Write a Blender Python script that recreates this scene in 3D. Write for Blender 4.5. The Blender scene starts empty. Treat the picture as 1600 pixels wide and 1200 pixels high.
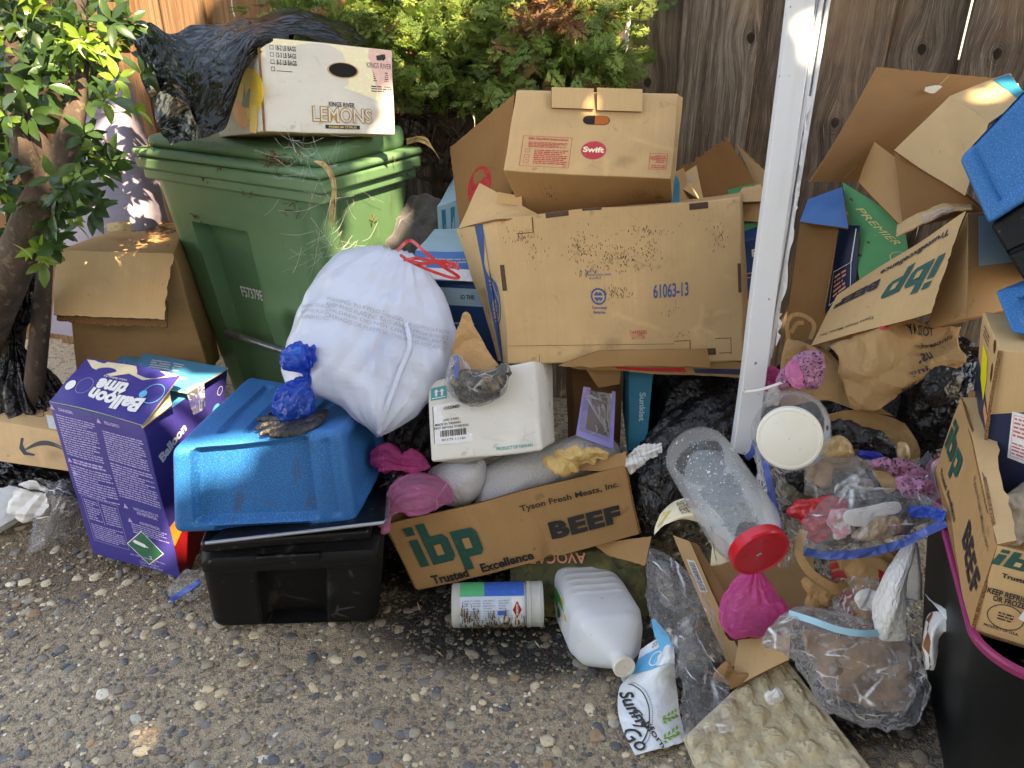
import bpy, bmesh, math, random
import numpy as np
from mathutils import Vector, noise as mnoise
random.seed(7); RNG = np.random.default_rng(7)
SC = bpy.context.scene
COL = SC.collection

# ------------------------------------------------------------------ camera
CAMZ = 1.4
F = 1200.0
PITCH = math.atan(0.5)
cc, ss = math.cos(PITCH), math.sin(PITCH)
cam_d = bpy.data.cameras.new('camera'); cam = bpy.data.objects.new('camera', cam_d); COL.objects.link(cam)
cam.location = (0, 0, CAMZ); cam.rotation_euler = (math.pi/2 - PITCH, 0, 0)
cam_d.sensor_width = 36; cam_d.lens = 36*F/1600.0; cam_d.clip_end = 200
SC.camera = cam
SC.render.resolution_x = 1024; SC.render.resolution_y = 768

# ------------------------------------------------------------------ sky, sun, exposure
SUN = Vector((0.30, -0.55, 0.85)).normalized()
elev = math.asin(SUN.z); azim = math.atan2(SUN.x, SUN.y)
wd = bpy.data.worlds.new('World'); SC.world = wd; wd.use_nodes = True
nt = wd.node_tree; bg = nt.nodes['Background']
sky = nt.nodes.new('ShaderNodeTexSky'); sky.sky_type = 'NISHITA'; sky.sun_disc = False
sky.sun_elevation = elev; sky.sun_rotation = azim
nt.links.new(sky.outputs[0], bg.inputs[0]); bg.inputs[1].default_value = 0.15
sl = bpy.data.lights.new('sun', 'SUN'); sl.energy = 3.4; sl.angle = math.radians(0.6); sl.color = (1, .95, .86)
so = bpy.data.objects.new('sun', sl); COL.objects.link(so)
so.rotation_euler = SUN.to_track_quat('Z', 'Y').to_euler(); so.location = (0, 0, 12)
vs = SC.view_settings; vs.view_transform = 'Standard'; vs.look = 'None'; vs.gamma = 1; vs.exposure = 2.65
vs.use_curve_mapping = False
vs.use_white_balance = True; vs.white_balance_temperature = 9600; vs.white_balance_tint = 14

# ------------------------------------------------------------------ geometry helpers
CAM = np.array([0, 0, CAMZ])
def ray(px, py): return np.array([(px-800)/F, cc+(600-py)/F*ss, -ss+(600-py)/F*cc])
def W(px, py, t): return CAM + ray(px, py)*t
def Z(px, py, z): r = ray(px, py); return CAM + r*((z-CAMZ)/r[2])
def Yp(px, py, Y): r = ray(px, py); return CAM + r*(Y/r[1])
def V3(*a): return np.array(a, float)
def nrm(a): return a/(np.linalg.norm(a, axis=-1, keepdims=True)+1e-12)

def wob(P, sc, seed=0, k=5):
    """smooth pseudo noise, vectorised, about -1..1"""
    r = np.random.default_rng(seed+11); P = np.asarray(P, float); h = np.zeros(P.shape[:-1])
    for i in range(k):
        n = r.normal(size=P.shape[-1]); n /= np.linalg.norm(n)
        m = r.normal(size=P.shape[-1]); m /= np.linalg.norm(m)
        f = sc*(1+.5*i)
        h += np.sin(P@n*f*6.28 + r.uniform(0, 6.28) + 1.4*np.sin(P@m*f*4.1+r.uniform(0, 6.28)))/(1+.4*i)
    return h/k*1.6
def crum(P, sc, seed=0, k=9):
    """faceted creases like crushed film or paper, about -.5..5"""
    r = np.random.default_rng(seed+5); P = np.asarray(P, float)
    sc = sc*1.7
    P = P + .5/sc*np.stack([wob(P, sc*.3, seed+i, 4) for i in range(3)], -1)
    h = np.zeros(P.shape[:-1]); tot = 0; k = k+3
    for i in range(k):
        n = nrm(r.normal(size=3)); f = sc*(1.25**i); a = 1/(1.2**i)*(.6+.4*np.clip(wob(P, sc*.3, seed+50+i, 2)*2+.5, 0, 1))
        x = (P@n*f + r.uniform(0, 9)); h += a*(np.abs(x % 2-1)**.8-.55); tot += 1/(1.2**i)
    return h/tot*2.2

def fold(P, sc, seed=0, k=4):
    """few long straight sharp folds, like creased paper"""
    r = np.random.default_rng(seed+9); P = np.asarray(P, float); h = np.zeros(P.shape[:-1]); tot = 0
    for i in range(k):
        n = nrm(r.normal(size=3)); f = sc*(1.7**i); a = 1/(1.6**i); m = nrm(r.normal(size=3))
        x = P@n*f + r.uniform(0, 9) + .5*np.abs((P@m*f*.6) % 2-1); h += a*(np.abs(x % 2-1)-.5); tot += a
    return h/tot*2
class MB:
    def __init__(s): s.V = []; s.L = []; s.F = []; s.M = []; s.n = 0
    def add(s, V, Fc, mi=0, lc=None):
        V = np.asarray(V, float).reshape(-1, 3)
        s.V.append(V); s.L.append(V.copy() if lc is None else np.asarray(lc, float).reshape(-1, 3))
        o = s.n
        if isinstance(mi, int): s.M += [mi]*len(Fc)
        else: s.M += list(mi)
        s.F += [tuple(int(i)+o for i in f) for f in Fc]; s.n += len(V); return s
    def xf(s, fn): s.V = [fn(v) for v in s.V]; return s
    def merge(s, o):
        for f, m in zip(o.F, o.M): s.F.append(tuple(i+s.n for i in f)); s.M.append(m)
        s.V += o.V; s.L += o.L; s.n += o.n; return s
    def build(s, name, mats, parent=None, angle=35, origin=None, flat=False):
        V = np.concatenate(s.V); L = np.concatenate(s.L)
        if parent is not None: o = np.array(parent.location)
        elif origin is not None: o = np.array(origin)
        else: o = V3((V[:, 0].min()+V[:, 0].max())/2, (V[:, 1].min()+V[:, 1].max())/2, V[:, 2].min())
        me = bpy.data.meshes.new(name); me.from_pydata((V-o).tolist(), [], s.F)
        me.polygons.foreach_set('material_index', s.M)
        at = me.attributes.new('lc', 'FLOAT_VECTOR', 'POINT'); at.data.foreach_set('vector', L.astype(np.float32).ravel())
        for m in (mats if isinstance(mats, (list, tuple)) else [mats]): me.materials.append(m)
        if not flat:
            me.polygons.foreach_set('use_smooth', [True]*len(me.polygons))
            if angle < 180: me.set_sharp_from_angle(angle=math.radians(angle))
        me.validate(); me.update()
        ob = bpy.data.objects.new(name, me); COL.objects.link(ob)
        if parent is not None: ob.parent = parent
        else: ob.location = o
        return ob

def gridF(nu, nv, cu=False, off=0):
    f = []
    for i in range(nu-1 if not cu else nu):
        for j in range(nv-1):
            a = i*nv+j; b = ((i+1) % nu)*nv+j
            f.append((a+off, b+off, b+1+off, a+1+off))
    return f

def tag(o, label, cat, group=None, kind=None):
    if label: o['label'] = label
    if cat: o['category'] = cat
    if group: o['group'] = group
    if kind: o['kind'] = kind
    return o
def thing(name, label, cat, at, group=None):
    o = bpy.data.objects.new(name, None); COL.objects.link(o); o.empty_display_size = .05
    o.location = [float(x) for x in at]; return tag(o, label, cat, group)

# frames on a box of size (w,d,h), corner origin
def frame(face, D):
    w, d, h = D
    return {'F': (V3(0, 0, 0), V3(1, 0, 0), V3(0, 0, 1), V3(0, -1, 0), w, h),
            'T': (V3(0, 0, h), V3(1, 0, 0), V3(0, 1, 0), V3(0, 0, 1), w, d),
            'R': (V3(w, 0, 0), V3(0, 1, 0), V3(0, 0, 1), V3(1, 0, 0), d, h),
            'L': (V3(0, d, 0), V3(0, -1, 0), V3(0, 0, 1), V3(-1, 0, 0), d, h),
            'D': (V3(0, d, 0), V3(1, 0, 0), V3(0, -1, 0), V3(0, 0, -1), w, d)}[face]
def boxmap(face, D, off=.0012):
    o, u, v, n, w, h = frame(face, D)
    def fn(uv, k=1.0):
        uv = np.asarray(uv, float)
        return o + uv[:, :1]*w*u + uv[:, 1:2]*h*v + n*off*k
    fn.size = (w, h); return fn
def surfmap(S, size, off=.0012):
    def fn(uv, k=1.0):
        uv = np.asarray(uv, float); e = 1e-3
        p = S(uv[:, 0], uv[:, 1]); n = nrm(np.cross(S(uv[:, 0]+e, uv[:, 1])-p, S(uv[:, 0], uv[:, 1]+e)-p))
        s = np.sign(((CAM-p)*n).sum(-1, keepdims=True)); s = np.sign(s.sum()) or 1
        return p + n*s*off*k
    fn.size = size; return fn

_tc = {}
def textmesh(s, bold=0.0, shear=0.0, space=1.0):
    k = (s, bold, shear, space)
    if k not in _tc:
        cu = bpy.data.curves.new('t', 'FONT'); cu.body = s; cu.size = 1; cu.offset = bold; cu.shear = shear
        cu.space_character = space; cu.resolution_u = 3; cu.align_x = 'CENTER'; cu.align_y = 'CENTER'
        ob = bpy.data.objects.new('t', cu); me = bpy.data.meshes.new_from_object(ob)
        V = np.array([v.co[:2] for v in me.vertices]).reshape(-1, 2); Fc = [tuple(p.vertices) for p in me.polygons]
        bpy.data.objects.remove(ob); bpy.data.curves.remove(cu); bpy.data.meshes.remove(me)
        mn, mx = V.min(0), V.max(0); V = V-(mn+mx)/2
        _tc[k] = (V, Fc, mx-mn)
    return _tc[k]
def text(mb, fn, s, cu, cv, h, w=None, rot=0, bold=0.0, shear=0.0, mi=1, k=1.0, space=1.0, arc=0, flip=False):
    """text centred at (cu,cv) of a face, cap height h metres, total width w metres"""
    V, Fc, sz = textmesh(s, bold, shear, space); V = V.copy()
    sy = h/sz[1]; sx = (w/sz[0]) if w else sy
    V = V*[sx, sy]
    if arc:
        x = V[:, 0]; V[:, 1] = V[:, 1] + arc*(x/(abs(x).max()+1e-9))**2
    if flip: V[:, 0] *= -1
    a = math.radians(rot); V = V@np.array([[math.cos(a), math.sin(a)], [-math.sin(a), math.cos(a)]])
    W_, H_ = fn.size
    uv = V/[W_, H_]+[cu, cv]; P = fn(uv, k)
    mb.add(P, Fc, mi); return mb
def poly(mb, fn, pts, mi=1, k=.8, rot=0, c=None, sc=None):
    """polygon; pts in face uv, or metres about centre c when c is given"""
    P = np.array(pts, float)
    if c is not None:
        if rot: a = math.radians(rot); P = P@np.array([[math.cos(a), math.sin(a)], [-math.sin(a), math.cos(a)]])
        P = P*(sc or 1)/list(fn.size)+list(c)
    mb.add(fn(P, k), [tuple(range(len(P)))], mi); return mb
def disc(mb, fn, cu, cv, r, mi=1, k=.8, ry=None, n=28):
    a = np.linspace(0, 2*np.pi, n, endpoint=False)
    return poly(mb, fn, np.stack([np.cos(a)*r, np.sin(a)*(ry or r)], -1), mi, k, c=(cu, cv))
def ring(mb, fn, cu, cv, r, th, mi=1, k=.9, ry=None, n=28, a0=0, a1=360):
    ry = ry or r; full = a1-a0 >= 360
    a = np.radians(np.linspace(a0, a1, n, endpoint=not full)); W_, H_ = fn.size
    o = np.stack([cu+np.cos(a)*r/W_, cv+np.sin(a)*ry/H_], -1); i = np.stack([cu+np.cos(a)*(r-th)/W_, cv+np.sin(a)*(ry-th)/H_], -1)
    P = fn(np.concatenate([o, i]), k); m = n if full else n-1
    mb.add(P, [(j, (j+1) % n, n+(j+1) % n, n+j) for j in range(m)], mi); return mb
def rect(mb, fn, u0, v0, u1, v1, mi=1, k=.6, n=1):
    U = np.linspace(u0, u1, n+1); P = np.array([(u, v) for u in U for v in (v0, v1)])
    mb.add(fn(P, k), [(2*i, 2*i+2, 2*i+3, 2*i+1) for i in range(n)], mi); return mb
def box_outline(mb, fn, u0, v0, u1, v1, th, mi=1, k=.8):
    W_, H_ = fn.size; a, b = th/W_, th/H_
    rect(mb, fn, u0, v0, u1, v0+b, mi, k); rect(mb, fn, u0, v1-b, u1, v1, mi, k)
    rect(mb, fn, u0, v0+b, u0+a, v1-b, mi, k); rect(mb, fn, u1-a, v0+b, u1, v1-b, mi, k)
def micro(mb, fn, u0, v0, u1, v1, lines, mi=1, k=.8, seed=0, fill=.55, last=.6):
    """lines of print too small to read"""
    r = random.Random(seed); dv = (v1-v0)/lines; W_, H_ = fn.size
    P = []; Fc = []
    for i in range(lines):
        y = v1-(i+.5)*dv; u = u0; end = u1 if r.random() < .75 else u0+(u1-u0)*r.uniform(last, 1)
        while u < end:
            l = r.uniform(.6, 3.2)*abs(dv*H_)/W_*.9; e = min(u+l, end)
            hh = dv*fill/2*r.uniform(.75, 1)
            j = len(P); P += [(u, y-hh), (e, y-hh), (e, y+hh), (u, y+hh)]; Fc.append((j, j+1, j+2, j+3))
            u = e+abs(dv*H_)/W_*.32
    mb.add(fn(P, k), Fc, mi); return mb
def barcode(mb, fn, u0, v0, u1, v1, mi=1, seed=0, n=40):
    r = random.Random(seed); u = u0
    while u < u1:
        w = r.choice([1, 1, 2, 3])*(u1-u0)/n/1.6; rect(mb, fn, u, v0, min(u+w, u1), v1, mi, 1.2); u += w+r.choice([1, 1, 2])*(u1-u0)/n/1.6

def rbox(D, r=.004, n=14, mi=0):
    """box with softly rounded edges, corner at origin"""
    D = np.array(D, float); mb = MB(); allP = []; allF = []; off = 0
    def par(L): e = min(r/L, .2); return np.concatenate([[0, e*.3, e*.65, e], np.linspace(e, 1-e, n)[1:-1], [1-e, 1-e*.65, 1-e*.3, 1]])
    for ax in range(3):
        a, b = [(1, 2), (2, 0), (0, 1)][ax]
        pa, pb = par(D[a]), par(D[b])
        for side in (0, 1):
            A, B = np.meshgrid(pa, pb, indexing='ij'); P = np.zeros(A.shape+(3,)); P[..., a] = A*D[a]; P[..., b] = B*D[b]; P[..., ax] = side*D[ax]
            f = gridF(len(pa), len(pb), off=off)
            if not side: f = [q[::-1] for q in f]
            allP.append(P.reshape(-1, 3)); allF += f; off += A.size
    P = np.concatenate(allP); q, idx, inv = np.unique(np.round(P, 6), axis=0, return_index=True, return_inverse=True)
    inv = inv.ravel(); P = P[idx]; lc = P.copy()
    q = np.clip(P, r, D-r); d = P-q; l = np.linalg.norm(d, axis=1, keepdims=True); P = q+d/np.maximum(l, 1e-9)*np.minimum(r, np.where(l > 0, r, 0))
    mb.add(P, [tuple(inv[i] for i in f) for f in allF], mi, lc); return mb

# corner order LFD RFD RBD LBD LFU RFU RBU LBU
def dims_of(H):
    e = lambda a, b: np.linalg.norm(H[a]-H[b])
    return ((e(0, 1)+e(4, 5)+e(3, 2)+e(7, 6))/4, (e(0, 3)+e(1, 2)+e(4, 7)+e(5, 6))/4, (e(0, 4)+e(1, 5)+e(2, 6)+e(3, 7))/4)
def tri(H, D):
    H = np.array(H); D = np.array(D)
    def fn(P):
        u, v, w = [(P[:, i]/D[i])[:, None] for i in range(3)]
        return ((1-u)*(1-v)*(1-w)*H[0]+u*(1-v)*(1-w)*H[1]+u*v*(1-w)*H[2]+(1-u)*v*(1-w)*H[3]
                + (1-u)*(1-v)*w*H[4]+u*(1-v)*w*H[5]+u*v*w*H[6]+(1-u)*v*w*H[7])
    return fn
def hexa(LFD, RFD, LFU, RFU, back=None, LBU=None, RBU=None, LBD=None, RBD=None):
    """eight corners from the front four and a vector (or known corners) going back"""
    if back is None:
        vs_ = [b-a for a, b in ((LFU, LBU), (RFU, RBU), (LFD, LBD), (RFD, RBD)) if b is not None]; back = sum(vs_)/len(vs_)
    g = lambda a, b: b if b is not None else a+back
    return [LFD, RFD, g(RFD, RBD), g(LFD, LBD), LFU, RFU, g(RFU, RBU), g(LFU, LBU)]
def dentfn(amp, sc, seed):
    def fn(P):
        q = P*1.0
        for i in range(3): q[:, i] += amp*wob(P, sc, seed+31*i, 4)
        return q
    return fn
def inset(P, ax, side, D, rect_, depth, soft=.01, oth=None):
    """push a rectangular area of one face of a box inwards"""
    a, b = [(1, 2), (0, 2), (0, 1)][ax]; u0, v0, u1, v1 = rect_
    s = lambda x: np.clip(x/soft+.5, 0, 1)
    m = s(P[:, a]-u0)*s(u1-P[:, a])*s(P[:, b]-v0)*s(v1-P[:, b])
    m = m*m*(3-2*m)
    on = np.abs(P[:, ax]-(D[ax] if side else 0)) < .012
    P = P.copy(); P[:, ax] += np.where(on, m*depth*(-1 if side else 1), 0); return P

def quadS(a, b, c, d, bulge=0, sag=0, nz=0, seed=0, sc=3.0, curl=None):
    a, b, c, d = [np.asarray(x, float) for x in (a, b, c, d)]
    n = nrm(np.cross(b-a, d-a)); n = n if (CAM-a)@n > 0 else -n
    lu, lv = np.linalg.norm(b-a), np.linalg.norm(d-a)
    def S(u, v):
        u = np.asarray(u, float)[..., None]; v = np.asarray(v, float)[..., None]
        p = a*(1-u)*(1-v)+b*u*(1-v)+c*u*v+d*(1-u)*v
        h = bulge*4*u*(1-u)*4*v*(1-v) + sag*4*u*(1-u)
        if nz:
            q = np.concatenate([u*lu, v*lv, 0*u], -1); h = h + nz*wob(q, sc, seed, 4)[..., None]
        if curl: h = h + curl(u, v)
        return p+n*h
    S.size = (lu, lv); S.n = n
    return S
def gridS(S, nu, nv, tear=None, seed=0):
    U, V_ = np.meshgrid(np.linspace(0, 1, nu), np.linspace(0, 1, nv), indexing='ij')
    if tear:
        r = np.random.default_rng(seed)
        def tn(n): x = np.cumsum(r.normal(0, 1, n)); x -= np.linspace(x[0], x[-1], n); return x/(abs(x).max()+1e-9)*.6+r.normal(0, .25, n)
        for sd, am in tear.items():
            if sd == 'v1': V_ = V_*(1+am*tn(nu)[:, None]*V_)
            if sd == 'v0': V_ = 1-(1-V_)*(1+am*tn(nu)[:, None]*(1-V_))
            if sd == 'u1': U = U*(1+am*tn(nv)[None]*U)
            if sd == 'u0': U = 1-(1-U)*(1+am*tn(nv)[None]*(1-U))
    lc = np.stack([U*S.size[0], V_*S.size[1], 0*U], -1)
    return S(U, V_), lc
def sheet(mb, P, lc, th=.004, ms=(0, 0, 0), mask=None):
    nu, nv = P.shape[:2]
    du = np.gradient(P, axis=0); dv = np.gradient(P, axis=1); n = nrm(np.cross(du, dv))
    c = P.mean((0, 1)); 
    if ((CAM-c)*n.mean((0, 1))).sum() < 0: n = -n; flip = True
    else: flip = False
    B = P-n*th; N = nu*nv
    f = [q for q in gridF(nu, nv)]
    if mask is not None:
        kk = [(i, j) for i in range(nu-1) for j in range(nv-1)]; f = [q for q, (i, j) in zip(f, kk) if mask(i/(nu-1), j/(nv-1))]
    fb = [tuple(x+N for x in q[::-1]) for q in f]
    if flip: f = [q[::-1] for q in f]; fb = [q[::-1] for q in fb]
    # boundary edges
    from collections import defaultdict
    ec = defaultdict(int)
    for q in f:
        for a, b in zip(q, q[1:]+q[:1]): ec[(min(a, b), max(a, b))] += 1
    fe = []
    for q in f:
        for a, b in zip(q, q[1:]+q[:1]):
            if ec[(min(a, b), max(a, b))] == 1: fe.append((b, a, a+N, b+N))
    mb.add(np.concatenate([P.reshape(-1, 3), B.reshape(-1, 3)]), f+fb+fe, [ms[0]]*len(f)+[ms[1]]*len(fb)+[ms[2]]*len(fe),
           np.concatenate([lc.reshape(-1, 3), lc.reshape(-1, 3)+[0, 0, .004]]))
    return mb
def flap(a, b, c, d, th=.004, n=(16, 16), ms=(0, 0, 1), tear=None, seed=0, mb=None, mask=None, **k):
    S = quadS(a, b, c, d, seed=seed, **k); P, lc = gridS(S, n[0], n[1], tear, seed)
    mb = mb or MB(); sheet(mb, P, lc, th, ms, mask); mb.S = surfmap(S, S.size); return mb

def cr(P, n, closed=False):
    """Catmull-Rom resample along axis 0 to n samples"""
    P = np.asarray(P, float); m = len(P)
    t = np.linspace(0, m if closed else m-1, n, endpoint=not closed); i = np.floor(t).astype(int)
    if not closed: i = np.minimum(i, m-2)
    f = (t-i).reshape((-1,)+(1,)*(P.ndim-1))
    if closed: g = lambda k: P[(i+k) % m]
    else:
        Q = np.concatenate([[2*P[0]-P[1]], P, [2*P[-1]-P[-2]]]); g = lambda k: Q[np.clip(i+k+1, 0, m+1)]
    p0, p1, p2, p3 = g(-1), g(0), g(1), g(2)
    return .5*((2*p1)+(-p0+p2)*f+(2*p0-5*p1+4*p2-p3)*f*f+(-p0+3*p1-3*p2+p3)*f**3)
def vnormals(V, Fc):
    n = np.zeros_like(V)
    q = np.array([f for f in Fc if len(f) == 4]); 
    if len(q):
        c = np.cross(V[q[:, 2]]-V[q[:, 0]], V[q[:, 3]]-V[q[:, 1]])
        for k in range(4): np.add.at(n, q[:, k], c)
    t = np.array([f for f in Fc if len(f) == 3])
    if len(t):
        c = np.cross(V[t[:, 1]]-V[t[:, 0]], V[t[:, 2]]-V[t[:, 0]])
        for k in range(3): np.add.at(n, t[:, k], c)
    return nrm(n)
def drape(ctrl, nu=60, nv=60, amp=.01, sc=8, seed=0, mb=None, mi=0, th=0, smooth_amp=0, mask=None, edge=0, kf=0):
    """sheet of film, cloth or paper through a grid of control points"""
    C = np.array(ctrl, float); P = cr(C, nu); P = np.swapaxes(cr(np.swapaxes(P, 0, 1), nv), 0, 1)
    du = np.gradient(P, axis=0); dv = np.gradient(P, axis=1); n = nrm(np.cross(du, dv))
    cf = (lambda a, b_, c_: fold(a, b_, c_, kf)) if kf else crum
    h = amp*cf(P, sc, seed)+smooth_amp*wob(P, sc*.25, seed)
    P0 = P; P = P+n*h[..., None]
    P = P + (amp*.5)*np.stack([cf(P0, sc*.8, seed+7*i+3) for i in range(3)], -1)
    if edge:
        r = wob(P0, sc*.9, seed+77, 5); U = np.linspace(0, 1, nu)[:, None]; V_ = np.linspace(0, 1, nv)[None]
        P = P + edge*(r*(np.clip(abs(U-.5)*2-.85, 0, 1)+np.clip(abs(V_-.5)*2-.85, 0, 1))/.15)[..., None]*nrm(P0-P0.mean((0, 1)))
    lu = np.linalg.norm(C[0, 0]-C[-1, 0]); lv = np.linalg.norm(C[0, 0]-C[0, -1])
    U, V_ = np.meshgrid(np.linspace(0, lu, nu), np.linspace(0, lv, nv), indexing='ij')
    mb = mb or MB(); lc = np.stack([U, V_, 0*U], -1)
    if th: sheet(mb, P, lc, th, (mi, mi, mi), mask)
    else:
        f = gridF(nu, nv)
        if mask: kk = [(i, j) for i in range(nu-1) for j in range(nv-1)]; f = [q for q, (i, j) in zip(f, kk) if mask(i/(nu-1), j/(nv-1))]
        mb.add(P, f, mi, lc)
    def S(u, v):
        x = np.clip(np.asarray(u)*(nu-1), 0, nu-1.001); y = np.clip(np.asarray(v)*(nv-1), 0, nv-1.001); i = x.astype(int); j = y.astype(int)
        fx = (x-i)[..., None]; fy = (y-j)[..., None]
        return P[i, j]*(1-fx)*(1-fy)+P[i+1, j]*fx*(1-fy)+P[i+1, j+1]*fx*fy+P[i, j+1]*(1-fx)*fy
    mb.S = surfmap(S, (lu, lv), .003); return mb
def puff(outline, t=2.0, ax=0, ay=0, thick=.04, back=None, amp=.01, sc=10, seed=0, nr=22, na=90, centre=None, power=.5, mb=None, mi=0, smooth=True, lump=0, lsc=4, kf=0):
    """closed cushion-like body from a traced outline [(px,py),...] placed at depth t"""
    o = np.array([p[:2] for p in outline], float); c0 = np.array(centre) if centre else o.mean(0)
    tt = lambda p: t+ax*(p[..., 0]-c0[0])/1000+ay*(p[..., 1]-c0[1])/1000
    B = cr(o, na, True) if smooth else np.concatenate([np.linspace(o[i], o[(i+1) % len(o)], max(2, int(round(na/len(o)))), endpoint=False) for i in range(len(o))])
    na = len(B)
    s = np.sin(np.linspace(0, 1, nr)*np.pi/2)
    P2 = c0+(B-c0)[:, None]*s[None, :, None]
    T = tt(P2); R_ = np.stack([(P2[..., 0]-800)/F, cc+(600-P2[..., 1])/F*ss, -ss+(600-P2[..., 1])/F*cc], -1)
    P = CAM+R_*T[..., None]; dirn = nrm(ray(*c0)); prof = (1-s**2)**power
    back = thick if back is None else back
    mb = mb or MB(); Pf = P-dirn*thick*prof[None, :, None]; Pb = P+dirn*back*prof[None, :, None]
    # weld: front grid columns 0..nr-1 (centre..edge), back reuses the edge
    Vf = Pf.reshape(-1, 3); Vb = Pb[:, :-1].reshape(-1, 3); n0 = len(Vf)
    f = [q for q in gridF(na, nr, True)]
    fb = []
    idx = lambda i, j: (i % na)*nr+j if j == nr-1 else n0+(i % na)*(nr-1)+j
    for i in range(na):
        for j in range(nr-1): fb.append((idx(i, j), idx(i, j+1), idx(i+1, j+1), idx(i+1, j)))
    V = np.concatenate([Vf, Vb]); Fc = f+fb
    N = vnormals(V, Fc)
    cm = V[:n0].mean(0)
    if ((V-V.mean(0))*N).sum() < 0: N = -N; Fc = [q[::-1] for q in Fc]
    h = amp*(fold(V, sc, seed, kf) if kf else crum(V, sc, seed))+(lump*wob(V, lsc, seed+3) if lump else 0)
    lc = V-V.mean(0)
    V = V+N*h[:, None]
    # fuse the centre fan
    for base, st in ((0, nr), (n0, nr-1)):
        k = base+np.arange(na)*st; V[k] = V[k].mean(0)
    mb.add(V, Fc, mi, lc)
    # surface map for print on the front: uv over the bounding box of the outline
    mn, mx = o.min(0), o.max(0)
    Pg = V[:n0].reshape(na, nr, 3)
    def S(u, v):
        q = np.stack([mn[0]+np.asarray(u)*(mx[0]-mn[0]), mx[1]-np.asarray(v)*(mx[1]-mn[1])], -1)
        a = np.arctan2(q[..., 1]-c0[1], q[..., 0]-c0[0]); A = np.arctan2(B[:, 1]-c0[1], B[:, 0]-c0[0])
        out = []
        for qa, qq in zip(np.atleast_1d(a), q.reshape(-1, 2)):
            d = np.abs((A-qa+np.pi) % (2*np.pi)-np.pi); i = int(d.argmin()); rr = np.linalg.norm(qq-c0)/np.linalg.norm(B[i]-c0)
            rr = min(rr, 1); x = math.asin(rr)/(math.pi/2)*(nr-1); j = min(int(x), nr-2); fx = x-j
            i2 = (i+1) % na if ((A[(i+1) % na]-qa+np.pi) % (2*np.pi)-np.pi)*((A[i]-qa+np.pi) % (2*np.pi)-np.pi) < 0 else (i-1) % na
            d2 = d[i2]; wi = d2/(d[i]+d2+1e-9)
            out.append((Pg[i, j]*(1-fx)+Pg[i, j+1]*fx)*wi+(Pg[i2, j]*(1-fx)+Pg[i2, j+1]*fx)*(1-wi))
        return np.array(out)
    w_, h_ = (mx-mn)*t/F
    mb.S = lambda uv, k=1.0: S(np.asarray(uv)[:, 0], np.asarray(uv)[:, 1])-dirn*.004*k
    mb.S.size = (w_, h_)
    return mb
def loft(pts, r1, r2=None, ns=72, na=96, pleat=None, amp=.006, sc=10, seed=0, mb=None, mi=0, ca=None):
    """closed bag-like body lofted along pts; pleat(s,theta)-> radial factor"""
    pts = np.array(pts, float); r2 = r2 or r1
    Pc = cr(pts, ns); a = cr(np.array(r1)[:, None], ns)[:, 0].clip(.0008); b = cr(np.array(r2)[:, None], ns)[:, 0].clip(.0008)
    T = nrm(np.gradient(Pc, axis=0)); vd = nrm(Pc-CAM); e1 = nrm(np.cross(T, vd)); e2 = nrm(np.cross(T, e1))
    th = np.linspace(0, 2*np.pi, na, endpoint=False)[None]; s = np.linspace(0, 1, ns)[:, None]
    k = pleat(s, th) if pleat else 1.0
    P = Pc[:, None]+(np.cos(th)*a[:, None]*k)[..., None]*e1[:, None]+(np.sin(th)*b[:, None]*k)[..., None]*e2[:, None]
    V = P.swapaxes(0, 1).reshape(-1, 3); Fc = gridF(na, ns, True)
    N = vnormals(V, Fc)
    if ((V-np.tile(Pc, (na, 1)))*N).sum() < 0: N = -N; Fc = [q[::-1] for q in Fc]
    lc = V-V.mean(0); w = np.tile(np.minimum(a, b)/max(a.max(), 1e-6), na)
    V = V+N*(amp*crum(V, sc, seed)*np.clip(w*2, .12, 1))[:, None]
    mb = mb or MB(); mb.add(V, Fc, mi, lc); return mb
def tube(mb, pts, r, n=10, m=8, mi=0, closed=False, cap=True):
    P = cr(np.array(pts, float), n*len(pts) if n > 1 else len(pts), closed) if n > 1 else np.array(pts, float)
    K = len(P); T = nrm(np.gradient(P, axis=0)); up = V3(.13, .21, .97)
    e1 = nrm(np.cross(T, up)); e2 = np.cross(T, e1)
    r_ = np.interp(np.linspace(0, 1, K), np.linspace(0, 1, len(np.atleast_1d(r))), np.atleast_1d(r)) if np.ndim(r) else np.full(K, r)
    th = np.linspace(0, 2*np.pi, m, endpoint=False)
    V = P[None]+r_[None, :, None]*(np.cos(th)[:, None, None]*e1[None]+np.sin(th)[:, None, None]*e2[None])
    f = gridF(m, K, True)
    if cap: f += [tuple(i*K for i in range(m)), tuple(i*K+K-1 for i in range(m))[::-1]]
    mb.add(V.reshape(-1, 3), f, mi); return mb
def ribbon(mb, pts, w, up, n=12, mi=0, th=0):
    P = cr(np.array(pts, float), n*len(pts)); T = nrm(np.gradient(P, axis=0)); s = nrm(np.cross(T, np.asarray(up, float)))*w/2
    G = np.stack([P-s, P+s], 1); L = np.linspace(0, np.linalg.norm(np.diff(P, axis=0), axis=1).sum(), len(P))
    lc = np.stack([np.stack([L, 0*L, 0*L], -1), np.stack([L, 0*L+w, 0*L], -1)], 1)
    if th: sheet(mb, G, lc, th, (mi, mi, mi))
    else: mb.add(G, gridF(len(P), 2), mi, lc)
    return mb
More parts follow.
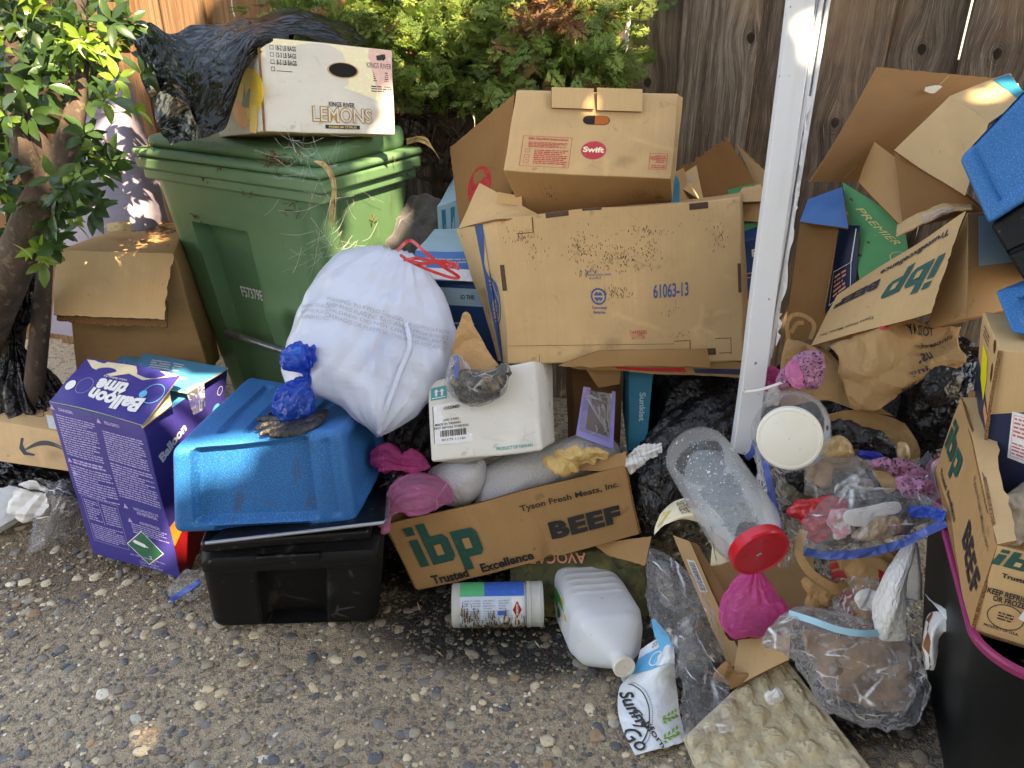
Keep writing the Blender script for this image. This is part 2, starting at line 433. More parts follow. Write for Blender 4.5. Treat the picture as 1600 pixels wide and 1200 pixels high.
def lathe(mb, a, b, prof, n=48, mi=0):
    """surface of revolution about the line a->b; prof [(s, r)] with s in metres along it"""
    a, b = np.asarray(a, float), np.asarray(b, float); ax = nrm(b-a); e1 = nrm(np.cross(ax, V3(.1, .2, 1))); e2 = np.cross(ax, e1)
    th = np.linspace(0, 2*np.pi, n, endpoint=False); pr = np.array(prof, float); K = len(pr)
    V = a+pr[None, :, 0, None]*ax+pr[None, :, 1, None]*(np.cos(th)[:, None, None]*e1+np.sin(th)[:, None, None]*e2)
    lc = np.stack(np.broadcast_arrays(np.cos(th)[:, None]*pr[None, :, 1], np.sin(th)[:, None]*pr[None, :, 1], pr[None, :, 0]), -1)
    f = gridF(n, K, True); 
    mb.add(V.reshape(-1, 3), f, mi, lc); return mb

# ------------------------------------------------------------------ materials
def srgb(r, g, b, k=1.0):
    f = lambda c: ((c/255)/12.92 if c/255 <= .04045 else ((c/255+.055)/1.055)**2.4)*k
    return (f(r), f(g), f(b), 1)
class NB:
    def __init__(s, m): s.t = m.node_tree; s.N = s.t.nodes; s.Lk = s.t.links
    def n(s, ty, **k):
        x = s.N.new('ShaderNode'+ty)
        for a, v in k.items(): setattr(x, a, v)
        return x
    def l(s, a, b): s.Lk.new(a, b)
    def coord(s, scale=(1, 1, 1), rnd=False):
        a = s.n('Attribute', attribute_name='lc'); m = s.n('Mapping'); vec = a.outputs['Vector']
        if rnd:
            k = s.ramp(s.knotd(), .11, .0, 1, .12); sp = s.n('SeparateXYZ'); s.l(vec, sp.inputs[0]); mu = s.n('Math', operation='MULTIPLY'); s.l(sp.outputs[0], mu.inputs[0]); s.l(k, mu.inputs[1])
            cb = s.n('CombineXYZ'); s.l(mu.outputs[0], cb.inputs[0]); s.l(sp.outputs[1], cb.inputs[1]); s.l(sp.outputs[2], cb.inputs[2]); vec = cb.outputs[0]
        s.l(vec, m.inputs[0]); m.inputs['Scale'].default_value = scale
        if rnd:
            oi = s.n('ObjectInfo'); mm = s.n('Math', operation='MULTIPLY'); mm.inputs[1].default_value = 37.0; s.l(oi.outputs['Random'], mm.inputs[0]); s.l(mm.outputs[0], m.inputs['Location'])
        return m.outputs[0]
    def knotd(s):
        a = s.n('Attribute', attribute_name='lc'); m = s.n('Mapping'); s.l(a.outputs['Vector'], m.inputs[0]); m.inputs['Scale'].default_value = (1, 0, .7)
        n2 = s.n('TexNoise'); n2.inputs['Scale'].default_value = 30; s.l(a.outputs['Vector'], n2.inputs['Vector'])
        l_ = s.n('VectorMath', operation='LENGTH'); s.l(m.outputs[0], l_.inputs[0]); x = s.n('Math', operation='MULTIPLY_ADD'); s.l(n2.outputs[0], x.inputs[0]); x.inputs[1].default_value = .010; s.l(l_.outputs['Value'], x.inputs[2]); return x.outputs[0]
    def tex(s, kind, scale, stretch=(1, 1, 1), detail=4, dist=0, rnd=False, rough=.55):
        co = s.coord(stretch, rnd)
        if kind == 'vor' or kind == 'cell' or kind == 'edge':
            x = s.n('TexVoronoi'); x.inputs['Scale'].default_value = scale; s.l(co, x.inputs['Vector'])
            if kind == 'edge': x.feature = 'DISTANCE_TO_EDGE'
            return x.outputs['Color'] if kind == 'cell' else x.outputs['Distance']
        if kind == 'ridge':
            nz = s.n('TexNoise'); nz.inputs['Scale'].default_value = scale*.8; s.l(co, nz.inputs['Vector']); nz.inputs['Detail'].default_value = 2
            sc_ = s.n('VectorMath', operation='SCALE'); s.l(nz.outputs['Color'], sc_.inputs[0]); sc_.inputs['Scale'].default_value = .9/scale
            ad = s.n('VectorMath', operation='ADD'); s.l(co, ad.inputs[0]); s.l(sc_.outputs[0], ad.inputs[1]); o = None
            for k, w in ((1, 1.), (2.3, .55), (5.1, .28)):
                v = s.n('TexVoronoi'); v.inputs['Scale'].default_value = scale*k; s.l(ad.outputs[0], v.inputs['Vector'])
                m = s.n('Math', operation='MULTIPLY_ADD'); s.l(v.outputs['Distance'], m.inputs[0]); m.inputs[1].default_value = w
                if o: s.l(o, m.inputs[2])
                else: m.inputs[2].default_value = 0
                o = m.outputs[0]
            return o
        if kind == 'crease':
            nz = s.n('TexNoise'); nz.inputs['Scale'].default_value = scale*.7; s.l(co, nz.inputs['Vector'])
            sc_ = s.n('VectorMath', operation='SCALE'); s.l(nz.outputs['Color'], sc_.inputs[0]); sc_.inputs['Scale'].default_value = .6/scale
            ad = s.n('VectorMath', operation='ADD'); s.l(co, ad.inputs[0]); s.l(sc_.outputs[0], ad.inputs[1])
            v = s.n('TexVoronoi'); v.feature = 'DISTANCE_TO_EDGE'; v.inputs['Scale'].default_value = scale; s.l(ad.outputs[0], v.inputs['Vector'])
            n2 = s.n('TexNoise'); n2.inputs['Scale'].default_value = scale*1.1; s.l(co, n2.inputs['Vector'])
            a = s.ramp(v.outputs['Distance'], .075, .0); b_ = s.ramp(n2.outputs[0], .46, .72)
            m = s.n('Math', operation='MULTIPLY'); s.l(a, m.inputs[0]); s.l(b_, m.inputs[1]); return m.outputs[0]
        if kind == 'knot':
            m = s.knotd(); w = s.n('Math', operation='MULTIPLY'); s.l(m, w.inputs[0]); w.inputs[1].default_value = 950; si = s.n('Math', operation='SINE'); s.l(w.outputs[0], si.inputs[0])
            rg = s.ramp(m, .055, .02, 0, .45); rr_ = s.n('Math', operation='MULTIPLY'); s.l(si.outputs[0], rr_.inputs[0]); s.l(rg, rr_.inputs[1])
            co_ = s.ramp(m, .020, .013); mx = s.n('Math', operation='MAXIMUM'); s.l(rr_.outputs[0], mx.inputs[0]); s.l(co_, mx.inputs[1]); return mx.outputs[0]
        if kind == 'grain':
            x = s.n('TexWave'); x.inputs['Scale'].default_value = scale; x.inputs['Distortion'].default_value = 11; x.inputs['Detail'].default_value = 3; x.inputs['Detail Scale'].default_value = .8; s.l(co, x.inputs['Vector']); return x.outputs['Fac']
        if kind == 'wave':
            x = s.n('TexWave'); x.inputs['Scale'].default_value = scale; x.inputs['Distortion'].default_value = dist; x.inputs['Detail'].default_value = detail; s.l(co, x.inputs['Vector']); return x.outputs['Fac']
        x = s.n('TexNoise'); x.inputs['Scale'].default_value = scale; x.inputs['Detail'].default_value = detail; x.inputs['Roughness'].default_value = rough
        x.inputs['Distortion'].default_value = dist
        if kind == 'ridge': x.noise_type = 'RIDGED_MULTIFRACTAL'; x.inputs['Lacunarity'].default_value = 2.1
        s.l(co, x.inputs['Vector']); return x.outputs[0]
    def ramp(s, o, a, b, lo=0., hi=1.):
        m = s.n('MapRange'); m.interpolation_type = 'SMOOTHSTEP'; s.l(o, m.inputs[0])
        for i, v in zip((1, 2, 3, 4), (a, b, lo, hi)): m.inputs[i].default_value = v
        return m.outputs[0]
    def mix(s, f, a, b):
        m = s.n('Mix', data_type='RGBA')
        for sock, v in ((m.inputs[0], f), (m.inputs[6], a), (m.inputs[7], b)):
            if isinstance(v, (int, float, tuple)): sock.default_value = v
            else: s.l(v, sock)
        return m.outputs[2]
    def mixf(s, f, a, b):
        m = s.n('Mix', data_type='FLOAT')
        for sock, v in ((m.inputs[0], f), (m.inputs[2], a), (m.inputs[3], b)):
            if isinstance(v, (int, float)): sock.default_value = v
            else: s.l(v, sock)
        return m.outputs[0]
def mat(name, base, rough=.6, layers=(), bumps=(), metal=0, spec=.5, coat=0, trans=0, rlayers=(), attr=None, rnd=False, tint=0, alpha=None, sheen=0):
    """layers: (kind, scale, stretch, lo, hi, colour, strength); bumps: (kind, scale, stretch, strength, dist)"""
    m = bpy.data.materials.new(name); m.use_nodes = True; b = NB(m); pr = b.N['Principled BSDF']
    c = base
    if attr:
        a = b.n('Attribute', attribute_name=attr); c = a.outputs['Color']
    if tint:
        oi = b.n('ObjectInfo'); c = b.mix(b.ramp(oi.outputs['Random'], 0, 1, 0, 1), c, tint)
    for kind, sc, st, lo, hi, col, k in layers:
        f = b.ramp(b.tex(kind, sc, st, rnd=rnd), lo, hi, 0, k); c = b.mix(f, c, col)
    if isinstance(c, tuple): pr.inputs['Base Color'].default_value = c
    else: b.l(c, pr.inputs['Base Color'])
    r = rough
    for kind, sc, st, lo, hi, rv, k in rlayers: r = b.mixf(b.ramp(b.tex(kind, sc, st, rnd=rnd), lo, hi, 0, k), r, rv)
    if isinstance(r, float): pr.inputs['Roughness'].default_value = r
    else: b.l(r, pr.inputs['Roughness'])
    pr.inputs['Metallic'].default_value = metal; pr.inputs['Specular IOR Level'].default_value = spec; pr.inputs['Coat Weight'].default_value = coat
    if sheen: pr.inputs['Sheen Weight'].default_value = sheen
    prev = None
    for kind, sc, st, k, d in bumps:
        bp = b.n('Bump'); bp.inputs['Strength'].default_value = k; bp.inputs['Distance'].default_value = d
        b.l(b.tex(kind, sc, st, rnd=rnd, dist=.3 if kind == 'ridge' else 0), bp.inputs['Height'])
        if prev: b.l(prev, bp.inputs['Normal'])
        prev = bp.outputs[0]
    if prev: b.l(prev, pr.inputs['Normal'])
    out = b.N['Material Output']
    if trans:
        tr = b.n('BsdfTranslucent'); mx = b.n('MixShader'); mx.inputs[0].default_value = trans
        if isinstance(c, tuple): tr.inputs[0].default_value = c
        else: b.l(c, tr.inputs[0])
        b.l(pr.outputs[0], mx.inputs[1]); b.l(tr.outputs[0], mx.inputs[2]); b.l(mx.outputs[0], out.inputs[0])
    if alpha is not None:
        pr.inputs['Alpha'].default_value = alpha
    return m
ONE = (1, 1, 1)
def film(name, col, tint=(1, 1, 1, 1), dens=.12, creased=.5, rough=.12, scale=14, bk=1.0, tl=0):
    """clear or tinted plastic film: see-through, glossy; whitened creases also paint in its highlights"""
    m = bpy.data.materials.new(name); m.use_nodes = True; b = NB(m); pr = b.N['Principled BSDF']; out = b.N['Material Output']
    pr.inputs['Base Color'].default_value = col; pr.inputs['Roughness'].default_value = rough; pr.inputs['Coat Weight'].default_value = .6; pr.inputs['Coat Roughness'].default_value = .05
    rd = b.tex('ridge', scale*1.3, ONE)
    bp = b.n('Bump'); bp.inputs['Strength'].default_value = 1.0; bp.inputs['Distance'].default_value = .011*14/scale*bk; b.l(rd, bp.inputs['Height'])
    bp2 = bp
    b.l(bp2.outputs[0], pr.inputs['Normal']); b.l(bp2.outputs[0], pr.inputs['Coat Normal'])
    fr = b.n('LayerWeight'); fr.inputs[0].default_value = .3; b.l(bp2.outputs[0], fr.inputs['Normal'])
    c1 = b.tex('crease', scale*1.2, (1, .45, .8)); c2 = b.tex('crease', scale*2.6, (.4, 1, 1)); mm = b.n('Math', operation='MAXIMUM'); b.l(c1, mm.inputs[0]); b.l(c2, mm.inputs[1])  # pale streaks along creases stand in for highlights
    cr_ = b.ramp(mm.outputs[0], 0, 1, 0, creased)
    a = b.n('Math', operation='ADD'); b.l(cr_, a.inputs[0]); a.inputs[1].default_value = dens
    fm = b.n('Math', operation='MULTIPLY'); b.l(fr.outputs['Fresnel'], fm.inputs[0]); fm.inputs[1].default_value = .5
    a2 = b.n('Math', operation='ADD', use_clamp=True); b.l(a.outputs[0], a2.inputs[0]); b.l(fm.outputs[0], a2.inputs[1])
    body = pr.outputs[0]
    if tl:
        tn = b.n('BsdfTranslucent'); tn.inputs[0].default_value = col; m0 = b.n('MixShader'); m0.inputs[0].default_value = tl; b.l(pr.outputs[0], m0.inputs[1]); b.l(tn.outputs[0], m0.inputs[2]); body = m0.outputs[0]
    tr = b.n('BsdfTransparent'); tr.inputs[0].default_value = tint
    mx = b.n('MixShader'); b.l(a2.outputs[0], mx.inputs[0]); b.l(tr.outputs[0], mx.inputs[1]); b.l(body, mx.inputs[2]); b.l(mx.outputs[0], out.inputs[0])
    return m
def card(name, col, stripe='x', dirt=.5, rough=.8, st=160, dark=(.10, .055, .025, 1), lines=.5):
    sx = {'x': (1, .02, .02), 'y': (.02, 1, .02), 'z': (.02, .02, 1)}[stripe]
    d = tuple(c*.72 for c in col[:3])+(1,); l = tuple(min(c*1.18, .9) for c in col[:3])+(1,)
    return mat(name, col, rough, layers=[
        ('noise', 3.5, ONE, .35, .7, d, .55), ('noise', 9, ONE, .5, .75, l, .45), ('noise', 260, ONE, .4, .8, d, .25), ('crease', 5, ONE, .2, 1., l, .5), ('crease', 13, ONE, .3, 1., d, .5),
        ('noise', st, sx, .45, .65, d, .28*lines), ('noise', 5.5, ONE, .62, .78, dark, dirt*.6), ('noise', 22, ONE, .64, .72, dark, dirt*.6), ('noise', 2.2, ONE, .5, .66, d, dirt*.8), ('vor', 28, ONE, .05, .02, dark, dirt*.6)],
        bumps=[('noise', st, sx, .35*lines, .0015), ('noise', 9, ONE, .25, .008), ('noise', 220, ONE, .12, .001)], spec=.25)
M = {}
K1 = srgb(214, 176, 128, .86); K2 = srgb(196, 152, 104, .8); K3 = srgb(184, 142, 96, .78)
M['kraft'] = card('kraft', K1); M['kraft_y'] = card('kraft_across', K1, 'z'); M['kraft_b'] = card('kraft_brown', K2); M['kraft_d'] = card('kraft_deep', K3, 'z')
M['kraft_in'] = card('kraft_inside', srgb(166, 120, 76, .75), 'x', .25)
M['edge'] = mat('corrugated_edge', srgb(150, 105, 62), .9, layers=[('noise', 420, ONE, .45, .55, (.05, .025, .01, 1), .8)], bumps=[('noise', 300, ONE, .8, .002)])
M['wcard'] = card('white_carton', srgb(234, 230, 220, .84), 'z', .55, lines=.25, dark=(.22, .13, .06, 1))
M['cream'] = card('cream_carton', srgb(228, 216, 184, .85), 'x', .5, lines=.3, dark=(.30, .2, .08, 1))
M['bluecard'] = card('blue_printed_carton', srgb(62, 116, 176), 'x', .15, .45, lines=.2)
M['skyblue'] = card('sky_blue_carton', srgb(70, 160, 205), 'x', .15, .45, lines=.15)
M['paleblue'] = card('pale_blue_carton', srgb(150, 185, 200), 'x', .4, .6, lines=.2)
M['navy'] = card('navy_carton', srgb(30, 42, 72), 'x', .1, .4, lines=.1)
M['midblue'] = card('mid_blue_carton', srgb(22, 62, 110), 'x', .1, .4, lines=.1)
M['teal'] = card('teal_carton', srgb(20, 122, 150), 'z', .3, .55, lines=.3)
M['green'] = card('green_carton', srgb(70, 150, 96), 'x', .15, .45, lines=.15)
M['purple'] = card('purple_carton', srgb(62, 56, 132), 'x', .2, .4, lines=.1, dark=(.02, .015, .06, 1))
M['redcard'] = card('red_carton', srgb(176, 30, 40), 'x', .1, .4, lines=.1)
M['camo'] = mat('avocado_print_carton', srgb(72, 74, 40), .75, layers=[('noise', 14, ONE, .45, .6, srgb(110, 104, 56), .8), ('noise', 30, ONE, .5, .62, srgb(34, 36, 22), .8), ('noise', 6, ONE, .55, .7, srgb(60, 50, 36), .6)], bumps=[('noise', 60, ONE, .3, .003)])
def ink(n, c, rough=.55): 
    d = tuple(min(1, x*1.5+.02) for x in c[:3])+(1,)
    M[n] = mat(n, c, rough, layers=[('noise', 90, ONE, .5, .75, d, .5)]); return M[n]
ink('ink_black', (.02, .018, .018, 1)); ink('ink_green', srgb(16, 78, 68)); ink('ink_red', srgb(190, 50, 62)); ink('ink_rose', srgb(196, 96, 96)); ink('ink_blue', srgb(48, 78, 128)); ink('ink_navy', srgb(26, 36, 66))
ink('ink_white', srgb(235, 235, 235, .85)); ink('ink_teal', srgb(40, 150, 150)); ink('ink_lav', srgb(180, 172, 220, .8)); ink('ink_gold', srgb(212, 190, 120)); ink('ink_yellow', srgb(228, 190, 40)); ink('ink_orange', srgb(232, 150, 60)); ink('ink_deepgreen', srgb(8, 96, 66))
ink('ink_pink', srgb(225, 185, 175)); ink('ink_cream', srgb(232, 222, 186)); ink('ink_brown', srgb(70, 48, 26)); ink('ink_grey', srgb(160, 163, 170)); ink('ink_sky', srgb(70, 170, 215)); ink('ink_vblue', srgb(24, 96, 190)); ink('ink_leaf', srgb(120, 185, 30)); ink('ink_peach', srgb(222, 150, 116))
M['greenplastic'] = mat('green_bin_plastic', srgb(92, 132, 92, .85), .48, layers=[('noise', 3, ONE, .35, .7, srgb(76, 114, 78, .85), .6), ('noise', 26, ONE, .62, .74, srgb(120, 112, 78), .35), ('noise', 70, (1, 1, .15), .6, .75, srgb(140, 150, 120), .3), ('noise', 8, (1, 1, .3), .64, .8, srgb(60, 46, 28), .5)], bumps=[('noise', 320, ONE, .15, .001), ('noise', 7, ONE, .08, .01)], rlayers=[('noise', 8, ONE, .4, .7, .7, .8)])
def tote(n, c, spk, k, rough=.5, spec=.5):
    M[n] = mat(n, c, rough, layers=[('noise', 300, ONE, .5, .62, spk, k), ('noise', 420, ONE, .38, .3, tuple(x*.35 for x in c[:3])+(1,), .6), ('noise', 4, ONE, .4, .75, tuple(x*.7 for x in c[:3])+(1,), .5), ('noise', 11, (1, 1, .4), .64, .74, (.07, .06, .05, 1), .45), ('noise', 50, ONE, .66, .72, (.12, .09, .06, 1), .6), ('crease', 9, (1, .4, 1), .3, 1, (.09, .085, .08, 1), .5)], bumps=[('noise', 380, ONE, .35, .0012), ('noise', 6, ONE, .05, .01)], spec=spec); return M[n]
tote('blue_plastic', srgb(6, 98, 160), srgb(80, 165, 215), .4, .5, .35); tote('black_plastic', (.006, .006, .0065, 1), (.016, .016, .016, 1), .6, .6, .22)
M['smoothblack'] = mat('smooth_black_plastic', (.005, .005, .006, 1), .34, spec=.3, layers=[('noise', 40, ONE, .6, .7, (.12, .11, .1, 1), .35)], bumps=[('noise', 12, ONE, .08, .01)])
M['bagblack'] = mat('black_bag_film', (.007, .007, .008, 1), .26, layers=[('noise', 30, ONE, .66, .76, (.12, .11, .09, 1), .3)], bumps=[('ridge', 16, ONE, 0.91, .012), ('ridge', 61, ONE, 0.59, .004)], spec=.6, rlayers=[('noise', 12, ONE, .4, .7, .5, .6)])
M['dustblack'] = mat('dusty_black_film', (.004, .004, .004, 1), .24, layers=[('noise', 5, ONE, .5, .75, (.022, .021, .02, 1), .5), ('noise', 60, ONE, .62, .75, (.2, .18, .15, 1), .3)], bumps=[('noise', 16, (1, .35, 1), .6, .014), ('ridge', 11, ONE, .8, .014)], spec=.3)
M['whitebag'] = mat('white_bag_film', srgb(210, 217, 232, .97), .34, layers=[('noise', 4, ONE, .55, .7, srgb(170, 188, 222), .55), ('noise', 6, ONE, .62, .72, srgb(222, 190, 200), .5)], bumps=[('noise', 12, (1, 1, .2), .55, .014), ('noise', 60, (1, 1, .16), .4, .003), ('noise', 70, (.22, .6, 1), .45, .004)], coat=.3, trans=.22, spec=.5)
M['whitepaper'] = mat('white_paper', srgb(225, 225, 222, .95), .75, layers=[('noise', 6, ONE, .5, .75, srgb(196, 190, 178), .5)], bumps=[('ridge', 18, ONE, 0.39, .006)])
M['quilt'] = mat('quilted_white_paper', srgb(222, 224, 228, .95), .85, layers=[('noise', 7, ONE, .55, .75, srgb(180, 160, 130), .4), ('vor', 160, ONE, .25, .1, srgb(170, 172, 178), .5)], bumps=[('vor', 160, ONE, .8, .003), ('noise', 12, ONE, .3, .01)])
M['towel'] = mat('embossed_towel', srgb(230, 229, 226, .9), .9, layers=[('vor', 150, ONE, .3, .1, srgb(196, 193, 188), .5), ('wave', 16, (1, .6, .3), .4, .1, srgb(205, 202, 196), .3)], bumps=[('vor', 150, ONE, .8, .003), ('wave', 16, (1, .6, .3), .25, .004)])
M['yellowpaper'] = mat('crumpled_tan_paper', srgb(222, 186, 122, .9), .8, layers=[('noise', 9, ONE, .5, .7, srgb(168, 120, 62), .6)], bumps=[('ridge', 25, ONE, 0.91, .008)])
M['bagpaper'] = mat('brown_bag_paper', srgb(186, 146, 100, .9), .8, layers=[('noise', 6, ONE, .45, .7, srgb(156, 116, 74, .9), .6), ('noise', 40, ONE, .6, .75, srgb(120, 84, 50), .3)], bumps=[('ridge', 14, ONE, 0.45, .008), ('ridge', 54, ONE, 0.39, .003)], spec=.3)
M['greycloth'] = mat('dark_grey_cloth', srgb(70, 68, 70), .9, layers=[('noise', 8, ONE, .4, .7, srgb(96, 92, 90), .5)], bumps=[('noise', 260, ONE, .4, .002), ('ridge', 12, ONE, 0.52, .01)], sheen=.3)
M['cover'] = mat('grey_fabric_cover', srgb(128, 120, 132), .85, layers=[('noise', 4, ONE, .4, .7, srgb(98, 90, 102), .5)], bumps=[('noise', 300, ONE, .3, .002), ('ridge', 7, ONE, 0.33, .015)])
M['glove'] = mat('black_nitrile', (.014, .014, .015, 1), .42, bumps=[('ridge', 46, ONE, 0.78, .004), ('noise', 200, ONE, .2, .001)], layers=[('noise', 30, ONE, .62, .7, (.1, .09, .08, 1), .4)])
M['whitepaint'] = mat('white_painted_metal', srgb(214, 216, 218, .9), .42, layers=[('noise', 9, (1, 1, .12), .5, .7, srgb(180, 176, 168), .5), ('crease', 8, (1, 1, .3), .3, 1, srgb(120, 104, 88), .6), ('noise', 7, (1, 1, .2), .55, .75, srgb(196, 190, 180), .5), ('noise', 60, ONE, .68, .72, srgb(90, 66, 48), .8), ('noise', 16, (1, 1, .3), .68, .72, srgb(150, 130, 110), .5)], bumps=[('noise', 10, ONE, .1, .006)])
M['steel'] = mat('galvanised_steel', srgb(150, 154, 160), .35, metal=.8, layers=[('noise', 20, ONE, .5, .7, srgb(110, 108, 104), .6)])
M['film'] = film('clear_film', (.85, .86, .88, 1), (.95, .95, .96, 1), .05, .35)
M['film2'] = film('hazy_film', (.85, .85, .85, 1), (.94, .93, .92, 1), .14, .65, .14, 10)
M['filmcreased'] = film('clear_film_creased', (.88, .89, .92, 1), (.95, .95, .96, 1), .09, .85, .10, 11)
M['pinkfilm'] = film('pink_film', srgb(255, 128, 204), srgb(255, 186, 226), .5, .3, .2, 14, 1, .5)
M['pinkpale'] = film('pale_pink_film', srgb(250, 176, 220), srgb(252, 212, 234), .42, .3, .2, 14, 1, .5)
M['bluefilm'] = film('blue_film', srgb(4, 96, 205), srgb(60, 150, 240), .6, .4, .1, 14, 1, .4)
M['zipblue'] = film('blue_zip_strip', srgb(84, 120, 206), srgb(160, 180, 236), .5, .2, .2, 8)
M['redwrap'] = mat('red_wrapper', srgb(196, 34, 40), .3, bumps=[('ridge', 28, ONE, 0.78, .006)], coat=.5)
M['redprint'] = mat('red_print_paper', srgb(180, 32, 36), .6, bumps=[('ridge', 28, ONE, 0.65, .006)])
M['redlid'] = mat('red_lid_plastic', srgb(206, 14, 38), .35, coat=.3, bumps=[('noise', 30, ONE, .05, .002)], layers=[('noise', 40, ONE, .6, .75, srgb(150, 10, 24), .5)])
M['whitelid'] = mat('white_lid_plastic', srgb(226, 222, 210, .95), .5, layers=[('noise', 7, ONE, .5, .75, srgb(206, 198, 176), .5), ('noise', 90, ONE, .68, .72, srgb(120, 96, 70), .6)])
M['jar'] = film('cloudy_jar_plastic', (.78, .80, .82, 1), (.96, .965, .97, 1), .05, .03, .08, 30, .1)
M['residue'] = mat('white_residue', srgb(214, 218, 216), .6, layers=[('noise', 60, ONE, .5, .7, srgb(170, 160, 140), .5)], bumps=[('noise', 40, ONE, .5, .006)])
M['jug'] = mat('milky_jug_plastic', srgb(244, 247, 250), .3, trans=.35, layers=[('noise', 5, ONE, .5, .75, srgb(200, 206, 212), .5), ('noise', 120, ONE, .7, .73, srgb(120, 96, 60), .7)])
M['canister'] = mat('canister_plastic', srgb(206, 208, 204, .9), .4, trans=.15, layers=[('noise', 8, ONE, .5, .75, srgb(180, 176, 164), .5)])
M['egg'] = mat('pulp_tray', srgb(204, 190, 160, .9), .95, layers=[('noise', 5, ONE, .45, .7, srgb(184, 160, 118), .5), ('noise', 40, ONE, .55, .7, srgb(150, 128, 92), .5), ('noise', 200, ONE, .5, .7, srgb(214, 200, 166), .4)], bumps=[('noise', 120, ONE, .6, .003), ('ridge', 72, ONE, 0.52, .003)])
M['seedbag'] = mat('white_printed_film', srgb(222, 228, 234, .95), .28, bumps=[('ridge', 21, ONE, 0.39, .006)], coat=.3)
M['tan'] = mat('tan_onion_skin', srgb(200, 168, 120), .45, layers=[('noise', 60, (1, .2, 1), .45, .6, srgb(150, 110, 66), .6)], bumps=[('ridge', 21, (1, 0.26, 1), .4, .004)], coat=.3)
M['magenta'] = mat('magenta_plastic', srgb(150, 44, 96), .4, layers=[('noise', 9, ONE, .5, .75, srgb(120, 34, 84), .6), ('noise', 60, ONE, .64, .72, srgb(190, 160, 170), .4)])
M['darkbin'] = mat('dark_bin_plastic', (.004, .006, .007, 1), .42, spec=.2, layers=[('noise', 6, (1, 1, .2), .5, .75, (.012, .014, .014, 1), .6)], bumps=[('noise', 5, ONE, .1, .01)])
M['bark'] = mat('bark', srgb(78, 64, 52), .9, layers=[('noise', 14, (1, 1, .35), .4, .62, srgb(48, 36, 28), .8), ('noise', 50, ONE, .55, .7, srgb(130, 112, 90), .5)], bumps=[('noise', 22, (1, 1, .35), .9, .012), ('noise', 90, ONE, .5, .003)])
M['web'] = mat('cobweb', srgb(220, 220, 214), .7, alpha=.55)
M['straw'] = mat('dry_straw', srgb(186, 158, 108), .8, layers=[('noise', 40, ONE, .5, .6, srgb(130, 96, 56), .6)])
M['litter'] = mat('dry_litter', srgb(110, 76, 48), .9, layers=[('noise', 60, ONE, .45, .6, srgb(56, 38, 26), .8)], bumps=[('noise', 90, ONE, .8, .006)])
M['spotfilm'] = film('spotted_film', srgb(222, 160, 200), srgb(235, 195, 222), .45, .3, .3, 14)
M['spot'] = mat('dark_spots', (.03, .02, .03, 1), .6)
M['debris'] = mat('wilted_scraps', srgb(70, 60, 46), .6, layers=[('vor', 60, ONE, .1, .5, srgb(30, 26, 24), .8), ('noise', 40, ONE, .5, .66, srgb(150, 124, 84), .8), ('noise', 18, ONE, .55, .7, srgb(120, 110, 100), .5)], bumps=[('ridge', 54, ONE, 1.00, .008)], coat=.4)
# ================================================================== SETTING
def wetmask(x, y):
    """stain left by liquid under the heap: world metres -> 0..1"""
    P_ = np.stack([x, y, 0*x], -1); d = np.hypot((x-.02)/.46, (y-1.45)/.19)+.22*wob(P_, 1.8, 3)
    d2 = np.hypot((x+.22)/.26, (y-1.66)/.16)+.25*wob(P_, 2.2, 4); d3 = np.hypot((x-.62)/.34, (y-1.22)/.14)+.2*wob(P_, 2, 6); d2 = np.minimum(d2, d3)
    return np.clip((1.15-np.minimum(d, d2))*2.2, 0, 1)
def col_mesh(name, V, Fc, colr, mats, kind=None, o=(0, 0, 0), smooth=True, face_m=None):
    me = bpy.data.meshes.new(name); 
    V = np.asarray(V, np.float32); Fc = np.asarray(Fc, np.int32); k = Fc.shape[1]
    me.vertices.add(len(V)); me.vertices.foreach_set('co', (V-np.array(o, np.float32)).ravel()); me.loops.add(Fc.size); me.loops.foreach_set('vertex_index', Fc.ravel())
    me.polygons.add(len(Fc)); me.polygons.foreach_set('loop_start', np.arange(0, Fc.size, k)); me.polygons.foreach_set('loop_total', np.full(len(Fc), k))
    if face_m is not None: me.polygons.foreach_set('material_index', np.asarray(face_m, np.int32))
    me.update(calc_edges=True)
    a = me.attributes.new('col', 'FLOAT_COLOR', 'POINT'); a.data.foreach_set('color', np.concatenate([colr, np.ones((len(V), 1))], 1).astype(np.float32).ravel())
    a = me.attributes.new('lc', 'FLOAT_VECTOR', 'POINT'); a.data.foreach_set('vector', V.ravel())
    for m in mats: me.materials.append(m)
    if smooth: me.polygons.foreach_set('use_smooth', [True]*len(me.polygons))
    ob = bpy.data.objects.new(name, me); COL.objects.link(ob); ob.location = o
    if kind: ob['kind'] = kind
    return ob
# ground: one sheet; fine grid near the heap, mildly uneven
gx = np.concatenate([[-40, -12, -5], np.linspace(-2.4, 2.4, 161), [5, 12, 40]]); gy = np.concatenate([[-40, -8, -1], np.linspace(.6, 3.8, 121), [8, 15, 40]])
GX, GY = np.meshgrid(gx, gy, indexing='ij'); near = (abs(GX) < 2.3)*(GY > .7)*(GY < 3.6)
GZ = .002*wob(np.stack([GX, GY, 0*GX], -1), 3, 2)*near
wm = wetmask(GX, GY)*near
sp = .5+.5*wob(np.stack([GX, GY, 0*GX], -1), 1.3, 8)
gc = np.stack([np.full(GX.shape, .47), np.full(GX.shape, .36), np.full(GX.shape, .24)], -1)*(1-.25*sp[..., None])
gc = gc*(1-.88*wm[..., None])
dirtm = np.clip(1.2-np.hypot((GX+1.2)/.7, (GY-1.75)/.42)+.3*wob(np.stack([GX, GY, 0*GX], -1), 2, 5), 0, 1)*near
gc = gc*(1-dirtm[..., None]*.7*np.array([.45, .6, .75]))
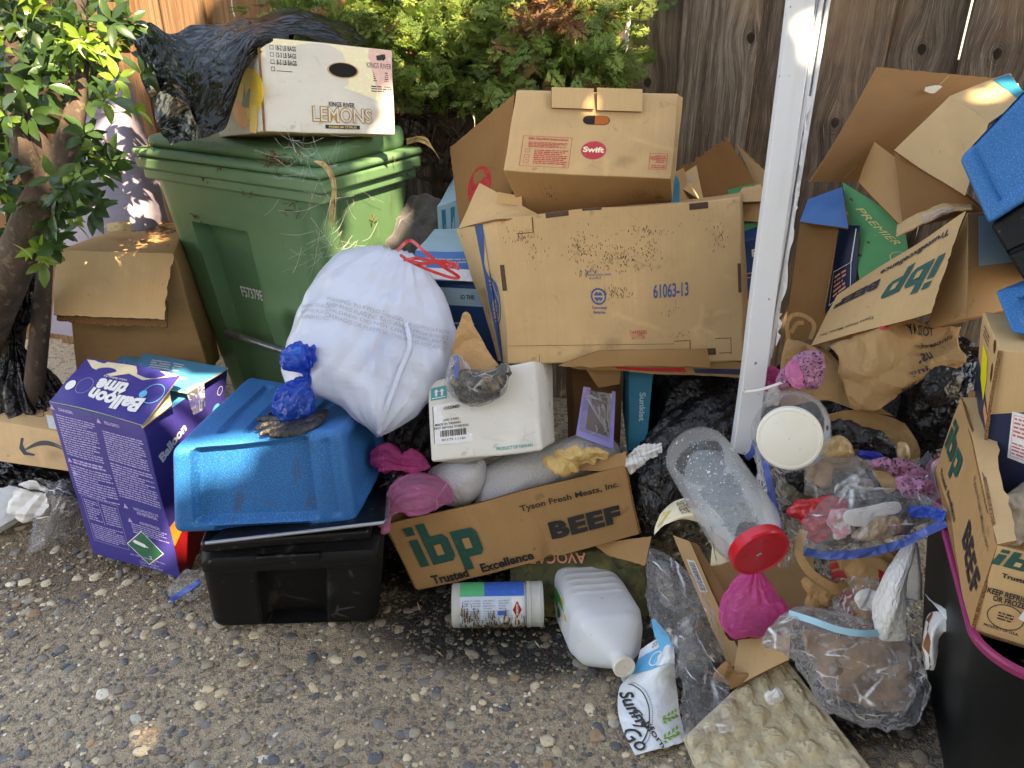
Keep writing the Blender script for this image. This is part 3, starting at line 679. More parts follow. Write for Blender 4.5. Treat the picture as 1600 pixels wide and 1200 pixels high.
M['ground'] = mat('exposed_aggregate', (.2, .18, .15, 1), .85, attr='col', layers=[('noise', 45, ONE, .45, .68, (.07, .062, .055, 1), .75), ('noise', 150, ONE, .5, .66, (.48, .44, .37, 1), .55), ('vor', 190, ONE, .3, .08, (.06, .055, .05, 1), .65), ('noise', 330, ONE, .55, .7, (.04, .035, .03, 1), .6)],
    bumps=[('noise', 90, ONE, .9, .006), ('vor', 230, ONE, .8, .004), ('noise', 420, ONE, .6, .002)])
g = col_mesh('ground', np.stack([GX, GY, GZ], -1).reshape(-1, 3), np.array(gridF(len(gx), len(gy))), gc.reshape(-1, 3), [M['ground']], 'structure')
# the dark spill is wet: roughness follows the same stain through its darkness
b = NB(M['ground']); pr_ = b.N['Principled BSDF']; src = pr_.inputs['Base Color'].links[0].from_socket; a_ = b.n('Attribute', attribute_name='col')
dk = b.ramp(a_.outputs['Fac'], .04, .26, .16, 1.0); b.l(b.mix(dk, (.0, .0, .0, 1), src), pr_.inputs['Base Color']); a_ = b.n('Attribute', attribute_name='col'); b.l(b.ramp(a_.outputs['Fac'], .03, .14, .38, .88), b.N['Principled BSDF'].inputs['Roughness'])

def ico(sub):
    bm = bmesh.new(); bmesh.ops.create_icosphere(bm, subdivisions=sub, radius=1); V = np.array([v.co[:] for v in bm.verts]); Fc = np.array([[v.index for v in f.verts] for f in bm.faces]); bm.free(); return V, Fc
IV, IF = ico(2)
r = np.random.default_rng(12)
def pebbles(n, smin, smax, pw, palette, wts):
    px = r.uniform(-2.0, 1.8, n*3); py = r.uniform(.85, 2.9, n*3)
    keep = (abs(px) < .30+.86*py) & (r.random(n*3) < np.clip(1.9-.62*py, .25, 1)); px, py = px[keep][:n], py[keep][:n]; n = len(px)
    s = smin+(smax-smin)*r.random(n)**pw; a = r.uniform(0, np.pi, n)
    dims = np.stack([s, s*r.uniform(.55, .9, n), s*r.uniform(.20, .32, n)], -1)
    V = IV[None]*(1+.16*r.normal(size=(n, len(IV), 1))*0.6)+.0
    V = np.sign(V)*np.abs(V)**.9*dims[:, None]
    ca, sa = np.cos(a)[:, None], np.sin(a)[:, None]
    tl = r.normal(0, .12, (n, 1)); x, y, z = V[..., 0], V[..., 1], V[..., 2]
    z = z+x*tl
    P = np.stack([x*ca-y*sa+px[:, None], x*sa+y*ca+py[:, None], z+(dims[:, 2]*r.uniform(-.75, .05, n))[:, None]+.0015], -1)
    pal = np.array(palette); ci = r.choice(len(pal), n, p=np.array(wts)/sum(wts)); cl = pal[ci]*r.uniform(.7, 1.2, (n, 1))
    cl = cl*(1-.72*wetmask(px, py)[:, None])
    C_ = np.repeat(cl, len(IV), 0)
    Fc = (IF[None]+(np.arange(n)*len(IV))[:, None, None]).reshape(-1, 3)
    return P.reshape(-1, 3), Fc, C_
pal = [(.58, .46, .29), (.66, .55, .38), (.16, .15, .14), (.075, .082, .095), (.36, .21, .11), (.30, .25, .18), (.22, .19, .15), (.68, .62, .50)]
A1 = pebbles(5200, .005, .020, 2.7, pal, [3, 1.4, 2.8, 2.4, 1.2, 3.4, 3.4, .5]); A2 = pebbles(17000, .0025, .0062, 1.2, pal, [2.2, 1.2, 4, 3, 1, 3, 4.5, .8])
V = np.concatenate([A1[0], A2[0]]); Fc = np.concatenate([A1[1], A2[1]+len(A1[0])]); C_ = np.concatenate([A1[2], A2[2]])
M['pebble'] = mat('pebbles', (.3, .3, .3, 1), .6, attr='col', layers=[('noise', 160, ONE, .5, .7, (.10, .09, .07, 1), .45), ('noise', 500, ONE, .5, .66, (.5, .45, .36, 1), .3)], bumps=[('noise', 260, ONE, .3, .002)])
col_mesh('gravel', V, Fc, C_, [M['pebble']], 'stuff')['label'] = 'rounded pebbles set in the concrete ground'
# dry needles and leaf crumbs
n = 1500; r = np.random.default_rng(5)
px = np.concatenate([r.normal(-1.15, .35, n//2), r.uniform(-1.6, 1.5, n//2)]); py = np.concatenate([r.normal(1.75, .2, n//2), r.uniform(1., 2.3, n//2)]); n = len(px)
a = r.uniform(0, 6.28, n); l = r.uniform(.004, .018, n); w = r.uniform(.0006, .002, n)
d = np.stack([np.cos(a), np.sin(a), r.normal(0, .12, n)], -1)*l[:, None]; q = np.stack([-np.sin(a), np.cos(a), 0*a], -1)*w[:, None]; c = np.stack([px, py, np.full(n, .007)+r.uniform(0, .006, n)], -1)
V = np.stack([c-d, c+q, c+d, c-q], 1).reshape(-1, 3); Fc = np.arange(4*n).reshape(n, 4)
cl = np.array([(.28, .17, .08), (.16, .09, .05), (.42, .32, .18)])[r.integers(0, 3, n)]
col_mesh('leaf_litter', V, Fc, np.repeat(cl, 4, 0), [mat('litter_bits', (.2, .1, .05, 1), .8, attr='col')], 'stuff')['label'] = 'dry needles and crumbs scattered on the concrete'

# ------------------------------------------------------------------ fence
M['wood'] = mat('weathered_fence_wood', srgb(146, 132, 118), .88, rnd=True, tint=srgb(104, 90, 80), layers=[
    ('grain', 2.4, (4, 1, .8), .30, .85, srgb(84, 72, 62), .6), ('noise', 4, (7, 1, .6), .42, .66, srgb(78, 62, 52), .7), ('noise', 34, (10, 1, .14), .5, .62, srgb(48, 40, 35), .55), ('noise', 70, (8, 1, .2), .54, .7, srgb(176, 164, 148), .45), ('noise', 90, (14, 1, .25), .62, .66, srgb(26, 21, 18), .8), ('knot', 1, ONE, .1, .9, srgb(34, 26, 21), .95), ('noise', 2.5, ONE, .5, .7, srgb(160, 128, 98), .4)],
    bumps=[('grain', 1.6, (5, 1, .7), .4, .006), ('noise', 34, (10, 1, .14), .8, .005), ('knot', 1, ONE, .5, .004)], spec=.2)
M['woodlit'] = mat('sunlit_fence_wood', srgb(150, 118, 88), .85, rnd=True, tint=srgb(120, 88, 62), layers=[  # warmer copy of the fence wood; sunlight is put into its colour
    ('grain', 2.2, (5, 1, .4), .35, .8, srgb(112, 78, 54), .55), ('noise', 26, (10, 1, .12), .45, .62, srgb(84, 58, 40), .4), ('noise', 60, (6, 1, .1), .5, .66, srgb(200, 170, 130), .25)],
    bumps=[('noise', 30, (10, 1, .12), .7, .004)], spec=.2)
FA, FB = V3(-2.3, 3.28, 0), V3(1.95, 2.25, 0); fd = nrm(FB-FA); fn_ = V3(fd[1], -fd[0], 0)   # fn_ points to the camera
KN = []
for px_, py_ in ((1446, 78), (1556, 84), (1303, 192), (1085, 96), (1175, 60), (1010, 130)):
    rr_ = ray(px_, py_); t_ = ((FA-CAM)@fn_)/(rr_@fn_); P_ = CAM+rr_*t_; KN.append(((P_-FA)@fd, P_[2]))
fence = thing('fence', 'tall weathered wooden board fence running behind the whole heap', 'fence', (0, 2.74, 0))
def board(s0, s1, off, m, seed, z1=2.0):
    mb = MB(); D = (s1-s0, .02, z1); b_ = rbox(D, .004, 10); b_.xf(dentfn(.002, 2, seed))
    rr = random.Random(seed); lean = rr.uniform(-.004, .004)
    o = FA+fd*s0+fn_*off
    b_.V = [o+v[:, :1]*fd+v[:, 1:2]*(-fn_)+v[:, 2:]*V3(0, 0, 1)+(v[:, 2:]*lean)*fd for v in b_.V]
    kx, kz = rr.uniform(.2, .8)*(s1-s0), rr.choice([5, 5, rr.uniform(.9, 1.4)])
    for ks, kzz in KN:
        if s0 < ks < s1-.004: kx, kz = ks-s0, kzz
    b_.L = [l-[kx, 0, kz] for l in b_.L]
    return b_.build('board', [m], fence)
s = 0; i = 0; rr = random.Random(4)
while s < np.linalg.norm(FB-FA)+.3:
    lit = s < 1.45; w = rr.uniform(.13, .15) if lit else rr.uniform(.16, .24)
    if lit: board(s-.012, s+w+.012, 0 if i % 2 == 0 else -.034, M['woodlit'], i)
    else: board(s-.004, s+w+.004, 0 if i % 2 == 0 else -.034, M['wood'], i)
    s += w; i += 1
for zz in (.35, 1.15, 1.8):
    mb = rbox((4.5, .045, .09), .004, 8); mb.V = [FA+fn_*-.075+V3(0, 0, zz)+v[:, :1]*fd+v[:, 1:2]*(-fn_)+v[:, 2:]*V3(0, 0, 1) for v in mb.V]
    mb.build('rail', [M['wood']], fence)
def fpt(px, py, off=0):   # point on the fence face under a pixel
    rr_ = ray(px, py); p0 = FA+fn_*off; t = ((p0-CAM)@fn_)/(rr_@fn_); return CAM+rr_*t
mb = MB(); pts = [fpt(983, -20, .012), fpt(982, 30, .012), fpt(979, 60, .012), fpt(977, 82, .012)]
ribbon(mb, pts, .014, fn_, 4, 0, .003); tag(mb.build('white_strip', M['whitepaint']), 'thin white strip hanging down the fence beside the evergreen tree', 'strip')
# knots and a hanging cord on the left boards
mb = MB(); tube(mb, [fpt(362, -10, .01), fpt(363, 12, .01), fpt(367, 26, .012)], .002, 6); tag(mb.build('fence_wire', M['whitepaint']), 'short pale wire on the fence above the black film', 'wire')

# ------------------------------------------------------------------ leaves
def leafmat(name, tr=.45, rough=.35):
    return mat(name, (.1, .2, .05, 1), rough, attr='col', trans=tr, layers=[('noise', 60, ONE, .5, .75, (.02, .035, .01, 1), .3)], spec=.5)
M['broadleaf'] = leafmat('broad_leaves', .35, .3); M['scale'] = leafmat('evergreen_scale_leaves', .3, .6)
def place_leaves(base, dirs, norms, L, Wd, cols, fold=.25, curl=.25):
    n = len(base); y = np.array([0, .12, .35, .62, .85, 1.]); wv = np.array([.02, .5, .95, .9, .45, .0])
    T = nrm(dirs); S_ = nrm(np.cross(T, norms)); Nn = np.cross(S_, T)
    rows = []
    for k in range(6):
        c = base+T*(y[k]*L)[:, None]-Nn*(curl*L*y[k]**2)[:, None]; hw = (Wd*wv[k]/2)[:, None]
        rows += [c-S_*hw+Nn*hw*fold, c, c+S_*hw+Nn*hw*fold]
    V = np.stack(rows, 1); f = []
    for k in range(5):
        for j in range(2): a = k*3+j; f.append((a, a+1, a+4, a+3))
    f = np.array(f); Fc = (f[None]+(np.arange(n)*18)[:, None, None]).reshape(-1, 4)
    return V.reshape(-1, 3), Fc, np.repeat(cols, 18, 0)
r = np.random.default_rng(21)
shrub_at = W(-60, 560, 2.25); shrub_at[2] = 0
shrub = thing('shrub', 'broad-leaved evergreen shrub with thick brown trunk at the left edge', 'shrub', shrub_at)
mb = MB()
def tk(pts, rad): tube(mb, [W(*p) for p in pts], rad, 10, 14)
tk([(-70, 800, 2.7), (-30, 560, 2.3), (15, 430, 1.98), (55, 330, 1.87), (85, 262, 1.85)], [.062, .054, .048, .042, .034])
tk([(80, 275, 1.85), (112, 200, 1.84), (122, 130, 1.86), (128, 60, 1.95), (122, -60, 2.1)], [.032, .026, .021, .018, .015])
tk([(66, 300, 1.87), (38, 230, 1.83), (28, 150, 1.85), (20, 60, 1.9), (10, -40, 2.0)], [.032, .030, .026, .02, .016])
tk([(82, 262, 1.85), (55, 200, 1.83), (50, 150, 1.9), (80, 60, 2.05)], [.022, .018, .014, .010])
tk([(50, 640, 2.25), (62, 520, 2.2), (70, 430, 2.15), (76, 400, 2.15)], [.028, .026, .02, .012])
tk([(10, 620, 2.3), (30, 480, 2.25), (40, 400, 2.25)], [.03, .026, .018])
for k in range(26):
    a = (r.uniform(0, 150), r.uniform(20, 300), r.uniform(2., 2.2)); b_ = (a[0]+r.uniform(-40, 90), a[1]+r.uniform(-70, 60), a[2]+r.uniform(-.25, .1))
    tk([a, ((a[0]+b_[0])/2+r.uniform(-10, 10), (a[1]+b_[1])/2-8, (a[2]+b_[2])/2), b_], [.006, .004, .0015])
mb.build('trunk', [M['bark']], shrub)
# leaf clusters: whorls at twig tips
cl = []
reg = [(20, 30, 110, 60, 40), (110, 20, 90, 50, 26), (40, 90, 100, 50, 34), (160, 90, 60, 40, 12), (10, 150, 60, 40, 14), (150, 70, 60, 40, 18), (160, 150, 40, 30, 9), (130, 220, 40, 40, 12), (110, 290, 60, 40, 16), (175, 262, 30, 16, 3), (60, 345, 40, 40, 14), (50, 400, 40, 30, 8), (10, 250, 30, 50, 10), (95, 330, 30, 40, 8), (-20, 120, 60, 140, 30), (-30, 350, 40, 120, 14)]
for cx, cy, sx, sy, n in reg:
    for _ in range(n): cl.append(W(cx+r.uniform(-1, 1)*sx, cy+r.uniform(-1, 1)*sy, r.uniform(1.78, 2.25)))
B, Dr, Nn, Ls, Ws, Cs = [], [], [], [], [], []
for p in cl:
    m = r.integers(5, 9); ax = nrm(np.array([r.normal(.2, .6), r.normal(-.3, .5), r.uniform(.2, 1)])); e1 = nrm(np.cross(ax, r.normal(size=3))); e2 = np.cross(ax, e1)
    young = r.random() < .38; cb = np.array([.17, .28, .03]) if young else np.array([.042, .095, .024])
    for k in range(m):
        a = k*2.4+r.uniform(-.3, .3); o = e1*math.cos(a)+e2*math.sin(a); el = r.uniform(.1, .9)
        d = nrm(o*(1-.4*el)+ax*el*.8-V3(0, 0, .15)); B.append(p+d*.006+ax*.01*(k % 3)); Dr.append(d); Nn.append(nrm(ax-o*.3+r.normal(0, .15, 3)))
        L_ = r.uniform(.034, .072)*(.8 if young else 1); Ls.append(L_); Ws.append(L_*r.uniform(.38, .52)); Cs.append(cb*r.uniform(.6, 1.35))
A = place_leaves(np.array(B), np.array(Dr), np.array(Nn), np.array(Ls), np.array(Ws), np.array(Cs), .3, .22)
o_ = col_mesh('foliage', A[0]-shrub_at, A[1], A[2], [M['broadleaf']]); o_.parent = shrub

# evergreen (arborvitae) with flat scaly sprays
tree_at = V3(-.28, 2.72, 0)
tree = thing('evergreen_tree', 'scaly-leaved evergreen tree with a brown dead patch against the fence', 'tree', tree_at)
mb = MB()
tube(mb, [V3(-.28, 2.72, 0), V3(-.27, 2.72, .5), V3(-.25, 2.7, 1.0), V3(-.22, 2.68, 1.8)], [.05, .045, .035, .02], 10, 14)
for k in range(42):
    z0 = r.uniform(.55, 1.5); a = r.uniform(0, 6.28); l = r.uniform(.25, .6); s0 = V3(-.26, 2.71, z0); d = V3(math.cos(a)*.95, -abs(math.sin(a))*.45, .35)
    tube(mb, [s0, s0+d*l*.5+V3(0, 0, -.03), s0+d*l+V3(r.normal(0, .04), 0, r.normal(0, .05))], [.011, .006, .0018], 6, 6)
for k in range(60):   # bare hanging twigs under the crown
    p = W(r.uniform(560, 860), r.uniform(130, 210), r.uniform(2.35, 2.6)); tube(mb, [p, p+V3(r.normal(0, .05), 0, -.08), p+V3(r.normal(0, .12), r.normal(0, .03), -r.uniform(.1, .3))], [.004, .0025, .001], 5, 5)
mb.build('trunk', [M['bark']], tree)
def sprays(P, Dn, size, colr, nb=9):
    """flat fans of short pointed leaflets"""
    n = len(P); T = nrm(Dn); R_ = nrm(np.cross(T, r.normal(size=(n, 3))+V3(0, -.5, .6))); Vs = []; Cc = []
    for k in range(nb):
        f = (k+1)/nb; base = P+T*(size*f*.85)[:, None]
        for sgn in (-1, 1):
            l = size*(.52-.34*f)*r.uniform(.7, 1.2, n); d = nrm(T*.75+sgn*R_*.75+.16*r.normal(size=(n, 3))); w = l*.10
            q = nrm(np.cross(d, np.cross(T, R_)))*w[:, None]
            Vs.append(np.stack([base, base+d*(l*.5)[:, None]+q, base+d*l[:, None], base+d*(l*.5)[:, None]-q], 1))
            for s2 in (.45, .75):
                b2 = base+d*(l*s2)[:, None]
                for g2 in (-1, 1):
                    d2 = nrm(d*.7+g2*q/w[:, None]*.75); l2 = l*.36; q2 = nrm(np.cross(d2, np.cross(T, R_)))*(l2*.2)[:, None]
                    Vs.append(np.stack([b2, b2+d2*(l2*.5)[:, None]+q2, b2+d2*l2[:, None], b2+d2*(l2*.5)[:, None]-q2], 1))
    V = np.stack(Vs, 1); K = V.shape[1]; V = V.reshape(-1, 3); Fc = np.arange(len(V)).reshape(-1, 4)
    C_ = np.repeat(colr, K*4, 0); return V, Fc, C_
regs = [(560, 40, 120, 50, 300), (700, 40, 110, 60, 330), (840, 60, 110, 70, 300), (560, 130, 70, 40, 60), (640, 110, 90, 50, 170), (760, 140, 60, 30, 60), (920, 90, 70, 30, 120), (950, 20, 60, 50, 90), (900, 130, 80, 18, 34), (500, 20, 60, 40, 90), (735, 150, 14, 30, 10), (960, 110, 28, 12, 12), (650, -40, 260, 40, 200)]
P_, D_, S_, C2 = [], [], [], []
for cx, cy, sx, sy, n in regs:
    for _ in range(int(n*1.7)):
        x = cx+r.normal(0, .5)*sx; y = cy+r.normal(0, .5)*sy; t = r.uniform(2.2, 2.62); P_.append(W(x, y, t))
        a = r.normal(0, .9); D_.append([math.sin(a)+.3*(x-720)/300, r.uniform(-.9, -.1), .25-abs(r.normal(0, .5))]); S_.append(r.uniform(.045, .095))
        dead = math.hypot((x-850)/60, (y-22)/32) < 1 or (math.hypot((x-830)/40, (y-110)/45) < 1 and r.random() < .7) or r.random() < .04
        base = np.array([.26, .13, .055]) if dead else (np.array([.12, .20, .035]) if r.random() < .5 else np.array([.20, .27, .055]))
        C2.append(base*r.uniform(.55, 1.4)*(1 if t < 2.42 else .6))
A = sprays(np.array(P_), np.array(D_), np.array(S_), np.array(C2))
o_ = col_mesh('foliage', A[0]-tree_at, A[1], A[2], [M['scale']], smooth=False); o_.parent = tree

# grey fabric cover behind the shrub
ctrl = [[W(118, 130, 2.75), W(150, 126, 2.7), W(185, 120, 2.68), W(205, 130, 2.75)],
        [W(112, 190, 2.7), W(150, 190, 2.62), W(195, 185, 2.6), W(222, 190, 2.72)],
        [W(100, 280, 2.7), W(150, 275, 2.55), W(215, 280, 2.55), W(248, 280, 2.7)],
        [W(90, 380, 2.7), W(150, 390, 2.5), W(230, 380, 2.5), W(270, 380, 2.68)],
        [W(80, 520, 2.8), W(150, 530, 2.6), W(230, 530, 2.6), W(300, 520, 2.7)]]
mb = drape(ctrl, 60, 40, .006, 5, 3, th=.004); mb2 = MB()
ct = thing('fabric_cover', 'grey fabric cover over a tall shape between shrub and green bin', 'fabric cover', mb.V[0].mean(0)*[1, 1, 0])
mb.build('cloth', [M['cover']], ct); 
ribbon(mb2, [W(112, 172, 2.66), W(150, 172, 2.6), W(203, 168, 2.6)], .022, (0, -1, .3), 8, 0, .002); mb2.build('seam_band', [M['cover']], ct)

# unseen leaf canopy added overhead; gaps are cut where sun patches should fall
def lit(px, py, t, rad): p = W(px, py, t); return p, rad
holes = [lit(282, 706, 1.67, .026), lit(300, 702, 1.68, .026), lit(325, 698, 1.69, .026), lit(350, 696, 1.69, .026), lit(378, 694, 1.70, .022), lit(268, 745, 1.68, .014),
         lit(250, 575, 2.1, .02), lit(320, 590, 2.1, .015), lit(300, 630, 2.0, .01), lit(600, 310, 2.17, .012), lit(586, 332, 2.16, .012), lit(572, 354, 2.155, .012), lit(558, 378, 2.15, .01), lit(608, 270, 2.18, .0), lit(632, 240, 2.2, .015), lit(620, 330, 2.2, .0),
         lit(290, 30, 2.8, .12), lit(240, 50, 2.8, .10), lit(200, 10, 2.8, .12), lit(90, 30, 2.0, .09), lit(30, 60, 2.0, .05), lit(150, 30, 2.1, .12), lit(150, 210, 2.0, .08), lit(180, 200, 2.6, .06), lit(120, 100, 2.0, .10), lit(100, 300, 2.0, .05),
         lit(560, 60, 2.4, .05), lit(620, 80, 2.4, .05), lit(700, 60, 2.4, .06), lit(770, 50, 2.4, .06), lit(860, 80, 2.4, .07), lit(930, 60, 2.4, .06), lit(960, 110, 2.4, .04), lit(640, 140, 2.4, .04),
         lit(1560, 130, 1.85, .02), lit(200, 1185, 1.6, .0), lit(1265, 60, 1.7, .02), lit(940, 140, 1.86, .0)]
HZ = 4.2; Lv = np.array(SUN)
hc = np.array([p+Lv*((HZ-p[2])/Lv[2]) for p, _ in holes]); hr = np.array([q for _, q in holes])
r = np.random.default_rng(9)
gx_, gy_ = np.meshgrid(np.arange(-1.5, 4.6, .075), np.arange(-3.7, 1.7, .075), indexing='ij'); n = gx_.size
c = np.stack([gx_.ravel(), gy_.ravel(), np.full(n, HZ)], -1)+r.normal(0, .03, (n, 3)); c = np.concatenate([c+r.normal(0, .05, (n, 3))*(i > 0) for i in range(6)])
dd = np.linalg.norm(c[:, None, :2]-hc[None, :, :2], axis=2); ok = (dd > hr[None]+.10).all(1); c = c[ok]; n = len(c)
shade = thing('added_shade_canopy', 'unseen leafy canopy added behind the viewer to shade the heap', 'tree', (4.9, -1.6, 0))
d = r.normal(size=(n, 3))*[1, 1, .25]; A = place_leaves(c-nrm(d)*.06, d, np.tile(V3(0, 0, 1), (n, 1))+r.normal(0, .25, (n, 3)), np.full(n, .14), np.full(n, .13), np.tile([.06, .12, .03], (n, 1))*r.uniform(.6, 1.3, (n, 1)), .1, .1)
o_ = col_mesh('crown', A[0]-np.array(shade.location), A[1], A[2], [M['broadleaf']]); o_.parent = shade
mb = MB(); tube(mb, [V3(4.9, -1.6, 0), V3(-4.5, -2.1, 1.5), V3(-4.1, -1.8, 3), V3(-3.2, -1.4, 4.15), V3(-1.2, -1.1, 4.35), V3(1.2, -.6, 4.4)], [.16, .14, .11, .07, .04, .01], 10, 14)
for k in range(8): x = .1+k*.5; tube(mb, [V3(x, -1.3, 4.25), V3(x+.2, -1.3+(-1)**k*.9, 4.35), V3(x+.4, -1.3+(-1)**k*1.9, 4.3)], [.04, .02, .006], 6, 8)
mb.build('trunk', [M['bark']], shade)

# wall added behind the viewer to block low sky light and bounce some back
hw = thing('added_sky_blocker', 'unseen stucco wall with a window, added behind the viewer to block low sky light', 'house wall', (0, -2.8, 0))
M['stucco'] = mat('stucco', srgb(200, 194, 184), .9, layers=[('noise', 3, ONE, .4, .7, srgb(180, 172, 160), .5)], bumps=[('noise', 60, ONE, .5, .004)])
def slabw(x0, x1, z0, z1, nm, m, y=-2.8, d=.15):
    b_ = rbox((x1-x0, d, z1-z0), .005, 6); b_.xf(lambda P: P+V3(x0, y-d, z0)); b_.build(nm, [m], hw)
slabw(-6, 1.2, 0, 3.1, 'wall', M['stucco']); slabw(2.6, 6, 0, 3.1, 'wall', M['stucco']); slabw(1.2, 2.6, 0, .95, 'wall', M['stucco']); slabw(1.2, 2.6, 2.15, 3.1, 'wall', M['stucco'])
slabw(1.2, 2.6, .95, 2.15, 'window_pane', mat('window_glass', (.02, .025, .03, 1), .05), -2.87, .02); slabw(1.16, 2.64, .90, .95, 'window_sill', M['whitepaint'], -2.74, .1)  # window pane and sill are invented along with the added wall
# ================================================================== OBJECTS
def carton(H, r=.004, n=12, warp=.003, seed=0, face_mats=None):
    """closed carton body; face_mats maps a face letter to a material slot"""
    H = [np.asarray(h, float) for h in H]; D = dims_of(H); mb = rbox(D, r, n)
    if face_mats:
        V = mb.L[0]; out = []
        for f in mb.F:
            c = V[list(f)].mean(0); dd = {'L': c[0], 'R': D[0]-c[0], 'F': c[1], 'B': D[1]-c[1], 'D': c[2], 'T': D[2]-c[2]}
            k = min(dd, key=dd.get); out.append(face_mats.get(k, 0))
        mb.M = out
    mb.D = D; mb.H = H; mb.warp = warp; mb.seed = seed
    return mb
def done(mb):
    if mb.warp: mb.xf(dentfn(mb.warp, 2.2, mb.seed))
    mb.xf(tri(mb.H, mb.D)); return mb
def base_of(H): H = np.array(H); return V3(H[:, 0].mean(), H[:, 1].mean(), H[:, 2].min())
ibpshape = lambda: [  # letters i, b, p as slanted blocks
    [(0, .74), (.19, .74), (.19, .93), (0, .93)], [(0, 0), (.19, 0), (.19, .64), (0, .64)],
    [(.27, 0), (.72, 0), (.80, .1), (.80, .52), (.72, .64), (.46, .64), (.46, .95), (.27, .95)],
    [(.88, -.28), (1.07, -.28), (1.07, 0), (1.33, 0), (1.41, .1), (1.41, .52), (1.33, .64), (.88, .64)]]
def ibp(mb, fn, cu, cv, h, w, rot=0, slant=.18, mi=1, hole=2):
    def tr(P):
        P = np.array(P, float); P[:, 0] = (P[:, 0]+P[:, 1]*slant-.75)/1.45*w; P[:, 1] = (P[:, 1]-.33)/1.2*h; return P
    for s in ibpshape(): poly(mb, fn, tr(s), mi, 1, rot, (cu, cv))
    for a in ((.46, .20, .61, .44), (1.07, .20, 1.22, .44)): poly(mb, fn, tr([(a[0], a[1]), (a[2], a[1]), (a[2], a[3]), (a[0], a[3])]), hole, 1.8, rot, (cu, cv))

# ------------------------------------------------------------------ green wheeled bin
C0, L0, R0 = Z(500, 275, 1.0), Z(222, 238, 1.0), Z(645, 238, 1.0)
u1, u2 = nrm(L0-C0), nrm(R0-C0); wL, wR = np.linalg.norm(L0-C0), np.linalg.norm(R0-C0)
bc = C0+u1*wL/2+u2*wR/2; bc[2] = 0
binT = thing('wheeled_bin', 'green wheeled garbage bin marked F57379E with debris and cobwebs under its rim', 'garbage bin', (bc[0], bc[1], 0))
def binpt(P, D):   # local (x along left face towards corner, y back along right face, z up)
    k = .70+.30*np.clip(P[:, 2]/1.0, 0, 1); o = bc
    a = (P[:, 0]/D[0]-.5); b_ = (P[:, 1]/D[1]-.5)
    return o + (-u1)*(a*wL*k)[:, None] + u2*(b_*wR*k)[:, None] + V3(0, 0, 1)*P[:, 2:3] + np.outer((1-k)*.16, u2)
Db = (wL, wR, .98); mb = rbox(Db, .045, 64)
q = mb.V[0]
rec = lambda q: inset(inset(q, 1, 0, Db, (.13, .05, .36, .80), .05, .02), 1, 0, Db, (.46, .0, .62, .56), .035, .05)
q = rec(q)
m = np.exp(-((q[:, 2]-.55)/.05)**2)*(q[:, 0] > .34)*(q[:, 1] < .05); q[:, 1] -= .012*m
m = np.exp(-((q[:, 0]-.62)/.02)**2)*(q[:, 2] > .62)*(q[:, 1] < .05); q[:, 1] += .01*m
q = inset(q, 0, 1, Db, (.10, .0, wR-.04, .50), .04, .05)
m = (np.abs(q[:, 0]-Db[0]) < .05)*np.exp(-((q[:, 1]-.08)/.02)**2)*(q[:, 2] > .3)*.012; q[:, 0] -= m
mb.V[0] = q
fn = boxmap('F', Db, .0015); text(mb, lambda uv, k=1: fn(uv, k)+V3(0, .0, 0), 'F57379E', .0, 0, .1) if False else None
f2 = lambda uv, k=1.0: fn(uv, k)*[1, 1, 1]+V3(0, .0, 0)
f2.size = fn.size
text(mb, f2, 'F57379E', .375, .595, .036, .105, bold=.012, mi=1); mb.V[1] = rec(mb.V[1])-[0, .001, 0]
mb.xf(lambda P: binpt(P, Db)); mb.build('body', [M['greenplastic'], M['ink_white']], binT)
# rim and lid
def slab(z0, z1, grow, r=.012, n=30, sl=0):
    D = (wL+grow*2, wR+grow*2, z1-z0); m_ = rbox(D, r, n); m_.D = D
    def fn(P):
        a = P[:, 0]/D[0]-.5; b_ = P[:, 1]/D[1]-.5
        return bc+(-u1)*(a*D[0])[:, None]+u2*(b_*D[1])[:, None]+V3(0, 0, 1)*(P[:, 2:3]+z0)+np.outer(sl*(b_+.5)*P[:, 2]/D[2], V3(0, 0, 1))
    return m_.xf(fn)
slab(.955, .992, .018, .01).merge(slab(.925, .957, .006, .008)).build('rim', [M['greenplastic']], binT)
lid = slab(.994, 1.015, .022, .01); lid.merge(slab(1.013, 1.048, -.012, .016, sl=.03))
lid.build('lid', [M['greenplastic']], binT)
p = bc+V3(0, 0, 0); mb = MB()
def onleft(x, z, out=0): return binpt(np.array([[x, -out, z]]), Db)[0]
tube(mb, [onleft(.12, .44, -.01), onleft(.13, .44, .008), onleft(.25, .44, .012), onleft(.37, .435, .012), onleft(.47, .43, .008), onleft(.48, .43, -.01)], .011, 6, 12)
mb.build('lift_bar', [M['steel']], binT)
for s in (0, 1):
    mb = MB(); c_ = binpt(np.array([[.06 if s == 0 else wL-.06, wR+.02, .13]]), Db)[0]; c_[2] = .125
    lathe(mb, c_-u1*.03, c_+u1*.03, [(0, 0), (0, .11), (.01, .125), (.05, .125), (.06, .11), (.06, 0)], 36); mb.build('wheel', [M['smoothblack']], binT)
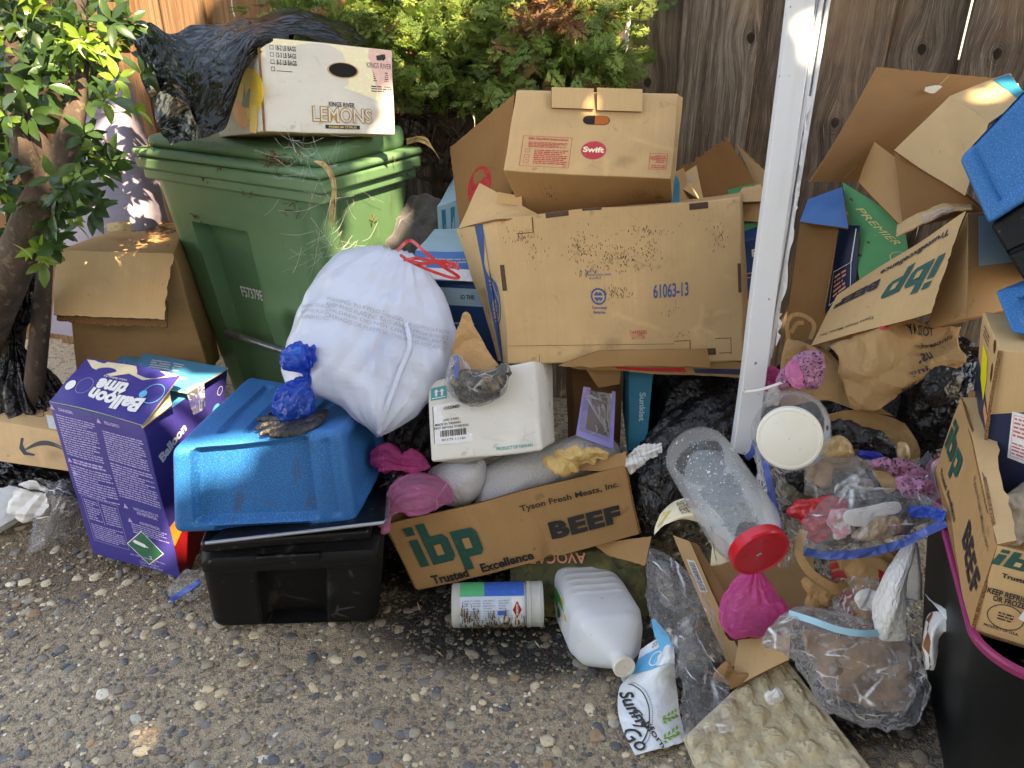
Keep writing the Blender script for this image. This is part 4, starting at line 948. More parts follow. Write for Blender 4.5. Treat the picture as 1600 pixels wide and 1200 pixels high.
# debris, straw and cobwebs on the bin
rr = random.Random(3)
def surf(px, py): # on the left or right face of the bin
    o1 = C0; best = None
    for u_, n_ in ((u1, -u2), (u2, -u1)):
        rr_ = ray(px, py); t = ((o1+V3(0, 0, 0)-CAM)@n_)/(rr_@n_+1e-9); P = CAM+rr_*t
        if (P-o1)@u_ > -.03 and t > 0: best = P if best is None or t < np.linalg.norm(best-CAM) else best; return P+n_*0
    return best
mb = MB()
for px, py, k in ((236, 232, 16), (355, 262, 26), (428, 245, 34), (395, 266, 12), (445, 262, 20), (325, 275, 12), (390, 296, 10), (458, 325, 14), (412, 300, 6), (310, 342, 18), (470, 236, 10), (600, 250, 5), (632, 258, 8), (580, 345, 6)):
    P0 = surf(px, py)
    if P0 is None: continue
    dz = .07*(1.0-P0[2]) 
    for _ in range(k):
        c = P0+np.array([rr.gauss(0, .012), rr.gauss(0, .006)-.012+dz*3, rr.gauss(0, .010)]); d = np.array([rr.gauss(0, 1), rr.gauss(0, .5), rr.gauss(0, 1)]); d = d/np.linalg.norm(d)*rr.uniform(.004, .013)
        tube(mb, [c-d, c+d*.2+[0, -.001, .002], c+d], rr.uniform(.0006, .0018), 1, 4)
tag(mb.build('dry_debris', [M['litter']]), 'clumps of dry brown plant debris caught on the front of the green bin', 'plant debris')
mb = MB()
for k in range(14):
    x = rr.uniform(-8, 8); a = (494+x*.4, 252, 1.80); b_ = (512+x*.5, 262+rr.uniform(-4, 4), 1.77); c = (522+x*.5, 300+rr.uniform(-8, 8), 1.77); d = (518+x*.7, 335+rr.uniform(-10, 22), 1.785)
    tube(mb, [W(*a), W(*b_), W(*c), W(*d)], [.0018, .0016, .0008], 5, 4)
for k in range(10): x = rr.uniform(-5, 5); tube(mb, [W(636, 222+x, 2.15), W(655, 218+x, 2.1), W(672+x, 226+x*2, 2.08), W(680+x*2, 238+x*3, 2.08)], [.0016, .0005], 5, 4)
tag(mb.build('dry_grass', [M['straw']]), 'tuft of dry straw hanging over the front corner of the green bin', 'dry grass')
mb = MB()
for k in range(95):
    cx, cy = rr.choice([(500, 255), (470, 235), (520, 380), (520, 230), (500, 285), (560, 300), (515, 395), (505, 375)]); A_ = (cx+rr.gauss(0, 26), cy+rr.gauss(0, 22)); B_ = (A_[0]+rr.gauss(0, 30), A_[1]+rr.gauss(5, 26))
    ok = []
    for x, y in (A_, ((A_[0]+B_[0])/2, (A_[1]+B_[1])/2+rr.uniform(0, 9)), B_):
        P0 = surf(x, y); ok.append(P0+V3(0, -.03+.2*(1-P0[2])*.9, 0) if P0 is not None else None)
    if all(o is not None for o in ok): tube(mb, ok, rr.uniform(.0002, .00045), 4, 3)
tag(mb.build('cobweb', [M['web']]), 'thin cobweb strands around the front corner of the green bin', 'cobweb')

# ------------------------------------------------------------------ lemon box and the black film over it
zb = 1.068
LFD, RFD = Z(411, 206, zb), Z(617, 211, zb)
tl = 1.97
LFU = W(400, 56, 1.90); RFU = W(613, 79, 1.975)
LFD = W(411, 206, 1.965); RFD = W(617, 211, 2.04); bk = nrm(np.cross(RFD-LFD, LFU-LFD)); bk = bk if bk[1] > 0 else -bk
bk = nrm(bk+V3(-.62, 0, -.05))*.30
H = hexa(LFD, RFD, LFU, RFU, bk)
T_ = thing('lemon_box', 'white and cream fruit box printed LEMONS lying on the green bin', 'cardboard box', base_of(H))
mb = carton(H, .004, 14, .002, 3, {'T': 4, 'B': 4, 'R': 0, 'D': 4}); fn = boxmap('F', mb.D); w_, h_ = fn.size
poly(mb, fn, [(0.01, .99), (.99, .99), (.99, .34), (.03, .80)][:4], 1, .4); poly(mb, fn, [(.82, .99), (.99, .99), (.99, .22), (.80, .6)], 2, .6)
rect(mb, fn, .06, .74, .30, .93, 0, .8)
for i, s in enumerate(('18-2 LB BAGS', '12-3 LB BAGS', '8-5 LB BAGS', '')):
    v = .90-.075*i
    if s: text(mb, fn, s, .205, v, .0115, .048, bold=.03, mi=3)
    box_outline(mb, fn, .09, v-.022, .117, v+.022, .0012, 3, 1)
rect(mb, fn, .13, .655, .24, .662, 3, 1)
text(mb, fn, 'KINGS RIVER', .60, .335, .012, .066, bold=.02, mi=3, k=1.2)
text(mb, fn, 'LEMONS', .60, .215, .040, .152, bold=.05, mi=11, k=1.2); text(mb, fn, 'LEMONS', .60, .215, .035, .147, bold=.0, mi=0, k=2.2)
rect(mb, fn, .47, .055, .73, .10, 3, 1.0); text(mb, fn, 'PREMIUM CITRUS', .60, .077, .0055, .07, bold=.02, mi=5, k=1.6)
for dx in (-.025, .0, .025): poly(mb, fn, [(0, 0), (.008, .004), (.010, .014), (.003, .016), (-.006, .010)], 3, 1, dx*900, (.905+dx, .865))
text(mb, fn, 'KINGS RIVER', .895, .805, .013, .062, bold=.0, mi=3, k=1.2); rect(mb, fn, .855, .775, .93, .778, 3, 1)
micro(mb, fn, .85, .62, .96, .74, 5, 3, 1, 3); micro(mb, fn, .83, .50, .98, .58, 3, 3, 1, 5)
a = np.linspace(0, 2*np.pi, 28, endpoint=False); e = np.stack([np.cos(a)*.036, np.sin(a)*.017*(1+.0*np.cos(a))], -1); poly(mb, fn, e, 6, 1.4, 0, (.62, .72))
poly(mb, fn, e*1.12, 4, 1.0, 0, (.62, .718))
for c in ((.10, .40), (.36, .62), (.36, .30), (.72, .48), (.86, .1), (.3, .08)): rect(mb, fn, c[0], c[1], c[0]+.05, c[1]+.003, 5, .9)
fl = boxmap('L', mb.D); W_, H_ = fl.size
lem = lambda sx, sy, rt, c, m, k: poly(mb, fl, np.stack([np.cos(a)*sx*(1+.12*np.cos(2*a)), np.sin(a)*sy], -1), m, k, rt, c)
lem(.085, .060, 0, (.76, .44), 7, 1.1); lem(.06, .05, 0, (.60, .30), 8, .9)
poly(mb, fl, [(-.02, -.04), (.0, .035), (.028, .02), (.035, -.02), (.02, -.05)], 9, 1.5, 0, (.80, .22)); poly(mb, fl, [(-.02, .0), (.02, .03), (.045, .045), (.02, -.01)], 10, 1.8, 0, (.68, .33)); poly(mb, fl, [(-.02, .0), (.0, .03), (.012, .05), (.01, -.01)], 10, 1.6, 0, (.66, .33))
done(mb).build('box', [M['wcard'], M['ink_cream'], M['ink_pink'], M['ink_black'], M['kraft'], M['ink_gold'], mat('dark_opening', (.004, .004, .004, 1), .9), M['ink_yellow'], M['ink_orange'], mat('lemon_slice', srgb(240, 206, 80), .5), M['ink_deepgreen'], mat('ink_old_gold', srgb(176, 136, 60), .5)], T_)
mb = MB(); fn = surfmap(lambda u, v: H[0][None]*((1-u)*(1-v))[:, None]+H[1]*(u*(1-v))[:, None]+H[5]*(u*v)[:, None]+H[4]*((1-u)*v)[:, None], (.35, .25))
ribbon(mb, [H[0]+V3(.004, -.003, 0), (H[0]+H[4])/2+V3(.006, -.004, 0), H[4]+V3(.005, -.003, 0)], .006, (H[0]-CAM), 8, 0, .002); mb.build('joint_flap', [M['edge']], T_)
T0 = H[4]; 
ctrl = [
 [W(205, 52, 2.15), W(228, 130, 2.10), W(245, 190, 2.05), W(262, 224, 2.0)],
 [W(232, 34, 2.10), W(258, 110, 2.03), W(278, 160, 1.97), W(296, 216, 1.95)],
 [W(262, 52, 2.05), W(285, 112, 1.97), W(292, 176, 1.93), W(316, 214, 1.93)],
 [W(300, 40, 2.02), W(320, 90, 1.94), W(330, 150, 1.91), W(338, 206, 1.93)],
 [W(352, 32, 2.0), W(360, 62, 1.90), W(364, 120, 1.89), W(358, 190, 1.925)],
 [W(390, 24, 2.02), W(396, 40, 1.93), W(398, 62, 1.885), W(388, 106, 1.905)],
 [W(440, 22, 2.08), W(460, 38, 1.98), W(448, 58, 1.93), W(440, 62, 1.925)],
 [W(500, 24, 2.12), W(520, 44, 2.03), W(500, 56, 1.97), W(490, 64, 1.95)],
 [W(545, 32, 2.16), W(560, 55, 2.08), W(540, 64, 2.0), W(530, 70, 1.97)],
 [W(560, 50, 2.2), W(575, 66, 2.1), W(562, 70, 2.03), W(556, 72, 2.0)]]
mb = drape(ctrl, 220, 130, .011, 6, 8, smooth_amp=.020, edge=.012, kf=4)
tag(mb.build('black_film', [M['dustblack']], angle=180), 'dusty black plastic sheet draped over the lemon box on the green bin', 'plastic sheet')

# ------------------------------------------------------------------ left side: kraft box, flat box, bags
H = hexa(W(126, 600, 2.42), W(330, 585, 2.40), W(92, 392, 2.26), W(270, 397, 2.22), LBU=W(223, 344, 2.62), RBU=W(284, 384, 2.45), LBD=W(200, 560, 2.75), RBD=W(345, 560, 2.6))
H[6] = W(300, 350, 2.62)
T_ = thing('kraft_box', 'plain brown box with one torn flap hanging down, between shrub and green bin', 'cardboard box', (base_of(H)[0], base_of(H)[1], 0.02))
done(carton(H, .004, 12, .006, 5)).build('box', [M['kraft_d']], T_)
flap(W(83, 492, 2.20), W(257, 500, 2.16), W(270, 396, 2.205), W(90, 391, 2.245), .006, (30, 20), (0, 0, 1), {'v0': .015, 'u1': .014}, 3, nz=.006, sc=3).build('flap', [M['kraft'], M['edge']], T_)
flap(W(88, 502, 2.23), W(260, 511, 2.19), W(262, 470, 2.21), W(92, 460, 2.24), .006, (30, 6), (0, 0, 0), {'v0': .10}, 7, nz=.005).build('inner_flap', [M['edge']], T_)
mb = MB()
for k in range(70): x, y = rr.gauss(240, 24), rr.gauss(362, 9); P0 = W(x, y, 2.26+(392-y)/48*.36-.012); d = np.array([rr.gauss(0, 1), rr.gauss(0, 1), .1])*.008; tube(mb, [P0-d, P0, P0+d], rr.uniform(.0006, .0018), 1, 4)
tag(mb.build('dry_twigs', [M['litter']]), 'dry twigs and crumbs on the top of the plain brown box', 'twigs')
for x, y, s in ((188, 356, .9),):
    m = drape([[W(x-22, y-6, 2.4), W(x-20, y+6, 2.38)], [W(x, y-10, 2.39), W(x, y+4, 2.37)], [W(x+18, y-8, 2.4), W(x+16, y+5, 2.39)]], 16, 10, .004, 20, 4); tag(m.build('dry_leaf', [M['straw']], angle=180), 'curled pale dry leaf lying on the far edge of the plain brown box', 'leaf')
zt = .335
fl_, fr_, bl, br = Z(-60, 648, zt), Z(92, 674, zt), Z(-60, 600, zt), Z(82, 629, zt)
H = hexa(W(-60, 712, 2.10), W(110, 737, 2.08), fl_, fr_, LBU=bl, RBU=br)
T_ = thing('shipping_box', 'flat brown shipping box with a black curved arrow at the left edge', 'cardboard box', base_of(H))
mb = carton(H, .003, 12, .002, 9); fn = boxmap('F', mb.D); w_, h_ = fn.size
def smile(t): return np.array([-.095+.26*t, -.022+.030*math.sin(math.pi*min(t*1.0, 1))*1.25+.012*t])
up_ = [smile(t)+[0, .004+.008*math.sin(math.pi*t)] for t in np.linspace(0, 1, 18)]; dn_ = [smile(t)-[0, .002+.006*math.sin(math.pi*t)] for t in np.linspace(1, 0, 18)]
poly(mb, fn, np.array(up_+dn_)*[.62, .9], 1, 1, 0, (.78, .50))
poly(mb, fn, np.array([(-.004, .03), (.006, .032), (-.002, .008), (.006, -.018), (.032, -.022), (.030, -.029), (-.004, -.031), (-.016, -.010)])*1.0, 1, 1, 0, (.60, .46))
ft = boxmap('T', mb.D)
for i in range(5): rect(mb, ft, .34+.0*i, .30+.1*i, .46, .33+.1*i, 1, 1)
box_outline(mb, ft, .32, .22, .48, .80, .0015, 1, 1); box_outline(mb, ft, .55, .30, .68, .72, .0012, 1, 1)
for a_ in (90, 210, 330): poly(mb, ft, [(-.008, .002), (.004, .002), (.004, .006), (.011, -.001), (.004, -.008), (.004, -.004), (-.006, -.004)], 1, 1.2, a_, (.615+.03*math.cos(math.radians(a_)), .50+.1*math.sin(math.radians(a_))))
ring(mb, ft, .80, .5, .028, .003, 1, 1); ring(mb, ft, .80, .5, .018, .002, 1, 1); micro(mb, ft, .76, .42, .84, .60, 3, 1, 1, 4)
rect(mb, ft, .90, .05, .99, .5, 2, 1)
done(mb).build('box', [M['kraft'], M['ink_black'], M['ink_white']], T_)
# tied black bag
pl = lambda K, a0, neck=.75, wd=.22: (lambda s, th: 1+(a0*(.25+np.exp(-((s-neck)/wd)**2))*(np.abs(((th*K/6.283+.37*np.sin(th*3)+.2*np.sin(s*7)) % 1)*2-1)-.5)))
mb = loft([W(70, 680, 2.3), W(52, 650, 2.3), W(36, 600, 2.28), W(28, 566, 2.26), W(24, 542, 2.25), W(22, 520, 2.25), W(14, 480, 2.24), W(10, 440, 2.26), W(20, 400, 2.3)],
          [.10, .105, .075, .04, .017, .02, .07, .085, .03], None, 90, 140, pl(17, .55, .5, .3), .012, 12, 3)
tag(mb.build('trash_bag', [M['bagblack']], angle=180), 'black plastic bag tied in a knot, hanging beside the shrub trunk at the left', 'trash bag')
mb = drape([[W(-40, 690, 2.3), W(-40, 730, 2.2), W(-40, 768, 2.12)], [W(30, 700, 2.3), W(30, 738, 2.2), W(30, 762, 2.12)], [W(90, 718, 2.28), W(92, 745, 2.2), W(90, 775, 2.13)], [W(150, 735, 2.3), W(150, 756, 2.22), W(140, 780, 2.15)]], 80, 40, .02, 12, 4)
tag(mb.build('black_liner', [M['bagblack']], angle=180), 'crumpled black plastic on the ground under the shipping box', 'plastic sheet')
mb = MB()
for k, (dx, dy, z0) in enumerate(((0, 0, .012), (2, -5, .028), (-3, -9, .045))):
    flap(Z(-40+dx, 855+dy, z0), Z(36+dx, 812+dy, z0), Z(96+dx, 766+dy, z0+.03), Z(-30+dx, 765+dy, z0+.035), .002, (20, 12), (0, 0, 0), {'u1': .03}, k, mb=mb, nz=.004)
tag(mb.build('paper_sheets', [M['whitepaper']]), 'few white paper sheets lying on the ground at the left edge', 'paper')
mb = drape([[Z(38, 868, .01), Z(52, 820, .02), Z(50, 770, .06), W(56, 744, 2.12)], [Z(80, 855, .02), W(85, 810, 2.12), W(90, 775, 2.05), W(85, 752, 2.12)], [Z(118, 842, .02), W(118, 800, 2.14), W(122, 780, 2.1), W(118, 752, 2.16)], [Z(150, 838, .01), W(150, 805, 2.2), W(150, 780, 2.18), W(140, 765, 2.2)]], 90, 80, .02, 13, 6, smooth_amp=.01)
tag(mb.build('clear_bag', [M['filmcreased']], angle=180), 'crumpled clear plastic bag on the ground left of the purple box', 'plastic bag')
puffit = lambda name, label, cat, o, m, ang=180, **k: tag(puff(o, **k).build(name, m if isinstance(m, list) else [m], angle=ang), label, cat)
puffit('crumpled_tissue', 'crumpled white tissue beside the clear bag left of the purple box', 'tissue', [(20, 778), (38, 752), (72, 758), (78, 790), (50, 812), (26, 806)], M['whitepaper'], t=2.13, thick=.012, amp=.024, sc=18, kf=4, nr=34, na=120, seed=4)

# ------------------------------------------------------------------ purple party balloon box
H = [W(145, 864, 2.09), W(284, 903, 2.03), W(330, 860, 2.30), W(200, 820, 2.35), W(76, 626, 2.03), W(222, 666, 1.94), W(357, 575, 2.26), W(193, 556, 2.38)]
T_ = thing('balloon_kit_box', 'purple and blue party balloon box standing open beside the blue tote', 'cardboard box', (base_of(H)[0], base_of(H)[1], 0))
mb = carton(H, .003, 14, .004, 4, {'T': 3, 'R': 0, 'F': 0}); fn = boxmap('F', mb.D)
micro(mb, fn, .05, .66, .46, .93, 17, 1, 1, 1, .5); micro(mb, fn, .53, .70, .95, .90, 13, 1, 1, 2, .5); micro(mb, fn, .53, .46, .97, .69, 14, 1, 1, 3, .5)
text(mb, fn, 'DANGER:', .18, .965, .010, .05, bold=.03, mi=1); text(mb, fn, 'PELIGRO:', .66, .955, .010, .05, bold=.03, mi=1)
for cu, cv in ((.03, .965), (.52, .955), (.06, .625), (.56, .405), (.56, .315), (.08, .545)): poly(mb, fn, [(-.008, -.006), (.008, -.006), (0, .009)], 1, 1, 0, (cu, cv))
text(mb, fn, 'DECLARACIÓN DE', .78, .405, .0095, .085, bold=.03, mi=1); text(mb, fn, 'ADVERTENCIA:', .78, .38, .0095, .072, bold=.03, mi=1); text(mb, fn, 'ADVERTENCIA:', .78, .315, .0095, .072, bold=.03, mi=1)
micro(mb, fn, .10, .61, .46, .645, 2, 1, 1, 6, .7); micro(mb, fn, .05, .40, .50, .60, 12, 1, 1, 4, .5); micro(mb, fn, .56, .23, .96, .30, 5, 1, 1, 5, .5)
box_outline(mb, fn, .07, .10, .46, .395, .001, 1); rect(mb, fn, .25, .23, .255, .39, 1); micro(mb, fn, .09, .24, .24, .38, 9, 1, 1, 7, .5); micro(mb, fn, .28, .24, .44, .38, 9, 1, 1, 8, .5); micro(mb, fn, .09, .115, .44, .22, 8, 1, 1, 9, .5)
dm = np.array([(0, .052), (.062, 0), (0, -.052), (-.062, 0)]); poly(mb, fn, dm*1.06, 2, 1, 0, (.66, .145)); poly(mb, fn, dm, 4, 1.5, 0, (.66, .145))
poly(mb, fn, [(-.026, -.003), (-.018, -.006), (.016, -.006), (.020, -.002), (.028, -.002), (.028, .002), (.020, .002), (.016, .006), (-.018, .006)], 2, 2.2, -12, (.61, .165)); text(mb, fn, '2', .70, .085, .012, mi=2, k=2.2, bold=.02)
text(mb, fn, 'UN 1956 Compressed Gas, n.o.s.', .66, .075, .007, .125, bold=.02, mi=1, k=2.6); text(mb, fn, '(Helium, Air)', .66, .054, .006, .05, bold=.02, mi=1); text(mb, fn, 'C.A.S. 7440-59-7', .66, .036, .006, .07, bold=.02, mi=1); text(mb, fn, 'C.A.S. 132259-10-0', .68, .018, .006, .08, bold=.02, mi=1)
fr = boxmap('R', mb.D)
poly(mb, fr, [(.01, .02), (.99, .02), (.99, .36), (.01, .28)], 5, .5); poly(mb, fr, [(.01, .22), (.6, .24), (.6, .42), (.01, .34)], 6, .7)
text(mb, fr, 'Balloon', .26, .80, .030, .12, rot=22, bold=.045, mi=2, k=1.2); text(mb, fr, 'time', .34, .73, .024, .07, rot=22, bold=.045, mi=2, k=1.2)
text(mb, fr, 'How to Inflate', .66, .60, .017, .14, rot=10, bold=.02, mi=2, k=1.2); text(mb, fr, 'Cómo inflar', .66, .545, .008, .055, rot=10, mi=1, k=1.2)
disc(mb, fr, .30, .60, .011, 9, 1); ring(mb, fr, .22, .62, .014, .0015, 10, 1); ring(mb, fr, .26, .52, .018, .0015, 2, 1.2); disc(mb, fr, .90, .70, .02, 8, 1); disc(mb, fr, .86, .80, .018, 7, 1.1); ring(mb, fr, .90, .90, .012, .0015, 2, 1.1)
disc(mb, fr, .47, .42, .034, 2, 1); disc(mb, fr, .47, .42, .030, 11, 1.5); disc(mb, fr, .45, .44, .014, 12, 1.9)
done(mb).build('box', [M['purple'], M['ink_lav'], M['ink_white'], M['skyblue'], M['ink_deepgreen'], M['redcard'], M['ink_orange'], M['ink_sky'], M['ink_orange'], M['ink_yellow'], M['ink_rose'], mat('photo_skin', srgb(196, 176, 170), .5), M['ink_brown']], T_)
# sloping purple front flap with its torn inner edge, then blue rear flap
S = quadS(W(76, 625, 2.022), W(222, 664, 1.93), W(282, 585, 2.03), W(135, 561, 2.10), nz=.006, seed=5, sc=4, sag=.008)
P, lc = gridS(S, 40, 24, {'v1': .05}, 4); mb = MB(); sheet(mb, P, lc, .004, (0, 1, 1)); fn = surfmap(S, S.size, .002)
poly(mb, fn, [(.02, .98), (.16, .80), (.4, .70), (.55, .82), (.72, .74), (.98, .96), (.98, .99), (.5, .99)], 2, .7)
text(mb, fn, 'Balloon', .60, .25, .040, .17, rot=180, bold=.05, mi=3, k=1.3, arc=-.008); text(mb, fn, 'time', .49, .50, .040, .10, rot=180, bold=.05, mi=3, k=1.3); text(mb, fn, 'Helium Balloon Kit', .46, .68, .006, .075, rot=180, mi=3, k=1.3)
disc(mb, fn, .09, .38, .015, 3, 1.2); ring(mb, fn, .23, .42, .024, .001, 4, 1.2); ring(mb, fn, .90, .55, .028, .002, 5, 1.2); disc(mb, fn, .82, .50, .010, 5, 1.2); ring(mb, fn, .78, .3, .012, .001, 4, 1.2)
mb.build('front_flap', [M['purple'], M['cream'], M['cream'], M['ink_white'], M['ink_lav'], M['ink_sky']], T_)
S = quadS(W(205, 598, 2.08), W(292, 612, 2.06), W(357, 575, 2.245), W(222, 553, 2.32), nz=.004, seed=8)
P, lc = gridS(S, 24, 16); mb = MB(); sheet(mb, P, lc, .004, (0, 1, 1)); fn = surfmap(S, S.size, .0015)
micro(mb, fn, .15, .55, .55, .85, 4, 2, 1, 3); disc(mb, fn, .62, .38, .022, 2, 1, .012); micro(mb, fn, .56, .33, .68, .45, 3, 3, 1.5, 2); text(mb, fn, 'Scan to see how', .5, .16, .007, .08, rot=0, mi=3, k=1.1)
mb.build('rear_flap', [M['skyblue'], M['cream'], M['ink_white'], M['ink_vblue']], T_)
flap(W(222, 668, 1.935), W(268, 632, 2.0), W(262, 590, 2.06), W(205, 640, 1.98), .004, (14, 12), (0, 0, 1), {'v1': .12}, 8, nz=.004).build('side_flap', [M['cream'], M['edge']], T_)
mb = drape([[W(290, 606, 2.06), W(296, 628, 2.055), W(302, 648, 2.065)], [W(304, 600, 2.07), W(308, 622, 2.06), W(314, 642, 2.07)], [W(318, 598, 2.10), W(320, 616, 2.09), W(322, 634, 2.10)]], 24, 24, .006, 22, 3); mb.build('packing_tape', [M['filmcreased']], T_, angle=180)
mb = drape([[Z(268, 936, .012), Z(262, 920, .02), W(290, 888, 2.0)], [Z(300, 938, .014), Z(296, 915, .03), W(308, 890, 2.0)], [Z(322, 925, .02), Z(318, 905, .05), W(320, 880, 2.0)]], 40, 30, .008, 18, 4)
zb_ = thing('zip_bag', 'clear zip bag with a blue seal on the ground between purple box and black tote', 'plastic bag', mb.V[0].mean(0)*[1, 1, 0]+V3(0, 0, .01)); mb.build('film', [M['film2']], zb_, angle=180)
mb = MB(); ribbon(mb, [Z(266, 938, .02), Z(285, 926, .03), Z(312, 908, .045)], .016, (0, -.5, 1), 8, 0, .002); mb.build('zip_seal', [M['zipblue']], zb_)

# ------------------------------------------------------------------ black tote, tray, blue tote
T_ = thing('black_tote', 'black plastic storage tote standing on the concrete under the blue tote', 'storage tote', Z(455, 930, 0)*[1, 1, 0])
fz = 0.004
bl_, br_ = Z(332, 985, fz), Z(590, 978, fz); bv = V3(-.05, .62, 0)
tl_, tr_ = Z(306, 868, .265), Z(598, 852, .265)
H = hexa(bl_+V3(0, 0, 0), br_, tl_, tr_, None, LBU=tl_+bv*1.02, RBU=tr_+bv*1.02, LBD=bl_+bv*.9, RBD=br_+bv*.9)
D = dims_of(H); mb = rbox(D, .03, 60); q = mb.V[0]
q = inset(q, 1, 0, D, (.13, -.05, D[0]-.13, D[2]-.065), .05, .012); q = inset(q, 1, 0, D, (-.1, D[2]-.058, D[0]+.1, D[2]-.052), .004, .006)
q[:, 1] -= .012*(q[:, 1] < .01)*(q[:, 2] > D[2]-.055)
mb.V[0] = q; mb.xf(tri(H, D)); mb.build('body', [M['black_plastic']], T_)
mb = rbox((.145, .014, .02), .006, 10); c_ = (tl_+tr_)/2; ex = nrm(tr_-tl_); mb.xf(lambda P: c_+ex*(P[:, :1]-.075)-V3(0, 1, 0)*(P[:, 1:2]+.002)+V3(0, 0, 1)*(P[:, 2:3]-.022)); mb.build('handle', [M['smoothblack']], T_)
Hl = [p+V3(0, 0, z) for z in (.002, .034) for p in (tl_+V3(.012, .0, 0), tr_+V3(-.03, .012, 0), tr_+bv*.98, tl_+bv*.98)]; D = dims_of(Hl); mb = rbox(D, .012, 30); q = mb.V[0]; q = inset(q, 2, 1, D, (.05, .05, D[0]-.05, D[1]-.05), .014, .02); mb.V[0] = q; mb.xf(tri(Hl, D)); mb.build('lid', [M['smoothblack']], T_)
# flat dark panel with a metal edge, tipped on the tote
a, b_, c, d = W(322, 848, 1.70), W(600, 816, 1.73), W(606, 738, 1.98), W(470, 730, 2.1)
T_ = thing('glass_panel', 'dark flat panel with a thin metal edge wedged under the blue tote', 'panel', (a+b_+c+d)/4)
flap(a, b_, c, d, .006, (16, 16), (0, 0, 0)).build('plate', [M['smoothblack']], T_)
mb = MB(); tube(mb, [a+V3(0, -.003, .001), b_+V3(0, -.003, .001), b_+V3(.006, .008, .001), c+V3(.003, 0, .002)], .0042, 1, 8); mb.build('metal_edge', [M['steel']], T_)
# blue tote, upside down
zr = .318
H = [Z(268, 838, zr-.005), Z(556, 826, zr), W(612, 716, 2.0), W(372, 700, 2.2), W(264, 700, 1.665), W(532, 672, 1.70), W(585, 622, 2.02), W(388, 586, 2.12)]
T_ = thing('blue_tote', 'blue speckled storage tote turned upside down on the black tote', 'storage tote', base_of(H))
D = dims_of(H); mb = rbox(D, .022, 72); q = mb.V[0]
q = inset(q, 1, 0, D, (.055, .028, D[0]-.085, D[2]-.012), .024, .014)
q = inset(q, 1, 0, D, (.10, -.01, D[0]-.10, .014), .014, .008)
q = inset(q, 1, 0, D, (D[0]-.05, .03, D[0]-.03, D[2]-.02), .008, .012)
for x0 in (.085, .155, .225, .295): q = inset(q, 2, 1, D, (x0, .06, x0+.022, D[1]-.05), .009, .012)
q = inset(q, 0, 1, D, (.06, .03, D[1]-.06, D[2]-.03), .012, .02)
for x0 in (.04, .12): q = inset(q, 0, 0, D, (x0, .03, x0+.04, D[2]-.03), .01, .01)
# thick slumped rim
q[:, 2] += .006*wob(np.stack([q[:, 0], q[:, 1], 0*q[:, 0]], -1), 2, 3)*(q[:, 2] > .1)
mb.V[0] = q; mb.xf(tri(H, D)); mb.build('shell', [M['blue_plastic']], T_)
mb = MB()
for k in range(3): tube(mb, [W(362-k*6, 622+k*5, 2.02), W(370+k*4, 632, 2.0), W(378+k*3, 640+k*3, 1.985)], .0012, 5, 4)
tag(mb.build('straw_wisp', [M['straw']]), 'few dry stems on top of the blue tote by the purple box', 'dry stems')
# glove on the tote
def tote_top(px, py, up=0): 
    n_ = nrm(np.cross(H[5]-H[4], H[7]-H[4])); r_ = ray(px, py); return CAM+r_*(((H[4]-CAM)@n_)/(r_@n_))+n_*up
def hand(palm, fingers, h, m, name, label):
    mb = puff(palm, t=0, thick=.008) if False else MB()
    c = [tote_top(x, y, h) for x, y in palm]; c0 = sum(c)/len(c); B_ = cr(np.array(c), 40, True)
    V = [c0+V3(0, 0, .012)]; 
    for s_ in (.5, .8, 1.0): V += [c0+(p-c0)*s_+V3(0, 0, .012*(1-s_**2)) for p in B_]
    V += [p-V3(0, 0, .006) for p in B_]; V = np.array(V); V[:, 2] += .003*crum(V, 26, 3); Fc = [(0, 1+i, 1+(i+1) % 40) for i in range(40)]
    for k in range(3): Fc += [(1+40*k+i, 1+40*(k+1)+i, 1+40*(k+1)+(i+1) % 40, 1+40*k+(i+1) % 40) for i in range(40)]
    mb.add(V, Fc)
    for f in fingers:
        P = [tote_top(x, y, h+.002) for x, y in f]; m2 = loft(P, [.010]+[.0095]*(len(P)-2)+[.004], [.005]*(len(P)-1)+[.003], 24, 14, None, .003, 40, len(mb.V)); mb.merge(m2)
    return tag(mb.build(name, [m], angle=180), label, 'glove')
hand([(425, 668), (440, 655), (480, 652), (512, 642), (505, 660), (480, 676), (450, 684), (428, 680)], [[(440, 662), (420, 660), (402, 661)], [(440, 668), (415, 670), (400, 676)], [(445, 672), (420, 680), (406, 684)], [(450, 676), (435, 684), (422, 686)], [(450, 658), (432, 650), (420, 652)]], .006, M['glove'], 'rubber_glove', 'black rubber glove lying flat on the blue tote under the blue bag')
# small blue tied bag
mb = loft([W(448, 660, 1.79), W(452, 652, 1.78), W(458, 636, 1.765), W(466, 616, 1.765), W(474, 600, 1.77), W(480, 590, 1.775), W(478, 580, 1.775), W(472, 566, 1.77), W(468, 556, 1.775), W(468, 553, 1.78)],
          [.006, .030, .046, .040, .022, .009, .010, .034, .042, .020], None, 80, 110, pl(9, .6, .62, .16), .012, 26, 5)
T_ = tag(mb.build('waste_bag', [M['bluefilm']], angle=180), 'small blue tied plastic bag standing on the black glove', 'plastic bag')
puffit('bag_contents', 'dark lump inside the small blue tied bag', 'waste', [(434, 648), (445, 630), (470, 622), (484, 640), (474, 660), (448, 662)], mat('blue_lump', srgb(14, 42, 96), .5), t=1.785, thick=.02, amp=.006, sc=18, seed=6)

